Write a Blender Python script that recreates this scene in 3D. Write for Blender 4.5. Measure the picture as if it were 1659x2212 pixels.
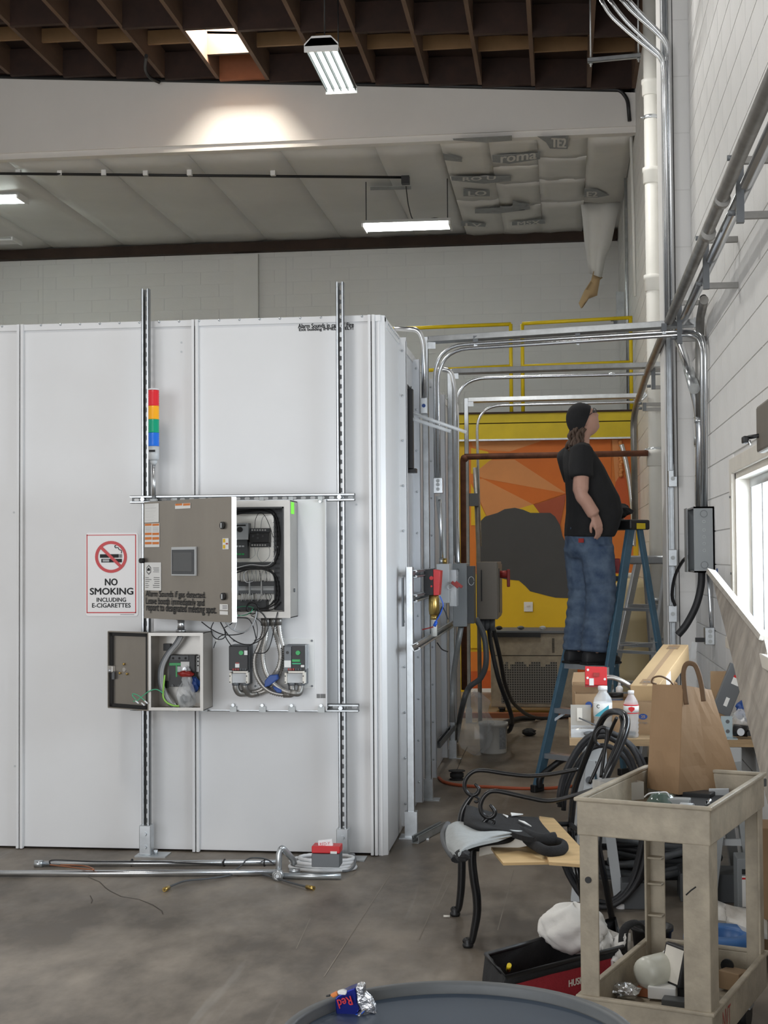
import bpy, bmesh, math, random
from mathutils import Vector, Matrix
V = Vector
random.seed(7)
scene = bpy.context.scene
col = scene.collection
for o in list(bpy.data.objects):
    bpy.data.objects.remove(o)

# ---------------------------------------------------------------- camera
FPX, CH = 3067.0, 1.6
_d = V(((1213-829.5)/FPX, -(1200-1106)/FPX, -1)).normalized()      # world +Y (down the corridor) in camera space
_a = V((-.0105, 1, 0)); _a = (_a - _d*_a.dot(_d)).normalized()       # world +Z in camera space
_r = _d.cross(_a)
CM = Matrix((_r, _d, _a))
cam_d = bpy.data.cameras.new('camera')
cam_d.sensor_fit = 'HORIZONTAL'; cam_d.sensor_width = 36; cam_d.lens = 36*FPX/1659
cam_d.clip_start = .05; cam_d.clip_end = 200
cam = bpy.data.objects.new('camera', cam_d); col.objects.link(cam)
cam.matrix_world = Matrix.Translation((0, 0, CH)) @ CM.to_4x4()
scene.camera = cam

def _ray(x, y): return CM @ V(((x-829.5)/FPX, -(y-1106)/FPX, -1))
C0 = V((0, 0, CH))
def PY(x, y, Yv): q = _ray(x, y); return C0 + q*(Yv/q.y)            # pixel onto the plane Y = Yv
def PX(x, y, Xv): q = _ray(x, y); return C0 + q*(Xv/q.x)
def PZ(x, y, Zv): q = _ray(x, y); return C0 + q*((Zv-CH)/q.z)

# ---------------------------------------------------------------- world, daylight, exposure
w = bpy.data.worlds.new('world'); scene.world = w; w.use_nodes = True
bg = w.node_tree.nodes['Background']; bg.inputs[0].default_value = (.80, .90, 1, 1); bg.inputs[1].default_value = 1.6
def area(name, loc, rot, sx, sy, e, colr):
    l = bpy.data.lights.new(name, 'AREA'); l.shape = 'RECTANGLE'; l.size = sx; l.size_y = sy; l.energy = e; l.color = colr
    o = bpy.data.objects.new(name, l); col.objects.link(o); o.location = loc; o.rotation_euler = rot
    return o
# daylight coming in through the open bay door behind the photographer and through the side window
area('bay_door_daylight', (-4.2, -5.7, 2.3), (math.radians(90), 0, 0), 8.4, 4.2, 470, (.99, .99, 1))
area('window_daylight', (1.35, 6.4, 1.62), (0, math.radians(90), 0), .85, 2.6, 170, (.80, .90, 1))
# unseen overhead fill lights, added to brighten the corridor, floor and walls
for nm, lx, ly in (('high_bay_lamp_a', -2.2, 4.2), ('high_bay_lamp_b', -5.2, 9.5), ('high_bay_lamp_c', -.5, 11.6)):
    area(nm, (lx, ly, 6.1), (0, 0, 0), .4, 1.2, {'a': 80, 'b': 230, 'c': 60}[nm[-1]], (1, .985, .95))
scene.view_settings.view_transform = 'Standard'
scene.view_settings.look = 'None'
scene.view_settings.gamma = 1
scene.view_settings.use_curve_mapping = False
scene.view_settings.exposure = 0.0

# ---------------------------------------------------------------- mesh helpers
RL = {}
def rootloc(o): return RL.get(o.name, V((0, 0, 0)))
def setp(o, label=None, cat=None, group=None, kind=None):
    if label: o['label'] = label
    if cat: o['category'] = cat
    if group: o['group'] = group
    if kind: o['kind'] = kind
    return o
def thing(name, label, cat, loc=(0, 0, 0), group=None):
    o = bpy.data.objects.new(name, None); o.empty_display_size = .05; col.objects.link(o)
    o.location = loc; RL[o.name] = V(loc)
    return setp(o, label, cat, group)
def frame(ax):
    ax = V(ax).normalized(); t = V((0, 0, 1)) if abs(ax.z) < .9 else V((0, 1, 0))
    u = ax.cross(t).normalized(); return ax, u, u.cross(ax).normalized()
def catmull(P, n=6, closed=False):
    P = [V(p) for p in P]; out = []; N = len(P)
    for i in range(N if closed else N-1):
        if closed: p0, p1, p2, p3 = P[(i-1) % N], P[i], P[(i+1) % N], P[(i+2) % N]
        else: p0, p1, p2, p3 = P[max(i-1, 0)], P[i], P[i+1], P[min(i+2, N-1)]
        for k in range(n):
            t = k/n
            out.append(.5*((2*p1)+(p2-p0)*t+(2*p0-5*p1+4*p2-p3)*t*t+(3*p1-p0-3*p2+p3)*t**3))
    if not closed: out.append(P[-1])
    return out
def fillet(P, r, n=6):
    P = [V(p) for p in P]; out = [P[0]]
    for i in range(1, len(P)-1):
        a, b, c = P[i-1], P[i], P[i+1]; d1 = (a-b); d2 = (c-b)
        rr = min(r, d1.length*.49, d2.length*.49); p = b+d1.normalized()*rr; q = b+d2.normalized()*rr
        for k in range(n+1):
            t = k/n; out.append((1-t)**2*p+2*t*(1-t)*b+t*t*q)
    out.append(P[-1]); return out
class MB:
    def __init__(s): s.v = []; s.f = []; s.sm = []
    def add(s, vs, fs, sm=False):
        n = len(s.v); s.v += [V(p) for p in vs]; s.f += [[i+n for i in f] for f in fs]; s.sm += [sm]*len(fs); return s
    def box(s, x0, x1, y0, y1, z0, z1):
        return s.add([(x0,y0,z0),(x1,y0,z0),(x1,y1,z0),(x0,y1,z0),(x0,y0,z1),(x1,y0,z1),(x1,y1,z1),(x0,y1,z1)],
              [(3,2,1,0),(4,5,6,7),(0,1,5,4),(1,2,6,5),(2,3,7,6),(3,0,4,7)])
    def obox(s, c, u, v, w_, a, b, h):
        c = V(c); u = V(u).normalized()*a; v = V(v).normalized()*b; w_ = V(w_).normalized()*h
        P = [c-u-v-w_, c+u-v-w_, c+u+v-w_, c-u+v-w_, c-u-v+w_, c+u-v+w_, c+u+v+w_, c-u+v+w_]
        return s.add(P, [(3,2,1,0),(4,5,6,7),(0,1,5,4),(1,2,6,5),(2,3,7,6),(3,0,4,7)])
    def bar(s, p0, p1, wdt, dep, side=None):
        p0, p1 = V(p0), V(p1); a, u, v = frame(p1-p0)
        if side is not None:
            u = (V(side)-a*a.dot(V(side))).normalized(); v = a.cross(u)
        return s.obox((p0+p1)/2, u, v, a, wdt/2, dep/2, (p1-p0).length/2)
    def prism(s, poly, vec):
        n = len(poly); vec = V(vec); P = [V(p) for p in poly]
        fs = [list(range(n))[::-1], list(range(n, 2*n))]+[(i, (i+1) % n, n+(i+1) % n, n+i) for i in range(n)]
        return s.add(P+[p+vec for p in P], fs)
    def tube(s, path, r, n=8, closed=False, caps=True, flat=None):
        path = [V(p) for p in path]; N = len(path)
        if N < 2: return s
        rs = r if isinstance(r, (list, tuple)) else [r]*N
        vs = []; fs = []; u = None
        for i, p in enumerate(path):
            if closed: t = path[(i+1) % N]-path[i-1]
            else: t = path[min(i+1, N-1)]-path[max(i-1, 0)]
            if t.length < 1e-9: t = V((0, 0, 1))
            t.normalize()
            if u is None: u = frame(t)[1]
            u = (u-t*t.dot(u)); u = u.normalized() if u.length > 1e-6 else frame(t)[1]
            b = t.cross(u)
            for k in range(n):
                a = 2*math.pi*k/n; vs.append(p+(u*math.cos(a)+b*math.sin(a)*(flat or 1))*rs[i])
        for i in range(N if closed else N-1):
            j = (i+1) % N
            for k in range(n):
                fs.append((i*n+k, i*n+(k+1) % n, j*n+(k+1) % n, j*n+k))
        s.add(vs, fs, True)
        if caps and not closed:
            m = len(s.v)-N*n; s.f.append([m+k for k in range(n)][::-1]); s.f.append([m+(N-1)*n+k for k in range(n)]); s.sm += [False, False]
        return s
    def cyl(s, p0, p1, r, r1=None, n=16):
        return s.tube([p0, p1], [r, r if r1 is None else r1], n)
    def lathe(s, o, ax, prof, n=20, sm=True):
        o = V(o); ax, u, v = frame(ax); vs = []; fs = []
        for (r, h) in prof:
            for k in range(n):
                a = 2*math.pi*k/n; vs.append(o+ax*h+(u*math.cos(a)+v*math.sin(a))*r)
        for i in range(len(prof)-1):
            for k in range(n): fs.append((i*n+k, i*n+(k+1) % n, (i+1)*n+(k+1) % n, (i+1)*n+k))
        s.add(vs, fs, sm)
        m = len(s.v)-len(prof)*n
        if prof[0][0] > 1e-4: s.f.append([m+k for k in range(n)][::-1]); s.sm.append(False)
        if prof[-1][0] > 1e-4: s.f.append([m+(len(prof)-1)*n+k for k in range(n)]); s.sm.append(False)
        return s
    def ball(s, c, r, n=10, m=6, sc=(1, 1, 1)):
        c = V(c); vs = []; fs = []
        for i in range(m+1):
            th = math.pi*i/m
            for k in range(n):
                a = 2*math.pi*k/n
                vs.append(c+V((r*sc[0]*math.sin(th)*math.cos(a), r*sc[1]*math.sin(th)*math.sin(a), r*sc[2]*math.cos(th))))
        for i in range(m):
            for k in range(n): fs.append((i*n+k, (i+1)*n+k, (i+1)*n+(k+1) % n, i*n+(k+1) % n))
        return s.add(vs, fs, True)
    def grid(s, G, sm=True, back=None):
        R, Cn = len(G), len(G[0]); vs = [V(p) for row in G for p in row]
        fs = [(i*Cn+j, i*Cn+j+1, (i+1)*Cn+j+1, (i+1)*Cn+j) for i in range(R-1) for j in range(Cn-1)]
        s.add(vs, fs, sm)
        if back is not None:
            b = V(back); n0 = len(s.v)-R*Cn
            s.add([p+b for p in vs], [f[::-1] for f in fs], sm); n1 = len(s.v)-R*Cn
            edge = [j for j in range(Cn)]+[i*Cn+Cn-1 for i in range(1, R)]+[(R-1)*Cn+j for j in range(Cn-2, -1, -1)]+[i*Cn for i in range(R-2, 0, -1)]
            for a in range(len(edge)):
                p, q = edge[a], edge[(a+1) % len(edge)]; s.f.append([n0+q, n0+p, n1+p, n1+q]); s.sm.append(False)
        return s
    def plate_holes(s, o, ax, wd, L, n, hw, hl, wide):
        # slotted strip: starts at o, runs along ax for L, width wide along wd, n slots of hw x hl
        o = V(o); ax = V(ax).normalized(); wd = V(wd).normalized(); P = L/n; vs = []; fs = []
        for i in range(n):
            c = o+ax*(P*(i+.5)); b = len(vs); K = 12
            for k in range(K):
                a = 2*math.pi*(k+.5)/K; ca, sa = math.cos(a), math.sin(a)
                m = 1/max(abs(ca), abs(sa)); vs.append(c+wd*(ca*m*wide/2)+ax*(sa*m*P/2))
            for k in range(K):
                a = 2*math.pi*(k+.5)/K; ca, sa = math.cos(a), math.sin(a)
                vs.append(c+wd*(ca*hw/2)+ax*(sa*hw/2+(hl-hw)/2*(1 if sa > 0 else -1)))
            for k in range(K): fs.append((b+k, b+(k+1) % K, b+K+(k+1) % K, b+K+k))
        return s.add(vs, fs)
    def strut(s, p0, p1, opn, w=.041, d=.041, slots=0, t=.0028, lips=None):
        p0, p1 = V(p0), V(p1); a = (p1-p0); L = a.length; a.normalize(); o = V(opn); o = (o-a*a.dot(o)).normalized(); sd = a.cross(o); c = (p0+p1)/2
        if slots:
            s.plate_holes(p0-o*(d/2), a, sd, L, slots, .014, .029, w); s.plate_holes(p0-o*(d/2-t), a, sd, L, slots, .014, .029, w)
        else: s.obox(c-o*(d/2-t/2), sd, o, a, w/2, t/2, L/2)
        for k in (-1, 1):
            s.obox(c+sd*k*(w/2-t/2), sd, o, a, t/2, d/2, L/2)
            l = s if lips is None else lips
            l.obox(c+sd*k*(w/2-.0045)+o*(d/2-t/2), sd, o, a, .0045, t/2, L/2)
            l.obox(c+sd*k*(w/2-.009)+o*(d/2-.005), sd, o, a, t/2, .005, L/2)
        return s
    def build(s, name, m, parent=None, label=None, cat=None, group=None, kind=None, bevel=0, subsurf=0, loc=None):
        if parent is not None: org = rootloc(parent)
        elif loc is not None: org = V(loc)
        else:
            xs = [p.x for p in s.v]; ys = [p.y for p in s.v]; zs = [p.z for p in s.v]
            org = V(((min(xs)+max(xs))/2, (min(ys)+max(ys))/2, min(zs)))
        me = bpy.data.meshes.new(name); me.from_pydata([p-org for p in s.v], [], s.f); me.update()
        me.polygons.foreach_set('use_smooth', s.sm)
        bm = bmesh.new(); bm.from_mesh(me); bmesh.ops.recalc_face_normals(bm, faces=bm.faces); bm.to_mesh(me); bm.free()
        me.materials.append(MAT[m] if isinstance(m, str) else m)
        o = bpy.data.objects.new(name, me); col.objects.link(o); RL[o.name] = org
        if parent is not None: o.parent = parent
        else: o.location = org
        if bevel:
            b = o.modifiers.new('bevel', 'BEVEL'); b.width = bevel; b.segments = 2; b.limit_method = 'ANGLE'
        if subsurf:
            b = o.modifiers.new('subsurf', 'SUBSURF'); b.levels = subsurf; b.render_levels = subsurf
        return setp(o, label, cat, group, kind)
def text(name, body, p00, ux, uy, wd, ht, m, parent, bold=0, lift=(0, 0, 0)):
    """flat lettering fitted into the rectangle p00 + ux*wd + uy*ht"""
    cu = bpy.data.curves.new(name, 'FONT'); cu.body = body; cu.size = 1; cu.resolution_u = 3
    t = bpy.data.objects.new(name, cu); col.objects.link(t)
    bpy.context.view_layer.update()
    me = bpy.data.meshes.new_from_object(t.evaluated_get(bpy.context.evaluated_depsgraph_get()))
    bpy.data.objects.remove(t)
    xs = [v.co.x for v in me.vertices]; ys = [v.co.y for v in me.vertices]
    if not xs: return None
    x0, x1, y0, y1 = min(xs), max(xs), min(ys), max(ys); org = rootloc(parent)
    ux, uy, p00, lift = V(ux), V(uy), V(p00), V(lift)
    for v in me.vertices:
        a = (v.co.x-x0)/max(x1-x0, 1e-6)*wd; b = (v.co.y-y0)/max(y1-y0, 1e-6)*ht
        v.co = p00+ux*a+uy*b+lift-org
    if bold:                                         # heavier strokes: slightly shifted copies of the same glyphs
        k = bold*ht; nv = [v.co.copy() for v in me.vertices]; pf = [tuple(p.vertices) for p in me.polygons]; V2, F2 = [], []
        nz_ = ux.cross(uy)*.00015
        for q_, (sx, sy) in enumerate(((-1, 0), (1, 0), (0, -.7), (0, .7))):
            n0 = len(V2); V2 += [c+ux*(k*sx)+uy*(k*sy)+nz_*q_ for c in nv]; F2 += [tuple(i+n0 for i in f) for f in pf]
        me = bpy.data.meshes.new(name); me.from_pydata(V2, [], F2); me.update()
    me.name = name; me.materials.clear(); me.materials.append(MAT[m])
    o = bpy.data.objects.new(name, me); col.objects.link(o); o.parent = parent; RL[o.name] = org
    return o
def copy_tree(o, delta, label=None, group=None, parent=None):
    c = o.copy(); col.objects.link(c)
    if parent is None:
        c.location = o.location+V(delta); RL[c.name] = rootloc(o)+V(delta)
        if label: c['label'] = label
        if group: c['group'] = group
    else:
        c.parent = parent; c.matrix_parent_inverse.identity()
    for ch in list(o.children): copy_tree(ch, delta, parent=c)
    return c

# ---------------------------------------------------------------- materials
MAT = {}
def mat(name, c, rough=.5, metal=0, var=.0, vs=4, c2=None, bump=0, bs=40, emit=0, trans=0, alpha=1, aniso=None, spec=.5, detail=4):
    m = bpy.data.materials.new(name); m.use_nodes = True; nt = m.node_tree; b = nt.nodes['Principled BSDF']
    b.inputs['Base Color'].default_value = (*c, 1); b.inputs['Roughness'].default_value = rough; b.inputs['Metallic'].default_value = metal
    b.inputs['Specular IOR Level'].default_value = spec
    if trans: b.inputs['Transmission Weight'].default_value = trans
    if alpha < 1: b.inputs['Alpha'].default_value = alpha
    if emit: b.inputs['Emission Color'].default_value = (*c, 1); b.inputs['Emission Strength'].default_value = emit
    if var or c2 or bump or aniso:
        tc = nt.nodes.new('ShaderNodeTexCoord'); mp = nt.nodes.new('ShaderNodeMapping'); nt.links.new(tc.outputs['Object'], mp.inputs[0])
        if aniso: mp.inputs['Scale'].default_value = aniso
    if var or c2:
        n = nt.nodes.new('ShaderNodeTexNoise'); n.inputs['Scale'].default_value = vs; n.inputs['Detail'].default_value = detail; n.inputs['Roughness'].default_value = .6
        nt.links.new(mp.outputs[0], n.inputs['Vector'])
        r = nt.nodes.new('ShaderNodeValToRGB'); r.color_ramp.elements[0].position = .3; r.color_ramp.elements[1].position = .7
        k = c2 or tuple(max(0, x*(1-var)) for x in c)
        r.color_ramp.elements[0].color = (*k, 1); r.color_ramp.elements[1].color = (*c, 1)
        nt.links.new(n.outputs['Fac'], r.inputs[0]); nt.links.new(r.outputs[0], b.inputs['Base Color'])
    if bump:
        n2 = nt.nodes.new('ShaderNodeTexNoise'); n2.inputs['Scale'].default_value = bs; n2.inputs['Detail'].default_value = 5
        nt.links.new(mp.outputs[0], n2.inputs['Vector'])
        bp = nt.nodes.new('ShaderNodeBump'); bp.inputs['Strength'].default_value = bump; bp.inputs['Distance'].default_value = .01
        nt.links.new(n2.outputs['Fac'], bp.inputs['Height']); nt.links.new(bp.outputs[0], b.inputs['Normal'])
    MAT[name] = m; return m
mat('booth_white', (.735, .735, .735), .38, 0, .05, 1.5)
mat('booth_side', (.72, .74, .77), .36, .35, .10, 2, aniso=(1, 1, .15))
mat('galv', (.62, .65, .67), .34, .85, .22, 14)
mat('galv_dull', (.46, .48, .48), .5, .6, .25, 9)
mat('emt', (.68, .70, .72), .25, .95, .08, 5)
mat('emt_old', (.34, .33, .31), .42, .75, .35, 6)
mat('stainless', (.40, .37, .33), .33, .8, .14, 3, aniso=(1, 1, .3))
mat('stainless_lt', (.62, .60, .57), .3, .8, .10, 3)
mat('stainless_dim', (.22, .195, .165), .5, .4, .12, 3)
mat('steel_lip', (.40, .385, .36), .38, .6, .15, 5)
mat('galv_shaded', (.20, .205, .205), .5, .5, .2, 14)  # darker copy of galv: paints the shade inside the open strut channels
mat('paint_wall', (.80, .79, .77), .65, 0, .07, 1.2, bump=.12, bs=60)
mat('paint_block', (.82, .81, .79), .6, 0, .06, 3, bump=.15, bs=70)
mat('block_back', (.80, .79, .76), .7, 0, .12, .8, bump=.15, bs=50)
mat('mortar', (.70, .69, .67), .8)
mat('bag_handle', (.13, .075, .038), .8)
mat('mortar_dark', (.68, .67, .65), .9)
mat('white_paint', (.83, .82, .80), .5, 0, .04, 3)
mat('girder', (.78, .75, .71), .6, 0, .05, 1.2, bump=.05, bs=30)
mat('insul', (.75, .74, .71), .55, 0, .10, .9, bump=.35, bs=3)
mat('insul2', (.76, .74, .69), .55, 0, .10, 2, bump=.4, bs=4)
mat('print_grey', (.36, .37, .37), .6, 0, .3, 10)
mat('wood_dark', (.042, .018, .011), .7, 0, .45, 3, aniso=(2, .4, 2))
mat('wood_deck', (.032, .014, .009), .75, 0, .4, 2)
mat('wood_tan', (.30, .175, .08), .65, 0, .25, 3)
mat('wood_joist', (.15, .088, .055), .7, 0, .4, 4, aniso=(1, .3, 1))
mat('wood_red', (.35, .12, .05), .6, 0, .3, 3)
mat('ledger', (.05, .028, .018), .8, 0, .4, 3)
mat('black', (.012, .012, .013), .45)
mat('black_matte', (.02, .02, .021), .8)
mat('black_gloss', (.01, .01, .011), .22)
mat('rubber', (.018, .018, .02), .55)
mat('dark_grey', (.08, .085, .09), .5)
mat('grey_box', (.27, .29, .30), .42, .1, .08, 4)
mat('grey_dk', (.14, .15, .16), .45, .2)
mat('grey_lt', (.52, .54, .55), .45)
mat('yellow', (.78, .58, .01), .45, 0, .12, 3)
mat('mur_yellow', (.80, .52, .015), .55, 0, .06, 3)
mat('fascia_yellow', (.72, .55, .005), .5, 0, .15, 4)
mat('mur_orange', (.75, .22, .03), .55, 0, .08, 4)
mat('mur_deep', (.70, .17, .015), .55, 0, .08, 4)
mat('mur_peach', (.72, .30, .10), .55, 0, .08, 4)
mat('mur_red', (.42, .085, .03), .55, 0, .08, 4)
mat('mur_redor', (.60, .11, .02), .55, 0, .08, 4)
mat('mur_grey', (.065, .067, .07), .6, 0, .1, 3)
mat('rust', (.19, .07, .035), .7, .2, .5, 12)
mat('red', (.62, .02, .025), .4)
mat('red_dark', (.35, .03, .025), .45)
mat('fabric_red', (.35, .02, .03), .9, 0, .2, 30, bump=.3, bs=200)
mat('fabric_black', (.015, .015, .016), .95, 0, .3, 40, bump=.3, bs=200)
mat('fabric_white', (.72, .70, .66), .95, 0, .08, 6, bump=.9, bs=14)
mat('blue', (.02, .07, .28), .45)
mat('blue_plastic', (.03, .13, .36), .45, 0, .1, 5)
mat('blue_bright', (.02, .13, .75), .3)
mat('green', (.02, .35, .09), .4)
mat('lime', (.25, .95, .06), .6)
mat('paper', (.80, .80, .78), .7)
mat('ink', (.015, .016, .018), .7)
mat('ink_dim', (.20, .20, .20), .7)
mat('sign_white', (.86, .85, .85), .35)
mat('sign_red', (.60, .025, .03), .4)
mat('orange_lbl', (.72, .22, .05), .6)
mat('screen', (.10, .105, .11), .2)
mat('brass', (.55, .38, .12), .3, .9, .1, 10)
mat('kraft', (.36, .24, .135), .8, 0, .10, 5, bump=.1, bs=30)
mat('kraft_dk', (.30, .19, .10), .85, 0, .12, 6)
mat('kraft_lt', (.52, .36, .19), .8, 0, .08, 4)
mat('bag', (.31, .195, .105), .75, 0, .08, 6, bump=.25, bs=9)
mat('ply', (.62, .42, .20), .6, 0, .25, 5, aniso=(.5, 3, 3))
mat('ply_edge', (.48, .33, .18), .7, 0, .3, 30, aniso=(.3, .3, 4))
mat('board_rough', (.48, .43, .37), .8, 0, .45, 9, aniso=(1.5, 1.5, .22), bump=.5, bs=25)
mat('board_edge', (.52, .48, .42), .75, 0, .2, 25, bump=.5, bs=60)
mat('cart', (.46, .40, .305), .55, 0, .34, 11, bump=.12, bs=60)
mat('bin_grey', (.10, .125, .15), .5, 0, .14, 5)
mat('bin_rim', (.14, .15, .155), .55, 0, .15, 10)
mat('steel_dark', (.035, .034, .034), .33, .7)
mat('ladder_blue', (.075, .16, .23), .45, 0, .25, 10)
mat('alu', (.58, .60, .62), .35, .8, .12, 9)
mat('tan_tank', (.60, .50, .30), .5, 0, .06, 2)
mat('bucket', (.68, .67, .63), .5, 0, .12, 4)
mat('skin', (.56, .32, .24), .55, 0, .1, 12)
mat('hair', (.10, .06, .04), .7, 0, .4, 40)
mat('shirt', (.014, .014, .015), .9, 0, .3, 8, bump=.25, bs=12)
mat('denim', (.035, .062, .12), .85, 0, 0, 9, c2=(.13, .18, .25), bump=.3, bs=14)
mat('shoe', (.02, .02, .022), .6)
mat('cream', (.78, .74, .66), .5, 0, .1, 6)
mat('pipe_white', (.78, .77, .72), .45, 0, .06, 5)
mat('lamp_white', (.88, .88, .87), .4)
mat('tube_on', (.90, 1.0, .96), .3, emit=30)
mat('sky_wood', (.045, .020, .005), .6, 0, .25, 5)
mat('reflector', (.06, .062, .064), .4)
mat('tube_hi', (.90, 1.0, .96), .3, emit=7)
mat('lining', (.40, .42, .42), .9, 0, .15, 8, bump=.5, bs=20)
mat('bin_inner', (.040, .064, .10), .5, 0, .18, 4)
mat('skylight_on', (1.0, .93, .82), .3, emit=150)
mat('glass', (.9, .95, .96), .03, trans=1)
def clear(name, c, f, rough=.06):
    m = bpy.data.materials.new(name); m.use_nodes = True; nt = m.node_tree; b = nt.nodes['Principled BSDF']; out = nt.nodes['Material Output']
    b.inputs['Base Color'].default_value = (*c, 1); b.inputs['Roughness'].default_value = rough
    t = nt.nodes.new('ShaderNodeBsdfTransparent'); mx = nt.nodes.new('ShaderNodeMixShader'); mx.inputs[0].default_value = f
    nt.links.new(t.outputs[0], mx.inputs[1]); nt.links.new(b.outputs[0], mx.inputs[2]); nt.links.new(mx.outputs[0], out.inputs[0]); MAT[name] = m
clear('clear_plastic', (.85, .88, .9), .35)
clear('clear_thin', (.8, .83, .86), .22)
clear('clear_tank', (.62, .60, .55), .55)
mat('led_red', (.65, .02, .03), .2, emit=.12)
mat('led_amber', (.85, .38, .01), .2, emit=.12)
mat('led_green', (.0, .30, .16), .2, emit=.12)
mat('led_blue', (.01, .14, .62), .2, emit=.12)
mat('pipe_copper', (.42, .18, .10), .4, .8)
mat('wire_green', (.05, .40, .20), .5)
mat('wire_yellowgreen', (.30, .60, .10), .5)
mat('wire_grey', (.40, .41, .42), .5)
mat('wire_white', (.75, .76, .77), .5)
mat('cord_orange', (.45, .09, .03), .5)
mat('foil', (.72, .73, .74), .15, .9, bump=.8, bs=40)
mat('can_blue', (.01, .02, .22), .25, .6)
mat('can_silver', (.6, .6, .62), .22, .9, bump=.5, bs=60)
mat('glass_green', (.10, .14, .12), .1)

def mottled_floor():
    m = bpy.data.materials.new('concrete_floor'); m.use_nodes = True; nt = m.node_tree; b = nt.nodes['Principled BSDF']
    N = nt.nodes.new; L = nt.links.new
    tc = N('ShaderNodeTexCoord'); mp = N('ShaderNodeMapping'); L(tc.outputs['Object'], mp.inputs[0]); mp.inputs['Scale'].default_value = (1, .55, 1)
    n1 = N('ShaderNodeTexNoise'); n1.inputs['Scale'].default_value = 1.7; n1.inputs['Detail'].default_value = 8; n1.inputs['Roughness'].default_value = .62
    n2 = N('ShaderNodeTexNoise'); n2.inputs['Scale'].default_value = 9; n2.inputs['Detail'].default_value = 6
    L(mp.outputs[0], n1.inputs[0]); L(mp.outputs[0], n2.inputs[0])
    r1 = N('ShaderNodeValToRGB'); r1.color_ramp.elements[0].position = .40; r1.color_ramp.elements[1].position = .62
    r1.color_ramp.elements[0].color = (.115, .094, .072, 1); r1.color_ramp.elements[1].color = (.30, .255, .205, 1)
    r2 = N('ShaderNodeValToRGB'); r2.color_ramp.elements[0].position = .3; r2.color_ramp.elements[0].color = (.72, .72, .72, 1); r2.color_ramp.elements[1].position = .7
    mx = N('ShaderNodeMixRGB'); mx.blend_type = 'MULTIPLY'; mx.inputs[0].default_value = .8
    L(n1.outputs['Fac'], r1.inputs[0]); L(n2.outputs['Fac'], r2.inputs[0]); L(r1.outputs[0], mx.inputs[1]); L(r2.outputs[0], mx.inputs[2])
    # pale scuff streaks
    mp2 = N('ShaderNodeMapping'); L(tc.outputs['Object'], mp2.inputs[0]); mp2.inputs['Rotation'].default_value = (0, 0, .25); mp2.inputs['Scale'].default_value = (7, .35, 1)
    n3 = N('ShaderNodeTexNoise'); n3.inputs['Scale'].default_value = 1.3; n3.inputs['Detail'].default_value = 3; L(mp2.outputs[0], n3.inputs[0])
    r3 = N('ShaderNodeValToRGB'); r3.color_ramp.elements[0].position = .66; r3.color_ramp.elements[0].color = (0, 0, 0, 1); r3.color_ramp.elements[1].position = .74; r3.color_ramp.elements[1].color = (.35, .35, .35, 1)
    L(n3.outputs['Fac'], r3.inputs[0])
    mx2 = N('ShaderNodeMixRGB'); L(r3.outputs[0], mx2.inputs[0]); L(mx.outputs[0], mx2.inputs[1]); mx2.inputs[2].default_value = (.33, .31, .28, 1)
    L(mx2.outputs[0], b.inputs['Base Color'])
    rr = N('ShaderNodeMapRange'); rr.inputs[3].default_value = .38; rr.inputs[4].default_value = .62; L(n2.outputs['Fac'], rr.inputs[0]); L(rr.outputs[0], b.inputs['Roughness'])
    bp = N('ShaderNodeBump'); bp.inputs['Strength'].default_value = .08; L(n2.outputs['Fac'], bp.inputs['Height']); L(bp.outputs[0], b.inputs['Normal'])
    MAT['concrete_floor'] = m
mottled_floor()
def dotted(name, base, dark, k):
    m = bpy.data.materials.new(name); m.use_nodes = True; nt = m.node_tree; b = nt.nodes['Principled BSDF']; N = nt.nodes.new; L = nt.links.new
    tc = N('ShaderNodeTexCoord'); sp = N('ShaderNodeSeparateXYZ'); L(tc.outputs['Object'], sp.inputs[0]); outs = []
    for ax in ('X', 'Z'):
        a = N('ShaderNodeMath'); a.operation = 'MULTIPLY'; a.inputs[1].default_value = k; L(sp.outputs[ax], a.inputs[0])
        s_ = N('ShaderNodeMath'); s_.operation = 'SINE'; L(a.outputs[0], s_.inputs[0]); s2 = N('ShaderNodeMath'); s2.operation = 'GREATER_THAN'; s2.inputs[1].default_value = -.35; L(s_.outputs[0], s2.inputs[0]); outs.append(s2)
    mu = N('ShaderNodeMath'); mu.operation = 'MULTIPLY'; L(outs[0].outputs[0], mu.inputs[0]); L(outs[1].outputs[0], mu.inputs[1])
    mx = N('ShaderNodeMixRGB'); mx.inputs[1].default_value = (*base, 1); mx.inputs[2].default_value = (*dark, 1); L(mu.outputs[0], mx.inputs[0]); L(mx.outputs[0], b.inputs['Base Color']); b.inputs['Roughness'].default_value = .6
    MAT[name] = m
dotted('perforated', (.24, .23, .21), (.03, .03, .03), 2*math.pi/.024)
def ribbed(name, c, c2, scale):
    m = mat(name, c, .35, .7); nt = m.node_tree; b = nt.nodes['Principled BSDF']; return m
# ================================================================ the setting
XR, YG, YBK, YM = .9, 16.3, 21.5, 16.8
B = MB
fl = B().box(-9, XR+.2, -6, 21.7, -.1, 0).build('floor', 'concrete_floor', kind='structure', loc=(0, 0, 0))
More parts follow.
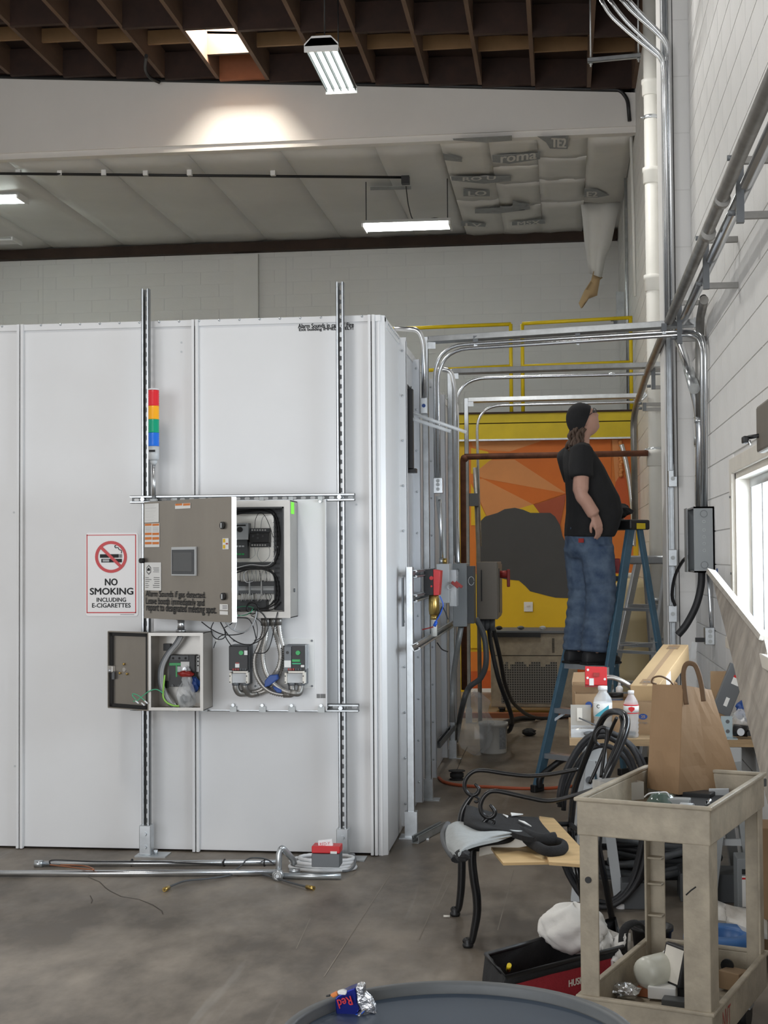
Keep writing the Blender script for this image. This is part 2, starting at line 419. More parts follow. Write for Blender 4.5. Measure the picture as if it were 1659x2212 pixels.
# saw-cut joints and cracks in the slab, thin grooves of dirt
def floor_line(pts, wd, m, name):
    b = B()
    P = [PZ(x, y, 0) for x, y in pts]
    for i in range(len(P)-1):
        d = (P[i+1]-P[i]); n = V((-d.y, d.x, 0)).normalized()*wd
        b.add([P[i]-n+V((0, 0, .0015)), P[i+1]-n+V((0, 0, .0015)), P[i+1]+n+V((0, 0, .0015)), P[i]+n+V((0, 0, .0015))], [(0, 1, 2, 3)])
    b.build(name, m, fl)
mat('crack', (.085, .072, .06), .9); mat('scuff', (.27, .24, .20), .8)
floor_line([(190, 1895), (215, 1905), (228, 1918), (238, 1925), (262, 1937), (300, 1943), (330, 1955)], .002, 'crack', 'floor_crack')
floor_line([(330, 1955), (350, 1968), (352, 1975)], .002, 'crack', 'floor_crack')
floor_line([(195, 1935), (200, 1945), (197, 1952)], .002, 'crack', 'floor_crack')
for pts in ([(842, 1890), (700, 2110)], [(968, 1880), (905, 2030)], [(1110, 1880), (1075, 2010)], [(975, 1900), (945, 1960)], [(670, 1985), (640, 2050)]):
    floor_line(pts, .002, 'scuff', 'floor_scuff')

# right wall with its window opening
WY0, WY1, WZ0, WZ1 = 4.3, 7.55, 1.17, 2.02
b = B()
b.box(XR, XR+.2, -6, WY0, 0, 7.6); b.box(XR, XR+.2, WY1, 21.7, 0, 7.6)
b.box(XR, XR+.2, WY0, WY1, 0, WZ0); b.box(XR, XR+.2, WY0, WY1, WZ1, 7.6)
wr = b.build('wall_right', 'mortar_dark', kind='structure', loc=(XR, 0, 0))
bh, bl = .195, .39
bm_ = B().box(-.008, .0, .004, bl-.004, .0035, bh-.0035)
proto = None
def blk(parent, mname, mesh, loc, sy=1.0):
    o = bpy.data.objects.new('block', mesh); col.objects.link(o); o.parent = parent; o.location = V(loc)-rootloc(parent); o.scale.y = sy; return o
me_blk = bpy.data.meshes.new('block'); me_blk.from_pydata(bm_.v, [], bm_.f); me_blk.materials.append(MAT['paint_block'])
z0r = 1.737
for k in range(-9, 20):
    z = z0r+k*bh
    off = 0 if k % 2 else .195
    for j in range(0, 14):
        y1 = 9.75-off-(j-1)*bl; y0 = y1-bl
        if y1 > 9.76: y1 = 9.75
        if y1-y0 < .1 or y0 < 5.0: continue
        if z > 1.6+1230/FPX*y1 or z < -.03: continue
        pieces = [(y0, y1)]
        if z+bh > WZ0-.02 and z < WZ1+.02:
            if y1 < WY1+.05: continue
            if y0 < WY1+.02: pieces = [(WY1+.02, y1)]
        for a, c in pieces:
            blk(wr, '', me_blk, (XR, a, z), (c-a)/bl)
# courses past the pilaster, too narrow to tell apart one by one
b = B()
for k in range(-8, 30):
    z = z0r+k*bh; off = .0 if k % 2 else .195
    y = 10.16-off
    while y < 21.4:
        a = max(y, 10.16); c = min(y+bl, 21.45)
        if c-a > .05: b.box(XR-.008, XR, a+.004, c-.004, z+.0035, z+bh-.0035)
        y += bl
b.build('block_courses', 'paint_block', wr, kind='stuff')
# pilaster
pl = B().box(.705, XR, 9.76, 10.15, 0, 7.6).build('wall_pilaster', 'paint_wall', kind='structure')
B().box(.783, .788, 9.756, 9.76, 0, 7.5).build('expansion_joint', 'black_matte', pl)
for k in range(-8, 30):
    z = z0r+k*bh*2
    if z > 7.4 or z < .3: continue
    B().box(.79, .898, 9.757, 9.76, z, z+.006).build('mortar_joint', 'mortar', pl)
# window
wn = B()
yj = WY1
c0 = B().box(XR-.02, XR, WY1, WY1+.085, WZ0-.08, WZ1+.08).box(XR-.02, XR, WY0-.08, WY1, WZ1, WZ1+.08).box(XR-.02, XR, WY0-.08, WY0, WZ0-.08, WZ1).build('window_1', 'cream', kind='structure', bevel=.004)
B().box(XR-.05, XR+.1, WY0-.1, WY1+.1, WZ0-.06, WZ0).build('window_sill', 'cream', c0, bevel=.005)
B().box(XR, XR+.12, WY1-.03, WY1, WZ0, WZ1).box(XR, XR+.12, WY0, WY1, WZ1-.03, WZ1).build('window_jamb', 'cream', c0)
for i, yy in enumerate([7.50, 7.10, 6.70, 6.30, 5.9, 5.5, 5.1, 4.7, 4.35]):
    B().box(XR+.075, XR+.115, yy-.022, yy+.022, WZ0, WZ1-.03).build('mullion', 'alu', c0)
B().box(XR+.07, XR+.12, WY0, WY1-.03, WZ1-.075, WZ1-.03).box(XR+.07, XR+.12, WY0, WY1-.03, WZ0, WZ0+.04).build('sash_rail', 'alu', c0)
for a, c in ((7.08, 7.48), (6.68, 7.08), (6.28, 6.68), (5.88, 6.28), (5.48, 5.88), (5.08, 5.48), (4.68, 5.08), (4.35, 4.68)):
    B().box(XR+.093, XR+.097, a, c, WZ0+.02, WZ1-.05).build('pane', 'clear_thin', c0)
for z in (1.25, 1.5, 1.9):
    B().cyl((XR-.026, WY1+.04, z), (XR-.02, WY1+.04, z), .006, n=8).build('screw', 'grey_dk', c0)

# back wall
wb = B().box(-9, XR+.2, YBK, YBK+.2, 0, 7.6).build('wall_back', 'mortar', kind='structure', loc=(0, YBK, 0))
me_b2 = bpy.data.meshes.new('block'); q = B().box(.004, bl-.004, -.006, 0, .003, bh-.003); me_b2.from_pydata(q.v, [], q.f); me_b2.materials.append(MAT['block_back'])
bl2 = .585; cnt = 0
for k in range(0, 16):
    z = 3.32+k*bh
    if z > 6.3: break
    for j in range(0, 18):
        x1 = XR-(j*bl2)-(bl2/2 if k % 2 else 0)+bl2/2; x0 = max(x1-bl2, -9); x1 = min(x1, XR)
        if x1-x0 < .1 or x1 < -8.9: continue
        if z < 5.0 and x1 < -2.6: continue
        o = bpy.data.objects.new('block', me_b2); col.objects.link(o); o.parent = wb; o.location = V((x0, YBK, z))-rootloc(wb); o.scale.x = (x1-x0)/bl; cnt += 1
a = PY(505, 690, YBK-.1); c = PY(557, 548, YBK-.1)
pb = B().box(a.x, c.x, YBK-.1, YBK, 3.3, c.z).build('back_pilaster', 'block_back', wb)
for xx in (93, 618):
    p = PY(xx, 600, YBK); B().box(p.x-.008, p.x+.008, YBK-.009, YBK-.006, 4.8, 6.25).build('expansion_joint', 'mortar_dark', wb)
lz = PY(600, 535, YBK-.15).z; lt = PY(600, 512, YBK-.15).z
t2 = B().box(-9, XR-.02, YBK-.15, YBK, lz-.04, 6.47).build('trim_1', 'ledger', kind='structure')
wl = B().box(-9.2, -9, -6, 21.7, 0, 8).build('wall_left', 'paint_wall', kind='structure')
# wall behind the photographer with the open bay door
b = B().box(-9, -7, -6.2, -6, 0, 8).box(.6, XR+.2, -6.2, -6, 0, 8).box(-7, .6, -6.2, -6, 4.5, 8).build('wall_front', 'paint_wall', kind='structure')

# roof: deck on joists that fall towards the right wall
def zt(x): return 6.879+(.931-x)*.0712
JX = [PY(x, y, 16.2).x for x, y in ((-205, 165), (-95, 165), (18, 168), (132, 168), (247, 170), (352, 172), (470, 174), (578, 176), (700, 180), (807, 182), (922, 185), (1037, 187), (1152, 189), (1272, 192))]
JX.append(XR-.03)
JX = [JX[0]-1.2, JX[0]-.6]+JX
JD = .34
SK0, SK1 = 14.62, 15.62                      # the skylight well
sb = 2+6                                        # bay between the 7th and 8th seen joists
b = B()
def deck(x0, x1, y0, y1):
    b.add([(x0, y0, zt(x0)+JD), (x1, y0, zt(x1)+JD), (x1, y1, zt(x1)+JD), (x0, y1, zt(x0)+JD), (x0, y0, zt(x0)+JD+.03), (x1, y0, zt(x1)+JD+.03), (x1, y1, zt(x1)+JD+.03), (x0, y1, zt(x0)+JD+.03)],
          [(3,2,1,0),(4,5,6,7),(0,1,5,4),(1,2,6,5),(2,3,7,6),(3,0,4,7)])
xs0, xs1 = JX[sb], JX[sb+1]
deck(-9, XR+.2, -6, SK0); deck(-9, XR+.2, SK1, 16.45); deck(-9, xs0, SK0, SK1); deck(xs1, XR+.2, SK0, SK1)
deck(-9, XR+.2, 16.45, 21.7)
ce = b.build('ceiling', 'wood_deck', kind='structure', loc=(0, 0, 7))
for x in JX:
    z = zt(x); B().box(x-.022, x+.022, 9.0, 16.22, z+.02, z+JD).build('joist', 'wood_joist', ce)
for i in range(len(JX)-1):
    x0, x1 = JX[i]+.022, JX[i+1]-.022; z = zt((x0+x1)/2)
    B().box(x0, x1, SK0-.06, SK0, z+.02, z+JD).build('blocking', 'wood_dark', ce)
    if i != sb: B().box(x0, x1, 15.5, 15.54, z+JD-.155, z+JD).build('blocking', 'wood_tan', ce)  # tan colour paints in the light that catches this row
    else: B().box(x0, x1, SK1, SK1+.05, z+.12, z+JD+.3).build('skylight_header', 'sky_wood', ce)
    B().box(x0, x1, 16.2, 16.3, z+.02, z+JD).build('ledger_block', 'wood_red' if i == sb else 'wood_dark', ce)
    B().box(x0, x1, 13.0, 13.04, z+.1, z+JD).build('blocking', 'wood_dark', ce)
for x in (xs0, xs1):
    s_ = -1 if x == xs0 else 1
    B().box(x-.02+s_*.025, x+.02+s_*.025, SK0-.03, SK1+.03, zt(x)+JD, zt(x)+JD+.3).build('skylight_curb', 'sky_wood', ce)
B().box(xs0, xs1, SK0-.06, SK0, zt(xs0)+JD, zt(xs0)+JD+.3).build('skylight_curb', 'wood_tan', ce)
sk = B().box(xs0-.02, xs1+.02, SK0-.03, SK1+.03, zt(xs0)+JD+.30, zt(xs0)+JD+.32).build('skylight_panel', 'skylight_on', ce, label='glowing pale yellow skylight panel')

# big white girder, deeper at the left
gz = 6.5
g = B().prism([(-8.99, YG, gz), (XR-.002, YG, gz), (XR-.002, YG, zt(XR)), (-8.99, YG, zt(-8.99))], (0, .15, 0)).build('roof_girder', 'girder', label='deep tapering white girder spanning the room under the brown joists', cat='beam')
B().box(-8.99, XR-.002, YG+.03, YG+.15, gz-.07, gz).build('bottom_flange', 'girder', g)
# rear ceiling of white insulation blankets
rc = B().box(-9, XR, YG+.15, YBK, 6.50, 6.53).build('ceiling_rear', 'insul', kind='structure')
def blanket(x0, x1, y0, y1, z, sag, m, nx=6, ny=8, seed=0, wob=.012):
    rnd = random.Random(seed); G = []
    for i in range(ny+1):
        row = []
        for j in range(nx+1):
            u, v = j/nx, i/ny
            row.append((x0+(x1-x0)*u, y0+(y1-y0)*v, z-sag*(math.sin(math.pi*u)**.6)*(.6+.4*math.sin(math.pi*v))+rnd.uniform(-wob, wob)*.5))
        G.append(row)
    return B().grid(G, True, (0, 0, .02)).build('insulation_panel', m, rc)
x = -9.0; i = 0
while x < -2.2:
    blanket(x, x+1.14, YG+.16, YBK-.16, 6.485, .03, 'insul', seed=i); x += 1.14; i += 1
xb = [x, -.98, -.30, .30, XR-.02]
# right part of the rear ceiling: patched facing with printed strips
blanket(x, -1.37, YG+.16, YBK-.16, 6.485, .02, 'insul', seed=50)
XI = [-1.37, -.80, -.235, .355]
rows = {0: [16.46, 18.0, 19.2, 21.3], 1: [16.46, 17.6, 18.4, 19.6, 21.3], 2: [16.46, 17.3, 18.3, 19.5, 21.3]}
k = 0
for i in range(3):
    for j in range(len(rows[i])-1):
        blanket(XI[i], XI[i+1], rows[i][j], rows[i][j+1]+.02, 6.455, .018, 'insul2', 5, 6, seed=100+k, wob=.018); k += 1
blanket(.355, XR-.02, 16.46, 19.6, 6.46, .04, 'insul2', 5, 8, seed=140, wob=.02)
def strip(poly, body=None, tx=None):
    P = [PZ(x_, y_, 6.405) for x_, y_ in poly]
    s_ = B().prism(P, (0, 0, .004)).build('print_strip', 'print_grey', rc)
    if body:
        a, b_, h = tx; p0 = PZ(*a, 6.402); p1 = PZ(*b_, 6.402); pu = PZ(a[0], a[1]-h, 6.402)
        text('printed_letters', body, p0, (p1-p0).normalized(), (pu-p0).normalized(), (p1-p0).length, (pu-p0).length, 'insul2', rc, .02)
strip([(978, 300), (1106, 293), (1106, 304), (1050, 308), (980, 303)])
strip([(957, 332), (998, 342), (998, 350), (960, 346)])
strip([(1063, 336), (1166, 331), (1166, 344), (1100, 354), (1064, 350)], 'roma', ((1082, 352), (1158, 343), 13))
strip([(1161, 295), (1228, 296), (1226, 322), (1188, 321), (1180, 308)], 'TE2', ((1192, 318), (1222, 319), 20))
strip([(974, 382), (1104, 381), (1104, 391), (1045, 397), (976, 390)], 'RO U', ((1000, 391), (1070, 388), 8))
strip([(1001, 409), (1058, 413), (1058, 424), (1001, 424)], 'LO', ((1012, 423), (1050, 422), 10))
strip([(1026, 452), (1145, 446), (1145, 452), (1080, 461), (1026, 461)])
strip([(1108, 432), (1120, 438), (1144, 441), (1130, 448), (1134, 454), (1106, 457)])
strip([(997, 478), (1050, 484), (1048, 490), (996, 488)], 'LV', ((1006, 489), (1040, 490), 7))
strip([(1106, 480), (1176, 474), (1178, 483), (1106, 487)], 'MSX', ((1118, 487), (1166, 484), 8))
strip([(1262, 408), (1290, 409), (1316, 422), (1290, 427), (1262, 426)], 'E2', ((1268, 425), (1290, 425), 11))
strip([(800, 404), (888, 402), (888, 409), (800, 411)])
# torn strip hanging down at the corner
ts = thing('torn_insulation', 'torn white insulation strip hanging from the ceiling corner with a tan tip', 'insulation', PY(1290, 440, 19.7))
L_ = [(1254, 436), (1258, 470), (1262, 520), (1268, 560), (1272, 590)]; R_ = [(1341, 436), (1332, 470), (1322, 520), (1306, 565), (1300, 600)]
G = []
for (a, c) in zip(L_, R_):
    row = []
    for t in range(7):
        u = t/6; row.append(PY(a[0]+(c[0]-a[0])*u, a[1]+(c[1]-a[1])*u, 19.7+.06*math.sin(u*7)))
    G.append(row)
B().grid(G, True, (0, .012, 0)).build('strip', 'insul2', ts)
tip = [[(1282, 585), (1290, 592), (1302, 600)], [(1277, 605), (1285, 610), (1296, 604)], [(1262, 628), (1275, 632), (1290, 638)], [(1250, 655), (1262, 652), (1272, 645)], [(1255, 666), (1259, 664), (1262, 658)]]
B().grid([[PY(x_, y_, 19.7+.05*((i+j) % 2)) for j, (x_, y_) in enumerate(r)] for i, r in enumerate(tip)], True, (0, .012, 0)).build('tan_tip', 'kraft_lt', ts)

# black conduit with junction box, below the rear ceiling
cd = thing('ceiling_conduit', 'thin black conduit with a box running below the white rear ceiling', 'conduit', PZ(400, 380, 6.42))
B().tube([PZ(-90, 374, 6.42), PZ(400, 379, 6.42), PZ(868, 383, 6.42)], .018, 8).build('pipe', 'black', cd)
p = PZ(876, 386, 6.40); B().box(p.x-.05, p.x+.05, p.y-.05, p.y+.05, 6.33, 6.43).build('junction_box', 'black', cd)
for xx in (40, 130, 225, 315, 410, 590):
    p = PZ(xx, 377, 6.42); B().box(p.x-.03, p.x+.03, p.y-.03, p.y+.03, 6.405, 6.475).build('clip', 'white_paint', cd)
def hang_lamp(xl, xr, yl, yr, Yd, label, wires, tube='tube_on'):
    t = thing('hanging_light', label, 'light', PY((xl+xr)/2, yl, Yd), 'fluorescent lights under the rear ceiling')
    a, c = PY(xl, yl, Yd), PY(xr, yr, Yd)
    B().add([(a.x, Yd-.2, a.z), (c.x, Yd-.2, c.z), (c.x, Yd+.2, c.z), (a.x, Yd+.2, a.z), (a.x, Yd-.1, a.z+.06), (c.x, Yd-.1, c.z+.06), (c.x, Yd+.1, c.z+.06), (a.x, Yd+.1, a.z+.06)],
        [(0,1,5,4),(1,2,6,5),(2,3,7,6),(3,0,4,7),(4,5,6,7),(3,2,1,0)]).build('housing', 'lamp_white', t)
    for q in (-.12, -.04, .04, .12):
        B().cyl((a.x+.03, Yd+q, a.z-.02), (c.x-.03, Yd+q, c.z-.02), .018, n=8).build('tube', tube, t)
    B().box(c.x-.025, c.x, Yd-.2, Yd+.2, c.z-.045, c.z).build('end_plate', 'lamp_white', t); B().box(a.x, a.x+.025, Yd-.2, Yd+.2, a.z-.045, a.z).build('end_plate', 'lamp_white', t)
    for wx in wires:
        p = PY(wx, yl, Yd); B().tube([(p.x, Yd, a.z+.05), (p.x, Yd, 6.46)], .006, 6).build('hanger_wire', 'black', t)
    return t
hl = hang_lamp(785, 975, 490, 484, 18.1, 'lit fluorescent light hanging by two wires below patched insulation', (791, 967))
hang_lamp(-150, 51, 434, 428, 18.1, 'lit fluorescent light cut off by the left edge of the picture', (38, -120))
hang_lamp(-190, 38, 522, 518, 20.6, 'unlit grey light fixture end below the far ceiling at left edge', (-100,), 'lamp_white')
p = PZ(877, 392, 6.4); q = PY(880, 488, 18.1)
B().tube(catmull([(p.x, p.y, 6.34), (p.x+.02, 18.08, 6.1), (p.x+.1, 18.1, 5.92), (q.x+.35, 18.1, q.z+.09), (q.x+.45, 18.1, q.z+.06)], 6), .007, 6).build('power_cord', 'black', hl)
# four-tube high bay in front of the girder
yl0, yl1 = 12.4, 13.6
zl = PY(700, 98, yl0).z
xa, xb_ = PY(660, 98, yl0).x, PY(727, 88, yl0).x
hb = thing('high_bay_light', 'lit four-tube high bay light hanging before the white girder', 'light', ((xa+xb_)/2, 13, zl))
xc = (xa+xb_)/2; hw = .155
B().add([(xc-hw, yl0, zl), (xc+hw, yl0, zl), (xc+hw, yl1, zl), (xc-hw, yl1, zl), (xc-hw*.6, yl0, zl+.07), (xc+hw*.6, yl0, zl+.07), (xc+hw*.6, yl1, zl+.07), (xc-hw*.6, yl1, zl+.07)],
   [(0,1,5,4),(1,2,6,5),(2,3,7,6),(3,0,4,7),(4,5,6,7),(3,2,1,0)]).build('housing', 'lamp_white', hb)
B().box(xc-hw+.004, xc+hw-.004, yl0+.02, yl1-.02, zl-.002, zl-.0005).build('reflector', 'reflector', hb)
for i in range(4):
    x_ = xc-hw+.05+i*(2*hw-.1)/3; B().cyl((x_, yl0+.04, zl-.022), (x_, yl1-.04, zl-.022), .017, n=10).build('tube', 'tube_hi', hb)
for i in range(5):
    x_ = xc-hw+.012+i*(2*hw-.024)/4; B().box(x_-.004, x_+.004, yl0+.03, yl1-.03, zl-.03, zl).build('reflector_rib', 'reflector', hb)
for y_ in (yl0, yl1-.02): B().prism([(xc-hw, y_, zl-.05), (xc+hw, y_, zl-.05), (xc+hw, y_, zl+.02), (xc+hw*.55, y_, zl+.09), (xc-hw*.55, y_, zl+.09), (xc-hw, y_, zl+.02)], (0, .02, 0)).build('end_plate', 'lamp_white', hb)
for y_ in (yl0+.2, yl1-.2): B().tube([(xc, y_, zl+.06), (xc, y_, zt(xc)+JD)], .007, 6).build('hanger_wire', 'black', hb)
# black cable stapled along the girder top, dropping at the right
B().tube(fillet([(-8.9, YG-.02, zt(-8.9)+.0), PY(1340, 194, YG-.02), PY(1356, 215, YG-.02), PY(1360, 262, YG-.02)], .06), .022, 8).build('girder_cable', 'black', label='black cable along the top edge of the white girder', cat='cable')
B().tube([PY(1362, 262, YG+.3), PY(1368, 470, YG+.3), PY(1372, 640, YG+.3)], .018, 8).build('thin_riser', 'pipe_white', label='thin white riser pipe in the rear right corner', cat='pipe')
jc = PY(320, 130, 13.6)
B().tube(catmull([PY(316, 120, 15.4), PY(314, 150, 15.9), PY(325, 168, 16.1), PY(345, 178, 16.2)], 6), .02, 8).build('joist_cable', 'black', label='short black cable looping off a joist left of the skylight', cat='cable')

# ---------------------------------------------------------------- mezzanine front: mural wall, fascia, deck, yellow railings
mz = PY(1100, 890, YM-.1).z
wm = B().box(-9, XR-.01, YM, YM+.12, 0, mz-.05).build('wall_mural', 'mur_yellow', kind='structure', loc=(0, YM, 0))
PL = [0]
def paint(name, m, pts, lay):
    P = [PY(x_, y_, YM) for x_, y_ in pts]; PL[0] += 1; P = [V((p.x, YM-.0012*PL[0], p.z)) for p in P]
    n = len(P); return B().prism(P, (0, .001, 0)).build(name, m, wm)
def z5(*a): return [(820+x_*.2652, 660+y_*.2652) for x_, y_ in a]
def zm(*a): return [(1150+x_*.2804, 840+y_*.2804) for x_, y_ in a]
def z6(*a): return [(820+x_*.2713, 1160+y_*.2713) for x_, y_ in a]
paint('paint_orange', 'mur_orange', [(1010, 948), (1352, 946), (1362, 951), (1368, 962), (1368, 1250), (1010, 1250)], 1)
paint('paint_peach', 'mur_peach', z5((745, 1110), (1330, 1100), (1060, 1190), (900, 1180), (760, 1150)), 2)
paint('paint_deep', 'mur_deep', z5((1330, 1100), (1540, 1095), (1540, 1255), (1100, 1255), (900, 1200), (1060, 1190)), 2)
paint('paint_yellow', 'mur_yellow', z5((745, 1160), (880, 1190), (920, 1250), (760, 1370), (745, 1370)), 3)
paint('paint_peach', 'mur_peach', z5((1100, 1255), (900, 1260), (765, 1370), (850, 1410), (1520, 1530)), 4)
paint('paint_deep', 'mur_deep', z5((1100, 1255), (1640, 1255), (1640, 1530), (1520, 1530)), 3)
paint('paint_deep', 'mur_deep', z5((840, 1410), (1520, 1530), (1250, 1620), (960, 1500)), 5)
paint('paint_peach', 'mur_peach', z5((755, 1430), (840, 1410), (1250, 1620), (1000, 1700), (880, 1740)), 6)
paint('paint_yellow', 'mur_yellow', z5((745, 1450), (880, 1740), (830, 1790), (745, 1790)), 7)
paint('paint_yellow', 'mur_yellow', z5((1250, 1620), (1330, 1710), (1000, 1720), (1150, 1650)), 7)
paint('paint_red', 'mur_red', z5((1255, 1625), (1520, 1535), (1470, 1790), (1380, 1700), (1310, 1700)), 8)
paint('paint_deep', 'mur_deep', [(1222, 948), (1320, 948), (1320, 1100), (1222, 1100)], 3)
paint('paint_peach', 'mur_peach', zm((610, 370), (690, 370), (690, 700), (640, 720)), 4)
paint('paint_deep', 'mur_deep', zm((690, 372), (745, 374), (768, 400), (768, 640), (690, 640)), 4)
paint('paint_red', 'mur_redor', zm((690, 640), (772, 800), (772, 1010), (600, 1010), (640, 720)), 5)
paint('paint_yellow', 'mur_yellow', [(1010, 1240), (1368, 1240), (1368, 1400), (1010, 1400)], 2)
paint('paint_orange', 'mur_orange', [(1010, 1408), (1368, 1400), (1368, 1452), (1010, 1452)], 3)
paint('paint_redorange', 'mur_redor', [(1010, 1450), (1368, 1440), (1368, 1487), (1010, 1488)], 4)
blob = [(1037, 1127), (1048, 1116), (1075, 1108), (1090, 1100), (1112, 1097), (1130, 1101), (1146, 1108), (1189, 1108), (1199, 1116), (1210, 1135), (1215, 1158), (1232, 1190), (1262, 1230), (1268, 1270), (1250, 1290), (1227, 1292), (1200, 1291), (1183, 1287), (1164, 1282), (1145, 1277), (1135, 1266), (1121, 1254), (1091, 1251), (1060, 1243), (1036, 1220), (1030, 1170)]
paint('paint_grey', 'mur_grey', blob, 10)
paint('paint_white', 'white_paint', [(1005, 1487), (1368, 1484), (1368, 1497), (1005, 1497)], 6)
p0, p1 = PY(1132, 1321, YM), PY(1151, 1300, YM)
sw = B().box(p0.x, p1.x, YM-.035, YM-.028, p0.z, p1.z).build('wall_plate', 'paper', label='white switch plate on the yellow part of the mural', cat='switch plate', bevel=.004)
B().box(p0.x+.03, p0.x+.07, YM-.042, YM-.035, p0.z+.06, p0.z+.08).build('toggle', 'cream', sw)
B().box(p0.x+.0, p1.x-.0, YM-.029, YM-.001, p0.z+.01, p1.z-.01).build('backing_box', 'grey_lt', sw)
# fascia boards + deck
f0, f1 = PY(1100, 948, YM-.1).z, mz
fm = (f0+f1)/2+.03
fa = thing('mezzanine', 'yellow fascia boards and deck of the mezzanine above the mural', 'mezzanine', (-1, YM-.1, f0))
B().box(-4, .86, YM-.1, YM-.002, f0, fm-.008).build('fascia_board', 'fascia_yellow', fa)
B().box(-4, .86, YM-.1, YM-.002, fm+.004, f1-.02).build('fascia_board', 'fascia_yellow', fa)
B().box(-4, .87, YM-.13, YBK-.02, f1-.02, f1).build('deck', 'wood_dark', fa)
B().box(-4, .86, YM-.06, YM-.002, fm-.01, fm+.006).build('board_gap', 'black_matte', fa)
B().box(-4, .86, YM-.115, YM-.002, f0-.02, f0).build('edge_trim', 'galv', fa)
def rail(label, xa, xb, ypa, ypb, yma, ymb, post):
    t = thing('yellow_railing', label, 'railing', PY(xa, 890, YM-.05), 'yellow railings on the mezzanine')
    r = .022
    B().tube([PY(xa, ypa, YM-.05), PY(xb, ypb, YM-.05)], r, 10).build('top_rail', 'yellow', t)
    B().tube([PY(xa, yma, YM-.05), PY(xb, ymb, YM-.05)], r, 10).build('mid_rail', 'yellow', t)
    for (px_, yt) in post:
        a = PY(px_, yt, YM-.05); c_ = PY(px_+2, 889, YM-.05); B().tube([a, (a.x, YM-.05, f1)], r, 10).build('post', 'yellow', t)
rail('yellow pipe railing section whose end post stands left of the other', 560, 1104, 722, 700, 818, 791, [(1103, 700), (620, 722)])
rail('yellow pipe railing section reaching the right wall', 1128, 1366, 699, 686, 791, 782, [(1128, 700), (1362, 687)])
# ================================================================ the booth
YF, XS, ZB, YE = 7.6, -.94, 2.91, 13.2
def PP(x, y, p, n):
    q = _ray(x, y); n = V(n); return C0+q*((V(p)-C0).dot(n)/q.dot(n))
bo = thing('panel_booth', 'large white steel panel booth with bolted flanges', 'booth', (-3, 10, 0))
j1, j2, j3 = PY(46, 1200, YF).x, PY(424, 1200, YF).x, PY(806, 1200, YF).x
JJ = [j1-2*(j2-j1), j1-(j2-j1), j1, j2, j3]
for i in range(4):
    B().box(JJ[i]+.004, JJ[i+1]-.004, YF, YF+.04, .012, ZB-.035).build('front_panel', 'booth_white', bo)
for jx in JJ[1:]:
    for s_ in (-1, 1):
        B().box(jx+s_*.011-.008, jx+s_*.011+.008, YF-.028, YF, .004, ZB).build('joint_flange', 'booth_white', bo, bevel=.002)
B().box(JJ[0], -.96, YF-.012, YF+.04, ZB-.035, ZB).build('top_flange', 'booth_white', bo, bevel=.002)
for k in range(22):
    x_ = -1.06-k*.113; B().ball((x_, YF-.014, ZB-.006), .007, 8, 4).build('bolt', 'galv', bo)
B().prism([(j3+.02, YF, 0), (-.965, YF, 0), (XS, YF+.02, 0), (XS, YF+.07, 0), (j3+.02, YF+.07, 0)], (0, 0, ZB)).build('corner_post', 'booth_white', bo)
B().box(-.975, -.966, YF-.006, YF, 0, ZB).build('corner_trim', 'booth_white', bo)
B().box(JJ[0], XS, YF+.02, YE, ZB-.03, ZB-.005).build('roof', 'booth_white', bo)
B().box(JJ[0], XS, YE-.04, YE, 0, ZB-.03).build('rear_panel', 'booth_white', bo)
B().box(JJ[0]-.04, JJ[0], YF, YE, 0, ZB-.005).build('left_panel', 'booth_white', bo)
SJ = [YF+.07, 8.28, 9.08, 10.1, 11.1, 12.1, YE]
for i in range(6):
    B().box(XS-.03, XS, SJ[i], SJ[i+1], .01, ZB-.03).build('side_panel', 'booth_side' if i else 'booth_white', bo)
    B().box(XS-.02, XS+.006, SJ[i]+.01, SJ[i+1]-.01, ZB-.06, ZB-.02).build('side_top_flange', 'booth_white', bo)
    y_ = SJ[i+1]
    if i < 5:
        B().box(XS, XS+.045, y_-.004, y_, .03, ZB-.02-(.03*i > 0)*.02).build('side_flange', 'booth_white' if i == 0 else 'booth_side', bo)
        B().box(XS+.042, XS+.046, y_-.004, y_+.03, .03, ZB-.04).build('flange_return', 'booth_white' if i == 0 else 'booth_side', bo)
        for k in range(11):
            if i < 3: B().ball((XS+.022, y_-.006, .16+k*.265), .0075, 8, 4, (1, 1.2, 1)).build('screw', 'galv', bo)
for k in range(9): B().ball((XS+.008, 7.72+k*.062, ZB-.035), .006, 6, 4).build('bolt', 'galv', bo)
B().box(XS-.001, XS+.003, 9.2, 9.42, .12, .62).build('side_opening', 'black_matte', bo)
for (x_, y_) in ((392, 740), (392, 760), (770, 1090), (32, 1655), (30, 1107)):
    p = PY(x_, y_, YF); B().cyl((p.x, YF-.002, p.z), (p.x, YF, p.z), .006, n=8).build('rivet', 'grey_lt', bo)
p0, p1 = PY(644, 709, YF-.002), PY(764, 700, YF-.002); zt_ = PY(644, 700, YF).z
text('lettering', 'Alarm Sounds in case of Fire', p0, (1, 0, 0), (0, 0, 1), p1.x-p0.x, zt_-p0.z, 'ink', bo, .045)
p0, p1 = PY(646, 717, YF-.002), PY(763, 709, YF-.002); zt_ = PY(646, 709, YF).z
text('lettering', 'Exit building IMMEDIATELY!', p0, (1, 0, 0), (0, 0, 1), p1.x-p0.x, zt_-p0.z, 'ink', bo, .045)
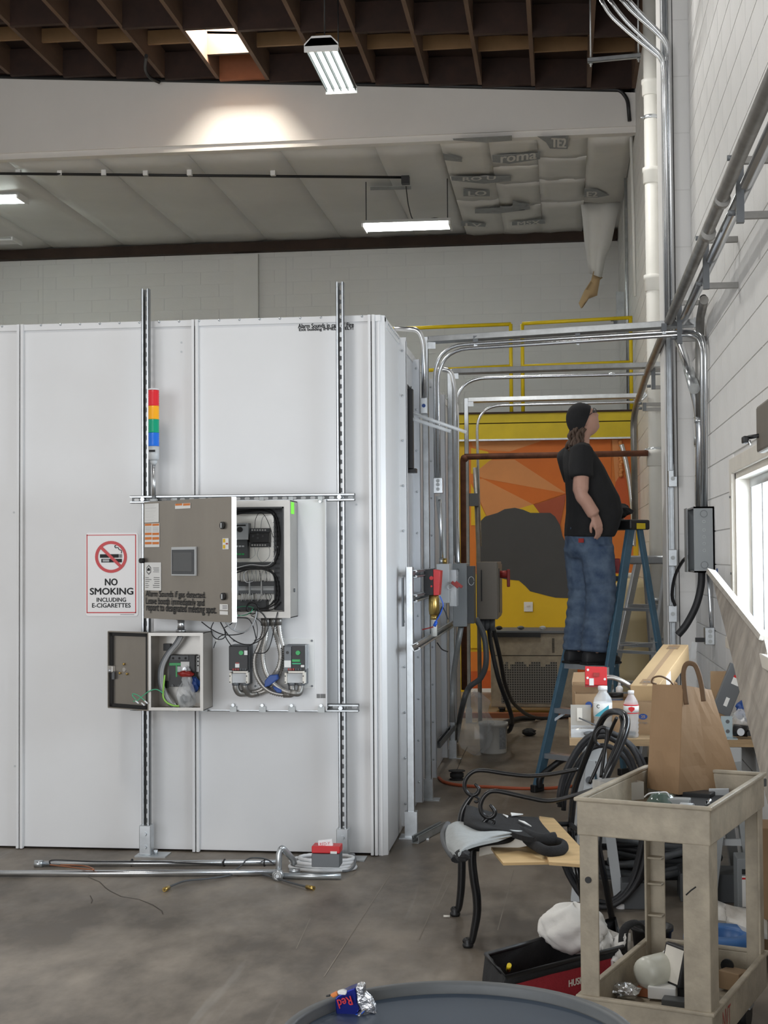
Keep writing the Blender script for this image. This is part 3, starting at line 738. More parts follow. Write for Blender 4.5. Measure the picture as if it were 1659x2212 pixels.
# dark lid edge lying on the booth roof
r0, r1 = PY(103, 692, YF+.5), PY(380, 684, YF+.5)
rp = thing('roof_panel', 'dark edged panel lying flat on the booth roof behind left post', 'panel', ((r0.x+r1.x)/2, YF+.7, ZB))
B().box(r0.x, r1.x, YF+.5, YF+1.1, ZB-.005, ZB+.03).build('board', 'white_paint', rp)
B().prism([(r0.x, YF+.48, ZB+.03), (r1.x+.03, YF+.48, ZB+.03), (r1.x-.03, YF+.48, ZB+.065), (r0.x, YF+.48, ZB+.065)], (0, .65, 0)).build('gasket', 'black', rp)

# slotted strut posts in front of the booth
YP = 7.49
def fpost(label, xpx, ytop):
    x_ = PY(xpx, 1200, YP).x; z1 = PY(xpx-8, ytop, YP).z
    t = thing('strut_post', label, 'strut', (x_, YP, 0), 'slotted strut posts before the booth')
    lp_ = B(); B().strut((x_, YP, .03), (x_, YP, z1), (0, -1, 0), slots=round((z1-.03)/.0508), lips=lp_).build('channel', 'galv_shaded', t); lp_.build('lips', 'galv', t)
    B().box(x_-.032, x_+.032, YP-.035, YP+.03, .006, .165).build('base_bracket', 'galv', t, bevel=.004)
    B().box(x_-.05, x_+.12, YP-.06, YP+.06, 0, .007).build('base_plate', 'galv', t)
    for z in (.05, .12): B().cyl((x_, YP-.045, z), (x_, YP-.035, z), .011, n=6).build('bolt', 'galv', t)
    B().tube([(x_+.05, YP, .007), (x_+.05, YP, .03)], .012, 6).build('anchor_bolt', 'galv', t)
    return x_
xl = fpost('slotted strut post beside the stack light, left of the cabinets', 316, 625)
xr = fpost('slotted strut post right of the white backboard', 738, 610)
YH = 7.445
def hstrut(label, xa, xb, ypx):
    a, c = PY(xa, 1200, YH).x, PY(xb, 1200, YH).x; z = PY(xb-20, ypx, YH).z
    t = thing('cross_strut', label, 'strut', ((a+c)/2, YH, z-.02), 'cross struts carrying the backboard')
    lp_ = B(); B().strut((a, YH, z), (c, YH, z), (0, -1, 0), slots=round((c-a)/.0508), lips=lp_).build('channel', 'galv_shaded', t); lp_.build('lips', 'galv', t)
    for xx in (xl, xr): B().cyl((xx, YH-.03, z), (xx, YH+.02, z), .012, n=6).build('bolt', 'galv', t)
    return z
zu = hstrut('slotted cross strut along the top of the white backboard', 283, 767, 1074)
zd = hstrut('slotted cross strut along the bottom of the white backboard', 283, 773, 1529)
# white backboard
YBB = 7.405
bx0, bx1 = PY(332, 1200, YBB).x, PY(705, 1200, YBB).x
bb = thing('backboard', 'white metal backboard carrying the cabinets and drives', 'panel', ((bx0+bx1)/2, YBB, zd))
B().box(bx0, bx1, YBB, YBB+.003, zd-.01, zu-.012).box(bx1-.003, bx1, YBB-.012, YBB, zd-.01, zu-.012).build('sheet', 'booth_white', bb)
for k in range(6):
    x_ = bx0+.12+k*(bx1-bx0-.15)/5
    B().box(x_-.012, x_+.012, YBB-.012, YBB-.004, zu-.026, zu+.004).build('clip', 'galv_dull', bb); B().cyl((x_, YBB-.018, zu-.024), (x_, YBB-.012, zu-.024), .007, n=6).build('bolt', 'galv', bb)
    B().box(x_-.018, x_+.018, YBB-.014, YBB-.004, zd-.02, zd+.01).build('clip', 'galv_dull', bb); B().cyl((x_, YBB-.018, zd+.016), (x_, YBB-.012, zd+.016), .009, n=6).build('bolt', 'galv', bb)
for (x0_, x1_) in ((684, 691), (692, 703)):
    p0, p1 = PY(x0_, 1508, YBB-.001), PY(x1_, 1499, YBB-.001)
    B().box(p0.x, p1.x, YBB-.0015, YBB-.0005, p0.z, p1.z).build('printed_mark', 'ink_dim', bb)

# ---------------------------------------------------------------- main control cabinet
YC = 7.2
mat('plate_bright', (.90, .88, .83), .35, .55)
cx0, cx1 = PY(312, 1200, YC).x, PY(627, 1200, YC).x
cz0, cz1 = PY(600, 1335, YC).z, PY(600, 1081, YC).z
ca = thing('control_cabinet', 'stainless control cabinet with door swung open and touchscreen', 'cabinet', ((cx0+cx1)/2, 7.3, cz0))
t_ = .004
B().box(cx0, cx1, YBB-.006, YBB-.002, cz0, cz1).box(cx0, cx0+t_, YC, YBB-.002, cz0, cz1).box(cx1-t_, cx1, YC, YBB-.002, cz0, cz1).box(cx0, cx1, YC, YBB-.002, cz0, cz0+t_).box(cx0, cx1, YC, YBB-.002, cz1-t_, cz1).build('body', 'steel_lip', ca)
lw = .033
B().box(cx0, cx1, YC-.003, YC, cz0, cz0+lw).box(cx0, cx1, YC-.003, YC, cz1-lw, cz1).box(cx0, cx0+lw, YC-.003, YC, cz0+lw, cz1-lw).box(cx1-lw, cx1, YC-.003, YC, cz0+lw, cz1-lw).build('front_lip', 'steel_lip', ca)
B().box(cx1-lw-.006, cx1-lw, YC-.012, YC+.006, cz0+lw, cz1-lw).box(cx0+lw, cx1-lw, YC-.012, YC+.006, cz1-lw-.008, cz1-lw).build('gasket_lip', 'black', ca)
B().box(cx0+.02, cx1-.05, YBB-.03, YBB-.027, cz0+.03, cz1-.03).build('mounting_plate', 'plate_bright', ca)
YI = YBB-.03
def CI(x_, y_, Yv=YI): return PY(x_, y_, Yv)
def cibox(name, m, x0_, y0_, x1_, y1_, d0, d1, parent=None, bevel=.0015):
    a, c_ = CI(x0_, y1_, YI-d1), CI(x1_, y0_, YI-d1)
    return B().box(a.x, c_.x, YI-d1, YI-d0, a.z, c_.z).build(name, m, parent or ca, bevel=bevel)
cibox('wire_duct', 'dark_grey', 592, 1094, 612, 1318, 0, .06)
cibox('wire_duct', 'dark_grey', 505, 1094, 592, 1110, 0, .06)
cibox('wire_duct', 'dark_grey', 505, 1214, 592, 1231, 0, .05)
cibox('wire_duct', 'dark_grey', 505, 1296, 575, 1318, 0, .07)
for k in range(22):
    cibox('duct_slot', 'black', 594, 1098+k*9.8, 604, 1102+k*9.8, .06, .062, bevel=0)
b_ = cibox('motor_starter', 'grey_lt', 508, 1130, 536, 1166, 0, .07)
cibox('contactor', 'dark_grey', 505, 1166, 534, 1206, 0, .06)
q = CI(519, 1144, YI-.07); B().cyl((q.x, YI-.085, q.z), (q.x, YI-.07, q.z), .014, n=16).build('rotary_knob', 'black', ca)
q = CI(519, 1144, YI-.07); B().box(q.x-.03, q.x+.03, YI-.072, YI-.07, q.z+.018, q.z+.026).build('starter_band', 'black', ca)
for r_ in range(2):
    for k in range(3):
        q = CI(512+k*6.5, 1180+r_*17, YI-.06); B().box(q.x-.006, q.x+.006, YI-.062, YI-.06, q.z-.004, q.z+.004).build('terminal_screw', 'green' if r_ else 'grey_lt', ca)
cibox('relay_module', 'black', 539, 1151, 580, 1172, 0, .07)
cibox('relay_terminal_strip', 'dark_grey', 540, 1141, 582, 1151, 0, .04); cibox('relay_terminal_strip', 'dark_grey', 540, 1172, 582, 1182, 0, .04)
for k in range(6):
    for yy in (1145, 1177.5):
        q = CI(545+k*5.6, yy, YI-.04); B().cyl((q.x, YI-.042, q.z), (q.x, YI-.04, q.z), .005, n=8).build('terminal_screw', 'paper', ca)
for (x_, y_) in ((547, 1158), (557, 1154), (557, 1162), (568, 1158)):
    q = CI(x_, y_, YI-.07); B().cyl((q.x, YI-.073, q.z), (q.x, YI-.07, q.z), .006, n=8).build('dial', 'dark_grey', ca)
cibox('terminal_rail', 'grey_lt', 505, 1265, 592, 1276, 0, .05)
cibox('terminal_row', 'dark_grey', 505, 1256, 592, 1265, 0, .06); cibox('terminal_row', 'grey_dk', 505, 1276, 592, 1283, 0, .06)
for k in range(3): cibox('end_stop', 'grey_lt', 511+k*26, 1254, 514+k*26, 1286, 0, .065)
for k in range(9):
    q = CI(593, 1118+k*10.5, YI-.06); B().ball((q.x-.004, YI-.062, q.z), .0035, 6, 4).build('cable_tag', 'wire_white', ca)
rnd = random.Random(3)
for k in range(16):
    x_ = 520+k*4.2; P = [CI(x_, 1257, YI-.062), CI(x_+rnd.uniform(-3, 3), 1245, YI-.08), CI(x_+rnd.uniform(-4, 4), 1232, YI-.055)]
    B().tube(catmull(P, 4), .0014, 5).build('wire', rnd.choice(['wire_white', 'wire_grey', 'black', 'wire_grey']), ca)
    P = [CI(x_, 1282, YI-.062), CI(x_+rnd.uniform(-4, 4), 1290, YI-.085), CI(x_+rnd.uniform(-5, 5), 1299, YI-.072)]
    B().tube(catmull(P, 4), .0014, 5).build('wire', rnd.choice(['wire_white', 'wire_grey', 'black', 'wire_white']), ca)
for P, r_, m_ in [
    ([(507, 1112), (545, 1104), (575, 1104), (592, 1116), (598, 1150), (597, 1200), (588, 1222), (560, 1226), (507, 1232)], .004, 'black'),
    ([(507, 1108), (560, 1100), (590, 1106), (602, 1140), (602, 1190), (592, 1216)], .004, 'black'),
    ([(550, 1142), (552, 1122), (560, 1108), (570, 1112), (580, 1130), (590, 1160)], .0016, 'black'),
    ([(563, 1142), (566, 1122), (572, 1112)], .0014, 'wire_grey'),
    ([(549, 1182), (551, 1198), (540, 1208)], .0014, 'wire_grey'), ([(560, 1182), (556, 1200), (566, 1214), (580, 1205), (583, 1190), (580, 1180)], .0014, 'wire_grey'),
    ([(507, 1230), (545, 1224), (580, 1230), (598, 1250), (602, 1280), (598, 1300), (580, 1312), (545, 1316)], .004, 'black'),
    ([(507, 1238), (550, 1228), (585, 1236), (594, 1255), (596, 1285), (590, 1302), (570, 1314)], .004, 'black'),
    ([(540, 1228), (528, 1238), (527, 1250), (533, 1258), (546, 1256)], .002, 'wire_white'),
    ([(507, 1228), (540, 1220), (575, 1222), (590, 1210), (600, 1180)], .002, 'wire_white'),
    ([(575, 1314), (585, 1305), (592, 1296)], .003, 'black'), ([(508, 1316), (530, 1322), (560, 1320), (590, 1316), (606, 1300)], .003, 'black'),
    ([(508, 1314), (524, 1310), (545, 1312), (552, 1322)], .0016, 'wire_green')]:
    B().tube(catmull([CI(x_, y_, YI-.085) for x_, y_ in P], 6), r_, 6).build('wire', m_, ca)
p0, p1 = PX(628, 1110, cx1+.001), PX(636, 1084, cx1+.001)
B().box(cx1, cx1+.001, YC+.02, YC+.11, PY(628, 1110, YC+.03).z, PY(628, 1084, YC+.03).z).build('lime_tag', 'lime', ca, label='bright green tag')
B().cyl((cx1, YC+.1, cz0+.14), (cx1+.006, YC+.1, cz0+.14), .01, n=10).build('plug', 'grey_dk', ca)

# the open door
hp = V((cx0, YC-.004, cz0)); Wd = cx1-cx0
def endpx(th):
    e = hp+V((Wd*math.cos(th), -Wd*math.sin(th), .3)); q = CM.transposed() @ (e-C0); return 829.5+FPX*q.x/-q.z
lo, hi = .2, 1.4
for _ in range(40):
    mid = (lo+hi)/2
    if endpx(mid) > 500: lo = mid
    else: hi = mid
TH = lo
du = V((math.cos(TH), -math.sin(TH), 0)); dn = V((-math.sin(TH), -math.cos(TH), 0)); UZ = V((0, 0, 1))
dz0, dz1 = cz0+.002, cz1-.002
dt = .028
dr = B().obox(hp+du*(Wd/2)+V((0, 0, (dz1-dz0)/2+.002)), du, dn, UZ, Wd/2, .0015, (dz1-dz0)/2)
for s0 in (0, Wd): dr.obox(hp+du*s0-dn*(dt/2)+V((0, 0, (dz1-dz0)/2+.002)), du, dn, UZ, .002, dt/2, (dz1-dz0)/2)
for z_ in (dz0, dz1): dr.obox(V((0, 0, z_-hp.z))+hp+du*(Wd/2)-dn*(dt/2), du, dn, UZ, Wd/2, dt/2, .0015)
door = dr.build('door', 'stainless', ca)
B().obox(hp+du*(Wd+.0035)-dn*(dt/2-.001)+V((0, 0, (dz1-dz0)/2+.002)), du, dn, UZ, .001, dt/2, (dz1-dz0)/2).build('edge_strip', 'stainless_lt', door)
fp = hp+dn*.003
def PD(x_, y_, lift=.0): return PP(x_, y_, fp+dn*lift, dn)
def dplate(name, m, x0_, y0_, x1_, y1_, th=.001, lift=0, bevel=0):
    a, c_ = PD(x0_, y1_), PD(x1_, y0_); wv = (c_-a).dot(du); hv = abs(c_.z-a.z)
    return B().obox(a+du*(wv/2)+V((0, 0, hv/2))+dn*(lift+th/2), du, dn, UZ, wv/2, th/2, hv/2).build(name, m, door, bevel=bevel)
def dtext(body, x0_, y0_, x1_, y1_, m='ink', bold=.02, lift=.0015):
    a, c_ = PD(x0_, y1_), PD(x1_, y0_)
    return text('lettering', body, a, du, UZ, (c_-a).dot(du), c_.z-a.z, m, door, bold, dn*lift)
dplate('touchscreen', 'grey_lt', 374, 1181, 425.5, 1243.5, .012, 0, .002); dplate('screen_frame', 'dark_grey', 376, 1187, 424, 1240, .002, .012); dplate('screen_glass', 'screen', 379.5, 1193, 419.5, 1234, .001, .014)
dplate('instruction_sheet', 'paper', 312.5, 1087, 343, 1129)
for k in range(11): dplate('print_line', 'ink_dim', 314, 1091+k*3.2, 336+random.uniform(-4, 5), 1092+k*3.2, .0004, .001)
dplate('warning_sticker', 'paper', 313, 1130, 344.5, 1182)
for (a, c_) in ((1131, 1136), (1150.5, 1156), (1160, 1166), (1170.5, 1176)):
    dplate('warning_band', 'orange_lbl', 313.5, a, 328, c_, .0004, .001); dplate('warning_band', 'orange_lbl', 329.5, a, 344, c_, .0004, .001)
for k in range(5):
    dplate('print_line', 'ink_dim', 314.5, 1138.5+k*2.2, 327, 1139.3+k*2.2, .0004, .001); dplate('print_line', 'ink_dim', 330.5, 1138.5+k*2.2, 343, 1139.3+k*2.2, .0004, .001)
dplate('name_plate', 'paper', 313, 1215, 348, 1275)
for pts in ([(322, 1220), (327, 1226), (327, 1236), (322, 1242), (317, 1236), (317, 1226)],):
    P = [PD(*c_)+dn*.0014 for c_ in pts]; B().prism(P, dn*.0004).build('emblem', 'ink_dim', door)
    P = [PD(322+(x_-322)*.7, 1231+(y_-1231)*.7)+dn*.0019 for x_, y_ in pts]; B().prism(P, dn*.0003).build('emblem_field', 'paper', door)
    P = [PD(x_, y_)+dn*.0023 for x_, y_ in ((319, 1233), (325, 1233), (325, 1229), (322, 1226), (319, 1229))]; B().prism(P, dn*.0003).build('emblem_mark', 'ink', door)
for k in range(4): dplate('print_line', 'ink_dim', 331+random.uniform(0, 2), 1226+k*3, 344, 1227+k*3, .0004, .001)
for k in range(6): dplate('print_line', 'ink_dim', 314.5, 1247+k*4.2, 320+random.uniform(0, 8), 1248.3+k*4.2, .0004, .001); dplate('print_line', 'ink_dim', 330+random.uniform(0, 4), 1247+k*4.2, 345, 1248.3+k*4.2, .0004, .001)
dplate('warning_sticker', 'paper', 378.5, 1086.5, 411.5, 1099.5); dplate('warning_band', 'orange_lbl', 379, 1087.5, 394, 1092.5, .0004, .001); dplate('warning_band', 'orange_lbl', 396, 1087, 411, 1092.5, .0004, .001)
dplate('small_sticker', 'paper', 481, 1162.5, 494, 1186.5); dplate('sticker_mark', 'mur_yellow', 482, 1164, 487, 1172, .0004, .001); dplate('sticker_mark', 'mur_yellow', 482, 1177, 487, 1185, .0004, .001); dplate('sticker_mark', 'red_dark', 488, 1173, 493, 1176, .0004, .001)
dplate('small_sticker', 'paper', 475, 1305.5, 492.5, 1317.5); dplate('small_sticker', 'paper', 475, 1320.5, 492.5, 1327.5)
for k in range(3): dplate('print_line', 'ink_dim', 481, 1308+k*3, 491, 1309+k*3, .0004, .001)
for (x_, y_) in ((482, 1135), (483.5, 1288.5)):
    q = PD(x_, y_); B().cyl(q, q+dn*.01, .018, n=16).build('lock', 'black', door); B().obox(q+dn*.012, du, dn, UZ, .003, .003, .012).build('lock_slot', 'grey_lt', door)
q = PD(312.5, 1211); B().cyl(q-du*.012, q-du*.01+dn*.02, .014, n=10).build('side_knob', 'black', door)
dtext('Alarm Sounds if gas detected.', 315, 1278.5, 444, 1292.5)
dtext('Leave booth immediately and', 315.5, 1294, 441, 1309)
dtext('report to designated meeting spot.', 316.5, 1308.5, 467, 1324)

# ---------------------------------------------------------------- sign
YS = YF-.004
sg = thing('no_smoking_sign', 'white and red no smoking sign on the booth wall', 'sign', PY(242, 1330, YS))
def rrect(x0_, y0_, x1_, y1_, r_, Yv, n=5):
    out = []
    for (cx_, cy_, a0) in ((x1_-r_, y0_+r_, -90), (x1_-r_, y1_-r_, 0), (x0_+r_, y1_-r_, 90), (x0_+r_, y0_+r_, 180)):
        for k in range(n+1):
            a = math.radians(a0+90*k/n); out.append(PY(cx_+r_*math.cos(a), cy_+r_*math.sin(a), Yv))
    return out
B().prism(rrect(185.5, 1151, 298.5, 1331, 6, YS), (0, .003, 0)).build('plate', 'sign_white', sg)
def srect(name, m, x0_, y0_, x1_, y1_, lay=1):
    a, c_ = PY(x0_, y1_, YS), PY(x1_, y0_, YS); return B().box(a.x, c_.x, YS-.0006*lay-.0005, YS-.0006*lay, a.z, c_.z).build(name, m, sg)
for r_ in ((187, 1154.5, 293, 1157), (188, 1322, 294, 1324.5), (187, 1154.5, 189, 1324.5), (292, 1154.5, 294, 1324.5)): srect('border', 'sign_red', *r_)
def ring(cx_, cy_, ro, ri, m, lay, name, n=40):
    b_ = B(); vs = []
    for k in range(n):
        a = 2*math.pi*k/n; o_ = PY(cx_+ro*math.cos(a), cy_+ro*math.sin(a), YS); i_ = PY(cx_+ri*math.cos(a), cy_+ri*math.sin(a), YS)
        vs += [V((o_.x, YS-.0006*lay, o_.z)), V((i_.x, YS-.0006*lay, i_.z))]
    b_.add(vs, [(2*k, 2*((k+1) % n), 2*((k+1) % n)+1, 2*k+1) for k in range(n)]); b_.build(name, m, sg)
srect('cigarette', 'ink', 216, 1197, 257, 1205, 2); srect('cigarette_tip', 'ink', 258.5, 1197, 260.5, 1205, 2); srect('cigarette_tip', 'ink', 262, 1197, 263.5, 1205, 2)
srect('vape', 'ink', 219, 1207, 263.5, 1215, 2); srect('vape_window', 'wire_grey', 222, 1208.5, 236, 1213.5, 3)
B().tube(catmull([PY(x_, y_, YS-.002) for x_, y_ in ((262, 1195), (262, 1189), (257, 1187), (255, 1183), (249, 1183), (248, 1179), (251, 1179))], 5), .0022, 6).build('smoke', 'ink', sg)
ring(240, 1203, 34.5, 28, 'sign_red', 4, 'prohibition_ring')
P = [PY(x_, y_, YS) for x_, y_ in ((215, 1183.5), (219.5, 1179), (264.5, 1222.5), (260, 1227))]; B().prism([V((p.x, YS-.0035, p.z)) for p in P], (0, .0008, 0)).build('prohibition_bar', 'sign_red', sg)
def stext(body, x0_, y0_, x1_, y1_, bold):
    a, c_ = PY(x0_, y1_, YS-.001), PY(x1_, y0_, YS-.001); text('lettering', body, a, (1, 0, 0), UZ, c_.x-a.x, c_.z-a.z, 'ink', sg, bold)
stext('NO', 227, 1250, 253.5, 1264.5, .05); stext('SMOKING', 194.5, 1270, 287.5, 1284.5, .05); stext('INCLUDING', 209, 1291, 272, 1300, .04); stext('E-CIGARETTES', 199, 1303, 282, 1312.5, .04)
srect('fine_print', 'ink_dim', 260, 1327, 290, 1328, 1)

# ---------------------------------------------------------------- stack light
YL = 7.42
q = PY(337, 1080, YL)
sl = thing('stack_light', 'four-colour stack light on a pole above the cabinet', 'signal light', (q.x, YL, q.z))
xs_ = PY(332, 900, YL).x; zz = [PY(332, y_, YL).z for y_ in (843, 877, 906, 935, 964, 994)]
for i, (m_, n_) in enumerate((('led_red', 'red_lens'), ('led_amber', 'amber_lens'), ('led_green', 'green_lens'), ('led_blue', 'blue_lens'))):
    hh = (zz[i]-zz[i+1]); prof = [(.030, 0)]
    for k in range(7): prof += [(.030, hh*(k+.2)/7), (.0285, hh*(k+.6)/7)]
    prof += [(.030, hh*.985)]
    B().lathe((xs_, YL, zz[i+1]), (0, 0, 1), prof, 20).build(n_, m_, sl)
B().lathe((xs_, YL, zz[0]), (0, 0, 1), [(.03, 0), (.031, .004), (.025, .009), (.001, .011)], 20).build('cap', 'wire_white', sl)
B().lathe((xs_, YL, zz[5]), (0, 0, 1), [(.022, 0), (.029, .006), (.0295, zz[4]-zz[5]-.001)], 20).build('base', 'grey_lt', sl)
B().box(xs_-.018, xs_+.016, YL-.031, YL-.029, zz[5]+.042, zz[5]+.054).build('base_print', 'ink', sl)
B().lathe((xs_, YL, zz[5]-.025), (0, 0, 1), [(.012, 0), (.019, .012), (.019, .026)], 14).build('collar', 'grey_lt', sl)
B().cyl((xs_, YL, q.z-.01), (xs_, YL, zz[5]-.01), .0105, n=12).build('pole', 'emt', sl)
B().cyl((xs_, YL, q.z-.012), (xs_, YL, q.z+.004), .022, n=14).build('foot', 'grey_lt', sl)
# ---------------------------------------------------------------- disconnect box below the cabinet
YD = 7.205
ex0, ex1 = PY(320, 1450, YD).x, PY(439, 1450, YD).x
ez0, ez1 = PY(380, 1535, YD).z, PY(380, 1367, YD).z
db = thing('disconnect_box', 'small open stainless box holding a breaker below the cabinet', 'electrical box', ((ex0+ex1)/2, 7.3, ez0))
B().box(ex0, ex1, YBB-.006, YBB-.002, ez0, ez1).box(ex0, ex0+.003, YD, YBB-.002, ez0, ez1).box(ex1-.003, ex1, YD, YBB-.002, ez0, ez1).box(ex0, ex1, YD, YBB-.002, ez0, ez0+.003).box(ex0, ex1, YD, YBB-.002, ez1-.003, ez1).build('body', 'stainless', db)
lw = .016
B().box(ex0, ex1, YD-.003, YD, ez0, ez0+lw).box(ex0, ex1, YD-.003, YD, ez1-lw, ez1).box(ex0, ex0+lw, YD-.003, YD, ez0+lw, ez1-lw).box(ex1-lw, ex1, YD-.003, YD, ez0+lw, ez1-lw).build('front_lip', 'steel_lip', db)
B().box(ex0+.05, ex1-.015, YBB-.025, YBB-.022, ez0+.02, ez1-.02).build('mounting_plate', 'steel_lip', db)
def zb(x_, y_): return (220+x_*.16878, 1340+y_*.16878)     # coordinates of a close look at the box
def dbox(name, m, a, c_, d0, d1, bevel=.001):
    p0, p1 = PY(*zb(a[0], c_[1]), YBB-.025-d1), PY(*zb(c_[0], a[1]), YBB-.025-d1)
    return B().box(p0.x, p1.x, YBB-.025-d1, YBB-.025-d0, p0.z, p1.z).build(name, m, db, bevel=bevel)
dbox('breaker', 'black', (860, 445), (1190, 850), 0, .06)
dbox('breaker_top', 'dark_grey', (880, 450), (1110, 510), .06, .065)
dbox('breaker_label', 'green', (862, 545), (1010, 580), .06, .062); dbox('breaker_label', 'green', (945, 580), (965, 725), .06, .062)
dbox('breaker_plate', 'paper', (1010, 530), (1120, 660), .06, .064); dbox('breaker_plate', 'grey_lt', (965, 590), (1015, 660), .064, .066)
q = PY(*zb(1065, 625), YBB-.1); B().cyl((q.x, YBB-.11, q.z), (q.x, YBB-.09, q.z), .011, n=12).build('rotary_shaft', 'alu', db)
for k in range(3):
    q = PY(*zb(912+k*80, 485), YBB-.09); B().cyl((q.x, YBB-.092, q.z), (q.x, YBB-.09, q.z), .006, n=8).build('terminal', 'black_matte', db)
    q = PY(*zb(905+k*80, 835), YBB-.09); B().cyl((q.x, YBB-.092, q.z), (q.x, YBB-.085, q.z), .007, n=8).build('terminal', 'dark_grey', db)
dbox('ground_bar', 'black', (785, 300), (875, 390), 0, .03); dbox('ground_bar', 'black', (760, 780), (835, 868), 0, .03)
dbox('side_terminal', 'paper', (1195, 455), (1245, 660), 0, .03)
for yy in (480, 525, 580): q = PY(*zb(1228, yy), YBB-.06); B().cyl((q.x, YBB-.058, q.z), (q.x, YBB-.055, q.z), .004, n=8).build('screw', 'ink', db)
for off, m_ in ((0, 'grey_dk'), (22, 'wire_grey'), (44, 'wire_grey')):
    B().tube(catmull([PY(*zb(x_+off, y_), YBB-.1) for x_, y_ in ((985, 205), (930, 300), (830, 420), (755, 560), (730, 690), (740, 830), (790, 960), (850, 1060), (910, 1110))], 6), .0075, 8).build('cable', m_, db)
B().tube(catmull([PY(*zb(x_, y_), YBB-.13) for x_, y_ in ((805, 700), (790, 850), (785, 980), (830, 1050), (910, 1090), (990, 1098))], 6), .005, 8).build('ground_cable', 'wire_yellowgreen', db)
B().tube(catmull([PY(*zb(x_, y_), YD-.02) for x_, y_ in ((780, 930), (700, 885), (610, 905), (520, 970), (450, 1030), (400, 1035))], 6), .0025, 6).build('wire', 'wire_green', db)
B().tube(catmull([PY(*zb(x_, y_), YD-.02) for x_, y_ in ((440, 1020), (395, 970), (400, 940), (470, 965), (560, 1040))], 6), .0025, 6).build('wire', 'wire_green', db)
for (x_, y_) in ((430, 1030), (545, 1030), (505, 1055)):
    a, c_ = PY(*zb(x_, y_), YD-.02), PY(*zb(x_+40, y_+35), YD-.02); B().cyl(a, c_, .004, n=8).build('wire_tip', 'wire_white', db)
# plastic bag of parts inside, red top and blue cloth
bag_ = thing('parts_bag', 'crumpled clear parts bag with red top inside the open box', 'bag', PY(*zb(1060, 1100), YD+.08))
rnd = random.Random(5)
def crumple(cpx, rx, rz, Yc, ry, n=12, m=8, amp=.25, seed=1):
    r_ = random.Random(seed); b_ = B(); vs = []; fs = []
    c_ = V(cpx)
    for i in range(m+1):
        th = math.pi*i/m
        for k in range(n):
            a = 2*math.pi*k/n; f_ = 1+r_.uniform(-amp, amp)
            vs.append(c_+V((rx*math.sin(th)*math.cos(a)*f_, ry*math.sin(th)*math.sin(a)*f_, rz*math.cos(th)*(1+r_.uniform(-amp, amp)*.4))))
    for i in range(m):
        for k in range(n): fs.append((i*n+k, (i+1)*n+k, (i+1)*n+(k+1) % n, i*n+(k+1) % n))
    return b_.add(vs, fs, False)
q = PY(*zb(1090, 960), YD+.1); crumple(q, .05, .075, 0, .04, seed=2).build('bag_body', 'clear_plastic', bag_)
q = PY(*zb(1090, 760), YD+.09); crumple(q, .025, .07, 0, .02, seed=3).build('bag_neck', 'clear_plastic', bag_)
q = PY(*zb(1080, 685), YD+.085); crumple(q, .045, .018, 0, .02, seed=4, amp=.2).build('bag_seal', 'red_dark', bag_)
q = PY(*zb(1050, 1010), YD+.1); crumple(q, .02, .025, 0, .02, seed=6).build('hardware', 'grey_dk', bag_)
q = PY(*zb(1188, 820), YD+.12); crumple(q, .028, .042, 0, .02, seed=5, amp=.18).build('blue_cloth', 'blue', label='blue cloth scrap stuffed in the open box', cat='cloth')
# box door swung back to the left
hp2 = V((ex0, YD-.002, ez0)); a2 = math.radians(180-43); eu = V((math.cos(a2), math.sin(a2)*.95, 0)).normalized()
e_end = PY(234, 1450, YD+.13); eu = V((e_end.x-hp2.x, .13, 0)); W2 = eu.length; eu.normalize(); en = V((eu.y, -eu.x, 0))
if en.y > 0: en = -en
h2 = (ez1-ez0)/2
dd = B().obox(hp2+eu*(W2/2)+UZ*h2-en*.02, eu, en, UZ, W2/2, .0015, h2)
for s0 in (0, W2): dd.obox(hp2+eu*s0+UZ*h2-en*.01, eu, en, UZ, .003, .012, h2)
for z_ in (0, 2*h2): dd.obox(hp2+eu*(W2/2)+UZ*z_-en*.01, eu, en, UZ, W2/2, .012, .003)
door2 = dd.build('door', 'stainless', db)
b_ = B()
for s0 in (.014, W2-.014): b_.obox(hp2+eu*s0+UZ*h2-en*.013, eu, en, UZ, .009, .006, h2-.006)
for z_ in (.013, 2*h2-.013): b_.obox(hp2+eu*(W2/2)+UZ*z_-en*.013, eu, en, UZ, W2/2-.006, .006, .009)
b_.build('gasket', 'black', door2)
ip = hp2-en*.0185
def P2(x_, y_): return PP(*zb(x_, y_), ip, en)
for (x_, y_) in ((290, 560), (238, 675), (330, 685)): q = P2(x_, y_); B().ball(q+en*.006, .007, 8, 5).build('screw', 'brass', door2)
q = P2(290, 630); B().cyl(q, q+en*.004, .012, n=12).build('shaft_ring', 'stainless_lt', door2)
q = P2(145, 620); B().obox(q+en*.012, eu, en, UZ, .018, .012, .018).build('latch', 'stainless_lt', door2, bevel=.004); B().ball(q+en*.026-UZ*.008, .009, 8, 5).build('latch_knob', 'alu', door2)
B().obox(P2(170, 700)+en*.014, eu, en, UZ, .008, .003, .022).build('latch_arm', 'grey_dk', door2)
# nipple between the two boxes
nx = PY(391, 1355, 7.3).x
nz = B().cyl((nx, 7.3, ez1), (nx, 7.3, cz0), .019, n=14)
nz.cyl((nx, 7.3, ez1), (nx, 7.3, ez1+.012), .028, n=8).cyl((nx, 7.3, cz0-.014), (nx, 7.3, cz0), .028, n=8)
nz.build('conduit_nipple', 'emt', label='short conduit nipple joining the two stainless boxes', cat='conduit')

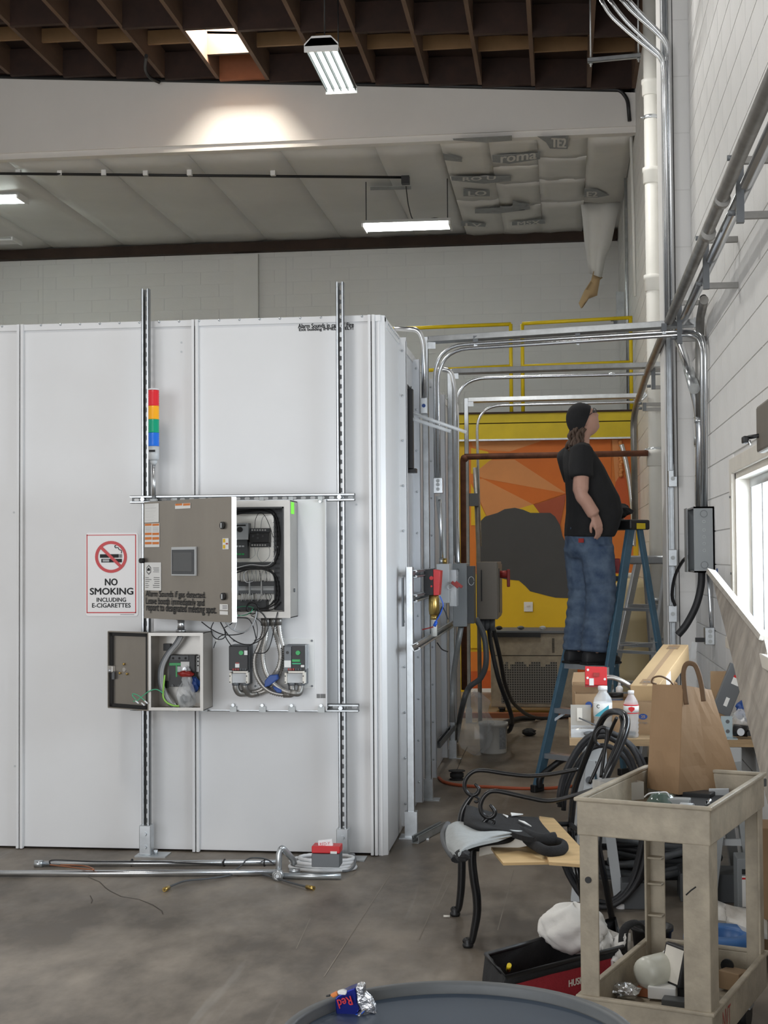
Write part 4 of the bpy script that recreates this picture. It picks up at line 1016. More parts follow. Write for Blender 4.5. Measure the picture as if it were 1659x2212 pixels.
# ---------------------------------------------------------------- drives and flexible conduits
def zv(x_, y_): return (430+x_*.17481, 1310+y_*.17481)
def drive(label, x0_, x1_, opened):
    Yd = YBB-.115
    p0, p1 = PY(*zv(x0_, 790), Yd), PY(*zv(x1_, 485), Yd)
    t = thing('motor_drive', label, 'motor drive', ((p0.x+p1.x)/2, YBB-.06, p0.z-.1), 'motor drives on the backboard')
    def bx(name, m, a, c_, d0, d1, bv=.001):
        u, v = PY(*zv(a[0], c_[1]), Yd), PY(*zv(c_[0], a[1]), Yd); return B().box(u.x, v.x, Yd+d0, Yd+d1, u.z, v.z).build(name, m, t, bevel=bv)
    u, v = PY(*zv(x0_+40 if not opened else x0_-50, 1010), YBB-.004), PY(*zv(x1_+120, 395), YBB-.004)
    B().box(u.x, v.x, YBB-.005, YBB-.001, u.z, v.z).build('back_plate', 'booth_white' if not opened else 'paper', t)
    for (sx, sz) in ((u.x+.012, v.z-.012), (v.x-.012, v.z-.012), (v.x-.012, u.z+.012)): B().cyl((sx, YBB-.009, sz), (sx, YBB-.005, sz), .006, n=8).build('screw', 'grey_dk', t)
    bx('body', 'dark_grey' if not opened else 'grey_dk', (x0_, 485), (x1_, 795), .02, .11)
    bx('heat_sink', 'grey_dk', (x0_+10, 480), (x1_, 970), .05, .11)
    if not opened:
        cv0 = bx('front_cover', 'black', (x0_, 490), (x1_, 790), 0, .02, .003)
        bx('label', 'paper', (x0_+190, 545), (x0_+230, 600), -.001, 0, 0); bx('label', 'paper', (x0_+78, 705), (x0_+130, 755), -.001, 0, 0); bx('label_mark', 'red_dark', (x0_+84, 692), (x0_+126, 708), -.0015, 0, 0)
    else:
        bx('circuit_board', 'black', (x0_+90, 490), (x1_, 790), .005, .02); bx('display_panel', 'grey_dk', (x0_, 500), (x0_+85, 790), 0, .02); bx('label', 'paper', (x0_, 668), (x0_+82, 752), -.001, 0, 0)
        bx('terminal_block', 'green', (x0_+95, 655), (x0_+195, 685), .0, .01); bx('terminal_block', 'wire_green', (x0_+95, 700), (x0_+205, 715), .0, .01); bx('terminal_block', 'paper', (x0_+205, 725), (x0_+245, 752), .0, .01)
        q = PY(*zv(x0_+40, 570), Yd-.001); B().cyl((q.x, Yd-.002, q.z), (q.x, Yd+.001, q.z), .008, n=14).build('dial', 'black', t)
    q = PY(*zv((x0_+x1_)/2+(35 if not opened else 45), 573), Yd); B().cyl((q.x, Yd-.006, q.z), (q.x, Yd+.006, q.z), .0115, n=18).build('green_knob', 'green', t)
    for k in range(6):
        bx('power_terminal', ('red_dark', 'red_dark', 'red_dark', 'dark_grey', 'dark_grey', 'dark_grey')[k], (x0_+45+k*30, 765), (x0_+65+k*30, 790), -.002, .01)
    bx('terminal_strip', 'cream', (x0_+50, 800), (x1_-10, 822), .0, .03)
    bx('conduit_plate', 'grey_lt', (x0_+30, 830), (x1_-20, 950), .02, .09); bx('side_bracket', 'cream', (x0_, 820), (x0_+28, 955), .01, .1); bx('side_bracket', 'cream', (x1_-28, 820), (x1_, 955), .01, .1)
    for sx in (x0_+14, x1_-14):
        for sy in (860, 935): q = PY(*zv(sx, sy), Yd+.01); B().cyl((q.x, Yd+.006, q.z), (q.x, Yd+.01, q.z), .003, n=6).build('screw', 'ink', t)
    side = PY(*zv(x1_, 480), Yd)
    B().box(side.x, side.x+.004, Yd+.02, YBB-.01, PY(*zv(x1_, 780), Yd).z, side.z).build('side_cover', 'dark_grey' if not opened else 'clear_plastic', t)
    return t
drive('closed black motor drive with green knob, left of the metal hoses', 368, 602, False)
drive('uncovered motor drive with white label, right of the metal hoses', 1052, 1302, True)
YHO = YBB-.075
def hose(pts, label, dep, ends):
    t = thing('flexible_conduit', label, 'flexible conduit', PY(*zv(*pts[len(pts)//2]), YHO), 'flexible metal conduits under the cabinet')
    path = catmull([PY(*zv(x_, y_), YHO+dep[i]) for i, (x_, y_) in enumerate(pts)], 30)
    # resample evenly, alternate ring radii for the corrugation
    out = [path[0]]; acc = 0
    for i in range(1, len(path)):
        d_ = (path[i]-path[i-1]).length; acc += d_
        if acc >= .0052: out.append(path[i]); acc = 0
    B().tube(out, [.0148 if i % 2 else .0102 for i in range(len(out))], 10).build('corrugated_hose', 'steel_lip', t)
    a = path[0]; B().cyl(a-V((0, 0, .005)), V((a.x, a.y, cz0+.002)), .018, n=10).build('top_fitting', 'emt_old', t)
    e = path[-1]; d_ = (path[-1]-path[-8]).normalized(); q = PY(*zv(*ends), YHO-.0)
    B().tube(fillet([e-d_*.02, e+d_*.03, q-V((0, 0, .01)), q+V((0, 0, .012))], .02), .0175, 10).build('elbow_fitting', 'emt_old', t)
    B().tube([q+V((0, 0, .004)), q+V((0, 0, .02))], .021, 8).build('lock_nut', 'grey_dk', t)
n_ = lambda k, v=0: [v]*k
hose([(805, 225), (795, 330), (740, 500), (693, 610), (685, 730), (710, 850), (780, 970), (880, 1050), (1000, 1085), (1090, 1088)], 'corrugated hose from cabinet to drive, sagging furthest left', [0, 0, 0, 0, 0, 0, 0, .0, .0, .0], (1145, 985))
hose([(835, 230), (820, 400), (790, 560), (795, 700), (832, 830), (900, 930), (1000, 1015), (1100, 1058), (1170, 1070)], 'corrugated hose from cabinet to drive, just right of the leftmost', [-.005, -.03, -.03, -.03, -.03, -.03, -.03, -.03, -.02], (1258, 985))
hose([(915, 225), (945, 330), (985, 470), (1008, 600), (995, 720), (950, 820), (870, 935), (760, 1030), (640, 1066), (560, 1075)], 'corrugated hose from cabinet to drive, inner one of the right pair', [0, -.0, -.02, -.02, -.02, -.02, .03, .03, .03, .02], (455, 985))
hose([(985, 220), (1000, 350), (1030, 480), (1036, 620), (1015, 760), (965, 880), (900, 985), (800, 1050), (690, 1080)], 'corrugated hose from cabinet to drive, outermost at the right', [0, .0, .0, .0, .0, .02, .03, .035, .03], (568, 985))
for pts, lab in ([((810, 920), (870, 850), (960, 845), (965, 905), (860, 985), (805, 1000)), 'blue tape wrap over the crossing of the metal hoses'], [((905, 985), (1015, 1030), (1010, 1070), (960, 1065), (920, 1020)), 'small blue tape scrap below the hose crossing']):
    P = [PY(*zv(x_, y_), YHO-.055) for x_, y_ in pts]; B().prism(P, (0, .09, 0)).build('blue_tape', 'blue', label=lab, cat='tape', bevel=.004)
# loose wires hanging from the open cabinet
lw_ = thing('loose_wires', 'tangle of loose black wires hanging below the open cabinet', 'wires', PY(520, 1360, YC))
for P, r_, m_ in [([(30, 190), (150, 280), (290, 345), (440, 350), (560, 320), (650, 240), (700, 130), (700, 30)], .003, 'black'),
    ([(180, 195), (150, 270), (170, 360), (230, 405), (300, 395), (330, 340), (310, 270), (390, 220), (450, 150), (465, 60)], .0028, 'black'),
    ([(265, 195), (330, 310), (410, 400), (520, 460), (640, 470), (760, 410), (830, 330), (850, 230), (800, 110), (720, 40)], .003, 'black'),
    ([(330, 200), (400, 270), (480, 310), (560, 315), (640, 250), (690, 160), (710, 60)], .0045, 'wire_grey'),
    ([(320, 280), (330, 380), (400, 490)], .0028, 'black'), ([(180, 515), (210, 430), (260, 370), (330, 345)], .0025, 'black'),
    ([(450, 140), (600, 150), (660, 230), (690, 330), (700, 420), (620, 490)], .0028, 'black'), ([(690, 140), (720, 260), (715, 380), (690, 420)], .002, 'black'),
    ([(970, 70), (940, 200), (900, 400), (860, 520), (800, 575), (690, 575)], .0026, 'black'), ([(640, 110), (750, 180), (790, 280), (760, 380), (700, 420)], .0024, 'black'),
    ([(330, 205), (370, 250), (430, 280), (460, 210), (470, 100)], .0024, 'wire_white'), ([(450, 110), (560, 110), (640, 70), (660, 30)], .002, 'wire_green'), ([(460, 130), (590, 80), (680, 60)], .002, 'wire_white')]:
    B().tube(catmull([PY(*zv(x_, y_), YC-.02+.01*math.sin(x_)) for x_, y_ in P], 7), r_, 6).build('wire', m_, lw_)
for a, c_ in (((270, 255), (310, 268)), ((210, 432), (235, 398))): B().cyl(PY(*zv(*a), YC-.015), PY(*zv(*c_), YC-.015), .0045, n=8).build('wire_label', 'paper', lw_)
q = PY(*zv(660, 20), YC); B().tube([q+V((.03*math.cos(a/6), 0, .03*math.sin(a/6))) for a in range(38)], .005, 6).build('wire_loop', 'black', lw_)

# ---------------------------------------------------------------- things lying on the floor along the booth
p1a = B().tube([PZ(80, 1866, .016), PZ(605, 1863, .016)], .0145, 10)
fp1 = p1a.build('floor_pipe', 'emt', label='steel pipe on the floor closer to the booth', cat='pipe', group='pipes on the floor')
a, c_ = PZ(75, 1866, .016), PZ(92, 1866, .016); B().cyl(a, c_, .02, n=8).build('coupling', 'galv', fp1)
for x_ in (285, 485, 572): q = PZ(x_, 1864, .016); B().tube([q+V((0, .019*math.cos(t*.63), .019*math.sin(t*.63))) for t in range(10)], .004, 5, closed=True).build('zip_tie', 'black', fp1)
fp2 = B().tube([PZ(-60, 1887, .018), PZ(600, 1885, .018)], .0155, 10).build('floor_pipe', 'emt', label='steel pipe on the floor farther from the booth', cat='pipe', group='pipes on the floor')
fp3 = B().tube([PZ(612, 1892, .018), PZ(737, 1893, .018)], .0155, 10).build('floor_pipe', 'galv', label='short steel pipe on the floor below the red box', cat='pipe', group='pipes on the floor')
# upright valve stub with a round handle
vs_ = thing('pipe_stub', 'galvanised pipe stub with elbow standing by the short floor pipe', 'pipe fitting', PZ(602, 1890, 0))
a = PZ(602, 1889, .025)
B().tube(fillet([a, a+V((-.002, .02, .10)), a+V((.01, .03, .13)), a+V((.06, .07, .06)), a+V((.065, .075, .035))], .03), .0155, 10).build('stub', 'galv', vs_)
B().lathe(a+V((0, -.035, 0)), (0, 1, 0), [(.02, 0), (.028, .004), (.028, .03), (.015, .05)], 16).build('hub', 'galv', vs_)
for r_ in (.02, .012): B().tube([a+V((r_*math.cos(t*.6), -.037, r_*math.sin(t*.6))) for t in range(11)], .002, 5, closed=True).build('hub_ring', 'emt_old', vs_)
# thin air lines
def fline(pts, r_, m_, label, tips=True, z=.012, cat='hose', name='thin_hose'):
    t = thing(name, label, cat, PZ(*pts[len(pts)//2], 0))
    zz_ = [z]*len(pts) if not isinstance(z, list) else z
    P = catmull([PZ(x_, y_, k) for (x_, y_), k in zip(pts, zz_)], 8); B().tube(P, r_, 7).build('line', m_, t)
    if tips:
        B().cyl(P[0], P[0]+(P[1]-P[0]).normalized()*.05, .011, n=8).build('fitting', 'brass', t); B().cyl(P[-1], P[-1]+(P[-2]-P[-1]).normalized()*.03, .011, n=8).build('fitting', 'brass', t)
    return t
fline([(355, 1922), (372, 1913), (400, 1903), (440, 1899), (485, 1893), (510, 1886), (525, 1883)], .005, 'dark_grey', 'thin grey hose with a brass fitting curving left on the floor')
fline([(678, 1919), (640, 1910), (600, 1898), (560, 1886), (540, 1884)], .005, 'dark_grey', 'thin grey hose with a brass fitting curving right on the floor')
fline([(505, 1882), (520, 1870), (535, 1856), (552, 1853), (575, 1856), (592, 1866)], .004, 'dark_grey', 'thin dark cable arching over the rear floor pipe', False, [.02, .04, .07, .08, .06, .03], 'cable', 'thin_cable')
fline([(108, 1866), (116, 1858), (200, 1861), (300, 1861), (400, 1864), (480, 1868)], .004, 'black', 'black cable tied along the rear floor pipe', False, [.03, .045, .035, .035, .035, .035], 'cable', 'thin_cable')
fline([(108, 1868), (150, 1873), (190, 1878), (203, 1878), (180, 1870), (130, 1868)], .004, 'pipe_copper', 'short red-brown wire at the left end of the floor pipes', False, .04, 'wire', 'short_wire')
# coil of flexible conduit with a junction box and a red box on it
co = thing('conduit_coil', 'coil of white flexible conduit on the floor under the grey box', 'flexible conduit', PZ(695, 1875, 0))
cc = PZ(697, 1872, .012)
for k, (rx, ry, dz, dx) in enumerate(((.17, .10, .0, 0), (.155, .085, .015, .01), (.165, .09, .03, .0), (.14, .08, .045, .02))):
    P = [cc+V((dx+rx*math.cos(t*2*math.pi/40), ry*math.sin(t*2*math.pi/40), dz)) for t in range(40)]
    B().tube(P, [.0105 if i % 2 else .009 for i in range(40)], 8, closed=True).build('coil_loop', 'wire_white', co)
B().cyl(PZ(625, 1882, .03), PZ(648, 1882, .03), .016, n=8).build('fitting', 'galv', co)
B().tube(catmull([PZ(740, 1882, .03), PZ(755, 1880, .03), PZ(766, 1868, .04), PZ(766, 1850, .06), PZ(757, 1845, .05)], 6), .006, 8).build('tail', 'grey_dk', co)
yb_ = PZ(703, 1868, .07).y
def fb(name, m, x0_, y0_, x1_, y1_, Yv, dep, **kw):
    u, v = PY(x0_, y1_, Yv), PY(x1_, y0_, Yv); return B().box(u.x, v.x, Yv, Yv+dep, u.z, v.z).build(name, m, **kw)
jb = fb('junction_box', 'grey_dk', 673, 1846, 733, 1873, yb_-.04, .10, label='dark grey steel box resting on the white conduit coil', cat='electrical box', bevel=.003)
rb = fb('red_box', 'red', 673, 1829, 734, 1843, yb_-.03, .09, label='red plastic box resting on the dark grey steel box', cat='box', bevel=.004)
u, v = PY(713, 1845, yb_-.04), PY(727, 1840, yb_-.04); B().box(u.x, v.x, yb_-.032, yb_-.0305, u.z, v.z).build('label', 'paper', rb)
B().box(PY(676, 1846, yb_-.02).x, PY(731, 1846, yb_-.02).x, yb_-.02, yb_+.05, PY(700, 1848, yb_).z-.012, PY(700, 1842, yb_).z).build('box_base', 'black', rb)
wc = B(); u, v = PY(688, 1832, yb_+.0), PY(719, 1815, yb_)
wc = B().obox((u+v)/2+V((0, 0, .002)), (1, 0, .12), (0, 1, 0), (-.12, 0, 1), (v.x-u.x)/2, .012, (v.z-u.z)/2).build('white_card', 'sign_white', label='white pack with red print standing on the red box', cat='pack', bevel=.003)
text('lettering', 'RED-Y', (u+v)/2+V((-.027, -.0125, -.006)), (1, 0, .12), (0, 0, 1), .05, .014, 'sign_red', wc, .0)
# ================================================================ corridor: strut frames, conduits and boxes beside the booth
def gframe(label, xp, Yl, Yr, a, c_, foot):
    pa, pc = PY(*a, Yl), PY(*c_, Yr)
    t = thing('overhead_gantry', label, 'strut frame', (pa.x, Yl, 0), 'overhead strut frames across the corridor')
    px_ = PY(xp, 1200, Yl).x
    B().strut((px_, Yl, .01), (px_, Yl, pa.z+.02), (0, 1, 0)).build('post', 'galv', t)
    B().strut((px_+.02, Yl, pa.z), (pc.x, Yr, pc.z), (0, .3, 1)).build('beam', 'galv', t)
    B().box(px_-.03, px_+.075, Yl-.05, Yl+.05, 0, .008).build('foot_plate', 'galv', t)
    B().box(px_-.03, px_+.03, Yl-.03, Yl+.03, .008, .14).build('foot_bracket', 'galv', t)
    B().box(px_+.02, px_+.07, Yl-.024, Yl-.02, pa.z-.06, pa.z-.015).build('corner_bracket', 'galv', t)
    eb_ = B().box(pc.x-.05, min(pc.x+.0, XR-.009), Yr-.026, Yr-.022, pc.z-.03, pc.z+.03).build('end_bracket', 'galv', t)
    for dx in (-.035, -.015): B().cyl((pc.x+dx, Yr-.034, pc.z), (pc.x+dx, Yr-.026, pc.z), .007, n=6).build('bolt', 'galv_dull', eb_)
    return t
gframe('nearest overhead strut frame between booth and right wall', 922, 9.35, 8.93, (932, 735), (1516, 697), 0)
gframe('middle overhead strut frame behind the nearest one', 975, 11.3, 11.28, (985, 803), (1455, 788), 0)
gframe('farthest overhead strut frame, just above the man', 1010, 13.7, 13.7, (1015, 865), (1395, 855), 0)
def conduit(label, pts, r_, m='emt', bend=.15, couplings=(), name='conduit', cat='conduit', group=None):
    path = fillet(pts, bend, 8); mid = path[len(path)//2]
    t = thing(name, label, cat, mid, group)
    B().tube(path, r_, 10).build('pipe', m, t)
    for (p, d_) in couplings: p = V(p); d_ = V(d_).normalized(); B().cyl(p-d_*.025, p+d_*.025, r_*1.35, n=10).build('coupling', 'galv', t)
    return t
Yc1 = 9.33
c1 = conduit('upper of two conduits bending down beside the nearest strut frame', [PY(943, 1062, Yc1), PY(938, 748, Yc1), PY(1500, 714, 8.88), PX(1524, 730, .868), PX(1525, 1094, .868)], .0115, bend=.22, couplings=[(PY(942, 1040, Yc1), (0, 0, 1))])
conduit('lower of two conduits bending down beside the nearest strut frame', [PY(949, 1062, Yc1-.03), PY(946, 757, Yc1-.03), PY(1495, 722, 8.84), PX(1516, 735, .85), PX(1518, 1094, .85)], .0115, bend=.22)
conduit('conduit under the middle strut frame, turning down at both ends', [PY(986, 1215, 11.25), PY(984, 818, 11.25), PY(1455, 806, 11.23), PY(1462, 850, 11.23), PY(1464, 870, 11.23)], .0135, bend=.25, couplings=[(PY(1322, 809, 11.24), (1, 0, 0))])
conduit('conduit under the farthest strut frame above the man', [PY(1037, 1180, 13.65), PY(1029, 877, 13.65), PY(1385, 868, 13.65), PY(1400, 850, 13.65), PY(1404, 838, 13.6)], .0135, bend=.25)
conduit('conduit curving off the booth roof down to a small box', [PY(852, 710, 8.9), PY(905, 712, 8.9), PY(915, 740, 8.9), PY(916, 862, 8.9)], .016, bend=.12)
conduit('conduit curving off the booth roof behind the nearest post', [PY(945, 797, 10.6), PY(975, 800, 10.6), PY(983, 845, 10.6), PY(985, 1200, 10.6)], .018, bend=.14)
p = PY(916, 877, 8.88); sbx = B().box(p.x-.022, p.x+.022, 8.86, 8.92, p.z-.05, p.z+.05).build('switch_box', 'galv', label='small galvanised box at the end of the roof conduit', cat='electrical box', bevel=.003)
B().cyl((p.x+.0, 8.855, p.z+.0), (p.x, 8.86, p.z), .012, n=10).build('knockout', 'blue', sbx)
p = PY(947, 1049, 9.31); jb2 = B().box(p.x-.03, p.x+.03, 9.27, 9.34, p.z-.052, p.z+.05).build('conduit_box', 'galv', label='galvanised conduit box between the bent conduits and the grey cable', cat='electrical box', bevel=.003)
for dz in (-.025, .005, .03): B().cyl((p.x, 9.266, p.z+dz), (p.x, 9.27, p.z+dz), .012, n=10).build('knockout', 'galv_dull', jb2)
conduit('grey sheathed cable from the conduit box down to the grey enclosures', [PY(946, 1072, 9.3), PY(950, 1110, 9.3), PY(957, 1180, 9.25), PY(958, 1216, 9.25)], .017, 'grey_lt', .1)
for t_, yy, Yv in ((1028, 738, 9.28), (1248, 733, 9.1), (1434, 712, 8.95)):
    p = PY(t_, yy, Yv); cl = B().box(p.x-.016, p.x+.016, Yv-.03, Yv+.0, p.z-.02, p.z+.035).build('conduit_clamp', 'grey_dk', c1)
    B().cyl((p.x, Yv-.035, p.z-.03), (p.x, Yv-.025, p.z-.03), .012, n=10).build('clamp_screw', 'galv', c1)
# short wall strut post with side arms
rk = thing('side_rack', 'short strut rack beside the booth holding the red and grey boxes', 'strut rack', (-.85, 8.1, 0))
B().strut((-.865, 8.1, .01), (-.865, 8.1, 1.54), (0, 1, 0)).build('post', 'galv', rk)
B().box(-.93, -.76, 8.04, 8.17, 0, .008).build('foot_plate', 'galv', rk); B().box(-.90, -.83, 8.07, 8.13, .008, .15).build('foot_bracket', 'galv', rk)
for z_, y1_ in ((1.5, 9.3), (1.36, 9.3)): B().strut((-.845, 8.12, z_), (-.845, y1_, z_), (1, 0, 0)).build('arm', 'galv', rk)
B().strut((-.82, 7.98, 1.09), (-.82, 10.9, 1.09), (1, 0, .4)).build('arm', 'galv', rk)
B().box(-.91, -.90, 8.08, 8.12, 1.2, 1.48).build('side_clip', 'grey_dk', rk)
# red / black actuator with brass valve
Ya = 8.62
u, v = PY(916, 1286, Ya), PY(936, 1230, Ya); w_ = PY(951, 1230, Ya)
ac = thing('valve_actuator', 'black box with red cover above a brass valve', 'actuator', (u.x, Ya, u.z-.25))
B().box(u.x, v.x, Ya, Ya+.16, u.z, v.z).build('black_body', 'black', ac, bevel=.003)
B().prism([(v.x, Ya-.004, u.z-.0), (w_.x-.01, Ya-.004, u.z+.0), (w_.x+.002, Ya-.004, v.z-.008), (v.x, Ya-.004, v.z)], (0, .165, 0)).build('red_cover', 'red', ac, bevel=.002)
for dz, r_ in ((.105, .012), (.055, .006)): B().cyl((v.x-.012, Ya-.006, u.z+dz), (v.x-.012, Ya, u.z+dz), r_, n=14).build('red_button', 'red', ac)
vx = PY(936, 1300, Ya).x
prof = [(.022, 0), (.03, .004), (.03, .02), (.032, .024), (.032, .10), (.03, .104), (.03, .118), (.018, .125)]
zb_ = PY(936, 1329, Ya).z
B().lathe((vx, Ya+.04, zb_), (0, 0, 1), [(r_*1.0, h) for r_, h in prof], 16).build('brass_valve', 'brass', ac)
B().lathe((vx, Ya+.04, zb_-.03), (0, 0, 1), [(.018, 0), (.024, .004), (.024, .03)], 8).build('brass_nut', 'brass', ac)
B().cyl((vx, Ya+.04, zb_-.13), (vx, Ya+.04, zb_-.02), .019, n=14).build('white_pipe', 'pipe_white', ac)
for P, m_ in (([(950, 1288), (955, 1298), (957, 1310), (950, 1328), (942, 1342), (938, 1352)], 'blue_bright'), ([(957, 1312), (962, 1322), (968, 1338)], 'black'), ([(955, 1310), (950, 1322), (943, 1335)], 'black'), ([(936, 1354), (925, 1357), (912, 1360)], 'red_dark')):
    B().tube(catmull([PY(x_, y_, Ya-.01) for x_, y_ in P], 6), .004, 6).build('wire', m_, ac)
B().cyl(PY(938, 1353, Ya-.01), PY(943, 1342, Ya-.01), .01, n=8).build('wire_tape', 'blue_bright', ac)
# light grey starter box with clear cover and red tags
def wbox(name, label, x0_, y0_, x1_, y1_, Yv, dep, m, cat='electrical box', bevel=.004):
    u, v = PY(x0_, y1_, Yv), PY(x1_, y0_, Yv); return B().box(u.x, v.x, Yv, Yv+dep, u.z, v.z).build(name, m, label=label, cat=cat, bevel=bevel), u, v
g1, u, v = wbox('starter_box', 'light grey starter box with red tags beside the red actuator', 943, 1218, 970, 1303, 9.12, .2, 'grey_lt')
B().box(v.x, v.x+.045, 9.13, 9.3, u.z-.02, v.z-.04).build('clear_cover', 'clear_plastic', g1)
for k in range(2): B().cyl(PY(953+k*8, 1206, 9.2), PY(953+k*8, 1218, 9.2), .014, n=12).build('hub', 'brass' if k else 'galv', g1)
for k in range(2):
    q = PY(983+k*8, 1263, 9.08); B().obox(q, (1, 0, -.8), (0, 1, 0), (.8, 0, 1), .028, .004, .010).build('red_tag', 'red_dark', g1, bevel=.003)
B().tube([PY(972, 1268, 9.1)+V((.016*math.cos(k*.5), 0, .016*math.sin(k*.5))) for k in range(13)], .002, 5).build('tag_ring', 'wire_white', g1)
q = PY(962, 1205, 9.2)
conduit('twin conduits rising from the starter box', [PY(954, 1210, 9.2), PY(951, 1100, 9.25), PY(950, 1080, 9.27)], .012, 'emt', .05)
g2, u, v = wbox('grey_enclosure', 'dark grey enclosure hanging between starter box and stainless box', 979, 1217, 1008, 1354, 9.9, .35, 'grey_box')
q = PY(989, 1232, 9.9); B().cyl((q.x, 9.895, q.z), (q.x, 9.9, q.z), .012, n=14).build('plug', 'grey_dk', g2)
B().box(v.x, v.x+.045, 9.95, 10.2, u.z+.02, v.z-.02).build('door_edge', 'dark_grey', g2)
B().tube([PY(1018, 1255, 9.9)+V((.02*math.cos(k*.5), 0, .03*math.sin(k*.5))) for k in range(13)], .002, 5).build('key_ring', 'wire_white', g2)
g3, u, v = wbox('stainless_enclosure', 'stainless enclosure with a red handle in the corridor', 1030, 1214, 1074, 1338, 11.0, .75, 'stainless_dim')
B().box(v.x, v.x+.006, 11.02, 11.73, u.z+.02, v.z-.02).build('door', 'stainless_dim', g3)
B().box(v.x+.006, v.x+.012, 11.1, 11.12, u.z+.05, v.z-.05).build('hinge', 'dark_grey', g3)
q = PY(1040, 1240, 10.99); B().box(q.x-.004, q.x+.004, 10.99, 11.0, u.z+.14, v.z-.06).build('slot', 'black', g3)
B().cyl((v.x+.006, 11.35, v.z-.1), (v.x+.06, 11.35, v.z-.1), .03, n=12).build('handle_base', 'red_dark', g3); B().box(v.x+.06, v.x+.085, 11.33, 11.37, v.z-.2, v.z-.06).build('handle', 'red_dark', g3, bevel=.006)
for k in range(3): B().cyl(PY(1043+k*10, 1338, 11.2), PY(1043+k*10, 1362, 11.2), .024, n=10).build('cable_gland', 'grey_dk', g3)
def cable(label, pts, r_, m, cat='cable', name='cable'):
    P = catmull(pts, 8); return B().tube(P, r_, 8).build(name, m, label=label, cat=cat)
cable('grey flexible hose curving from the stainless enclosure to the booth', [PY(1028, 1335, 10.9), PY(1046, 1375, 10.9), PY(1050, 1430, 10.9), PY(1038, 1465, 10.95), PY(1012, 1487, 11.0), PY(998, 1530, 11.1), PZ(985, 1600, .03)], .022, 'grey_dk', 'hose', 'flexible_hose')
cable('thick black cable dropping from the stainless enclosure, lower loop', [PY(1056, 1358, 11.2), PY(1062, 1400, 11.1), PY(1078, 1470, 11.1), PY(1100, 1530, 11.3), PY(1106, 1560, 11.6), PY(1098, 1580, 11.8), PZ(1085, 1572, .03)], .018, 'rubber')
cable('thick black cable dropping from the enclosure toward the chiller', [PY(1066, 1358, 11.3), PY(1080, 1420, 11.4), PY(1092, 1480, 11.8), PY(1115, 1525, 12.6), PZ(1160, 1551, .03), PZ(1235, 1547, .03)], .017, 'rubber')
cable('black hose lying on the floor from bucket to chiller', [PZ(1088, 1562, .03), PZ(1120, 1553, .03), PZ(1155, 1551, .03)], .025, 'black')
for (y_, a_) in ((10.3, 995), (10.35, 1000)): pass
conduit('grey conduit from the grey enclosure down to the floor', [PY(996, 1354, 10.0), PY(985, 1420, 10.1), PY(978, 1470, 10.2), PY(976, 1560, 10.2)], .02, 'galv_dull', .2)
conduit('thin black wire loop hanging under the strut arm', [PY(944, 1388, 9.3), PY(955, 1404, 9.3), PY(968, 1408, 9.3)], .004, 'black', .1, name='wire', cat='wire')
conduit('conduit rising above the grey enclosure', [PY(990, 1217, 10.0), PY(988, 1100, 10.3), PY(988, 900, 10.6), PY(986, 870, 10.62)], .014, 'emt', .1)
# black window frame on the booth side with clear rods sticking out
bf = thing('black_bracket', 'tall black metal bracket on the booth side with clear rods', 'bracket', (-.9, 8.5, 2.1))
B().box(-.937, -.93, 8.30, 8.95, 2.13, 2.66).build('back_plate', 'black_matte', bf); B().box(-.93, -.872, 8.40, 8.46, 2.12, 2.60).build('channel', 'black', bf)
B().box(-.93, -.855, 8.40, 8.48, 2.10, 2.125).build('lower_tab', 'black', bf)
for k in range(4): B().box(-.925+k*.014, -.92+k*.014, 8.395, 8.4, 2.6, 2.615).build('tooth', 'black', bf)
B().cyl(PY(872, 886, 8.45), PY(1008, 934, 8.45), .011, n=10).build('rod', 'clear_plastic', bf); B().cyl(PY(876, 900, 8.42), PY(974, 932, 8.42), .011, n=10).build('rod', 'clear_plastic', bf)
B().cyl(PY(882, 890, 8.45), PY(1000, 931, 8.45), .004, n=6).build('rod_core', 'wire_white', bf)
# rusty pipe
Yp = 12.4
rp_ = conduit('rusty brown pipe crossing the corridor behind the man', [PY(1003, 1490, Yp), PY(1000, 987, Yp), PY(1400, 979, Yp)], .026, 'rust', .04)
p = PY(1001, 988, Yp); B().ball(p+V((.01, 0, -.01)), .036, 10, 6).build('elbow', 'rust', rp_)
B().tube([PY(1003, 982, Yp-.01), PY(1398, 975, Yp-.01)], .008, 6).build('side_rod', 'rust', rp_)
# extra wall conduits
conduit('dark junction box riser on the farthest strut post', [PY(1026, 1010, 13.6), PY(1033, 1180, 13.6), PY(1034, 1180, 13.6)*1.0-UZ*(PY(1034, 1180, 13.6).z-.01)], .02, 'emt_old', .05)
p = PY(1026, 1080, 13.6); B().box(p.x-.05, p.x+.04, 13.51, 13.60, p.z-.06, p.z+.06).build('small_box', 'grey_dk', label='small dark grey box on the farthest strut post', cat='electrical box')
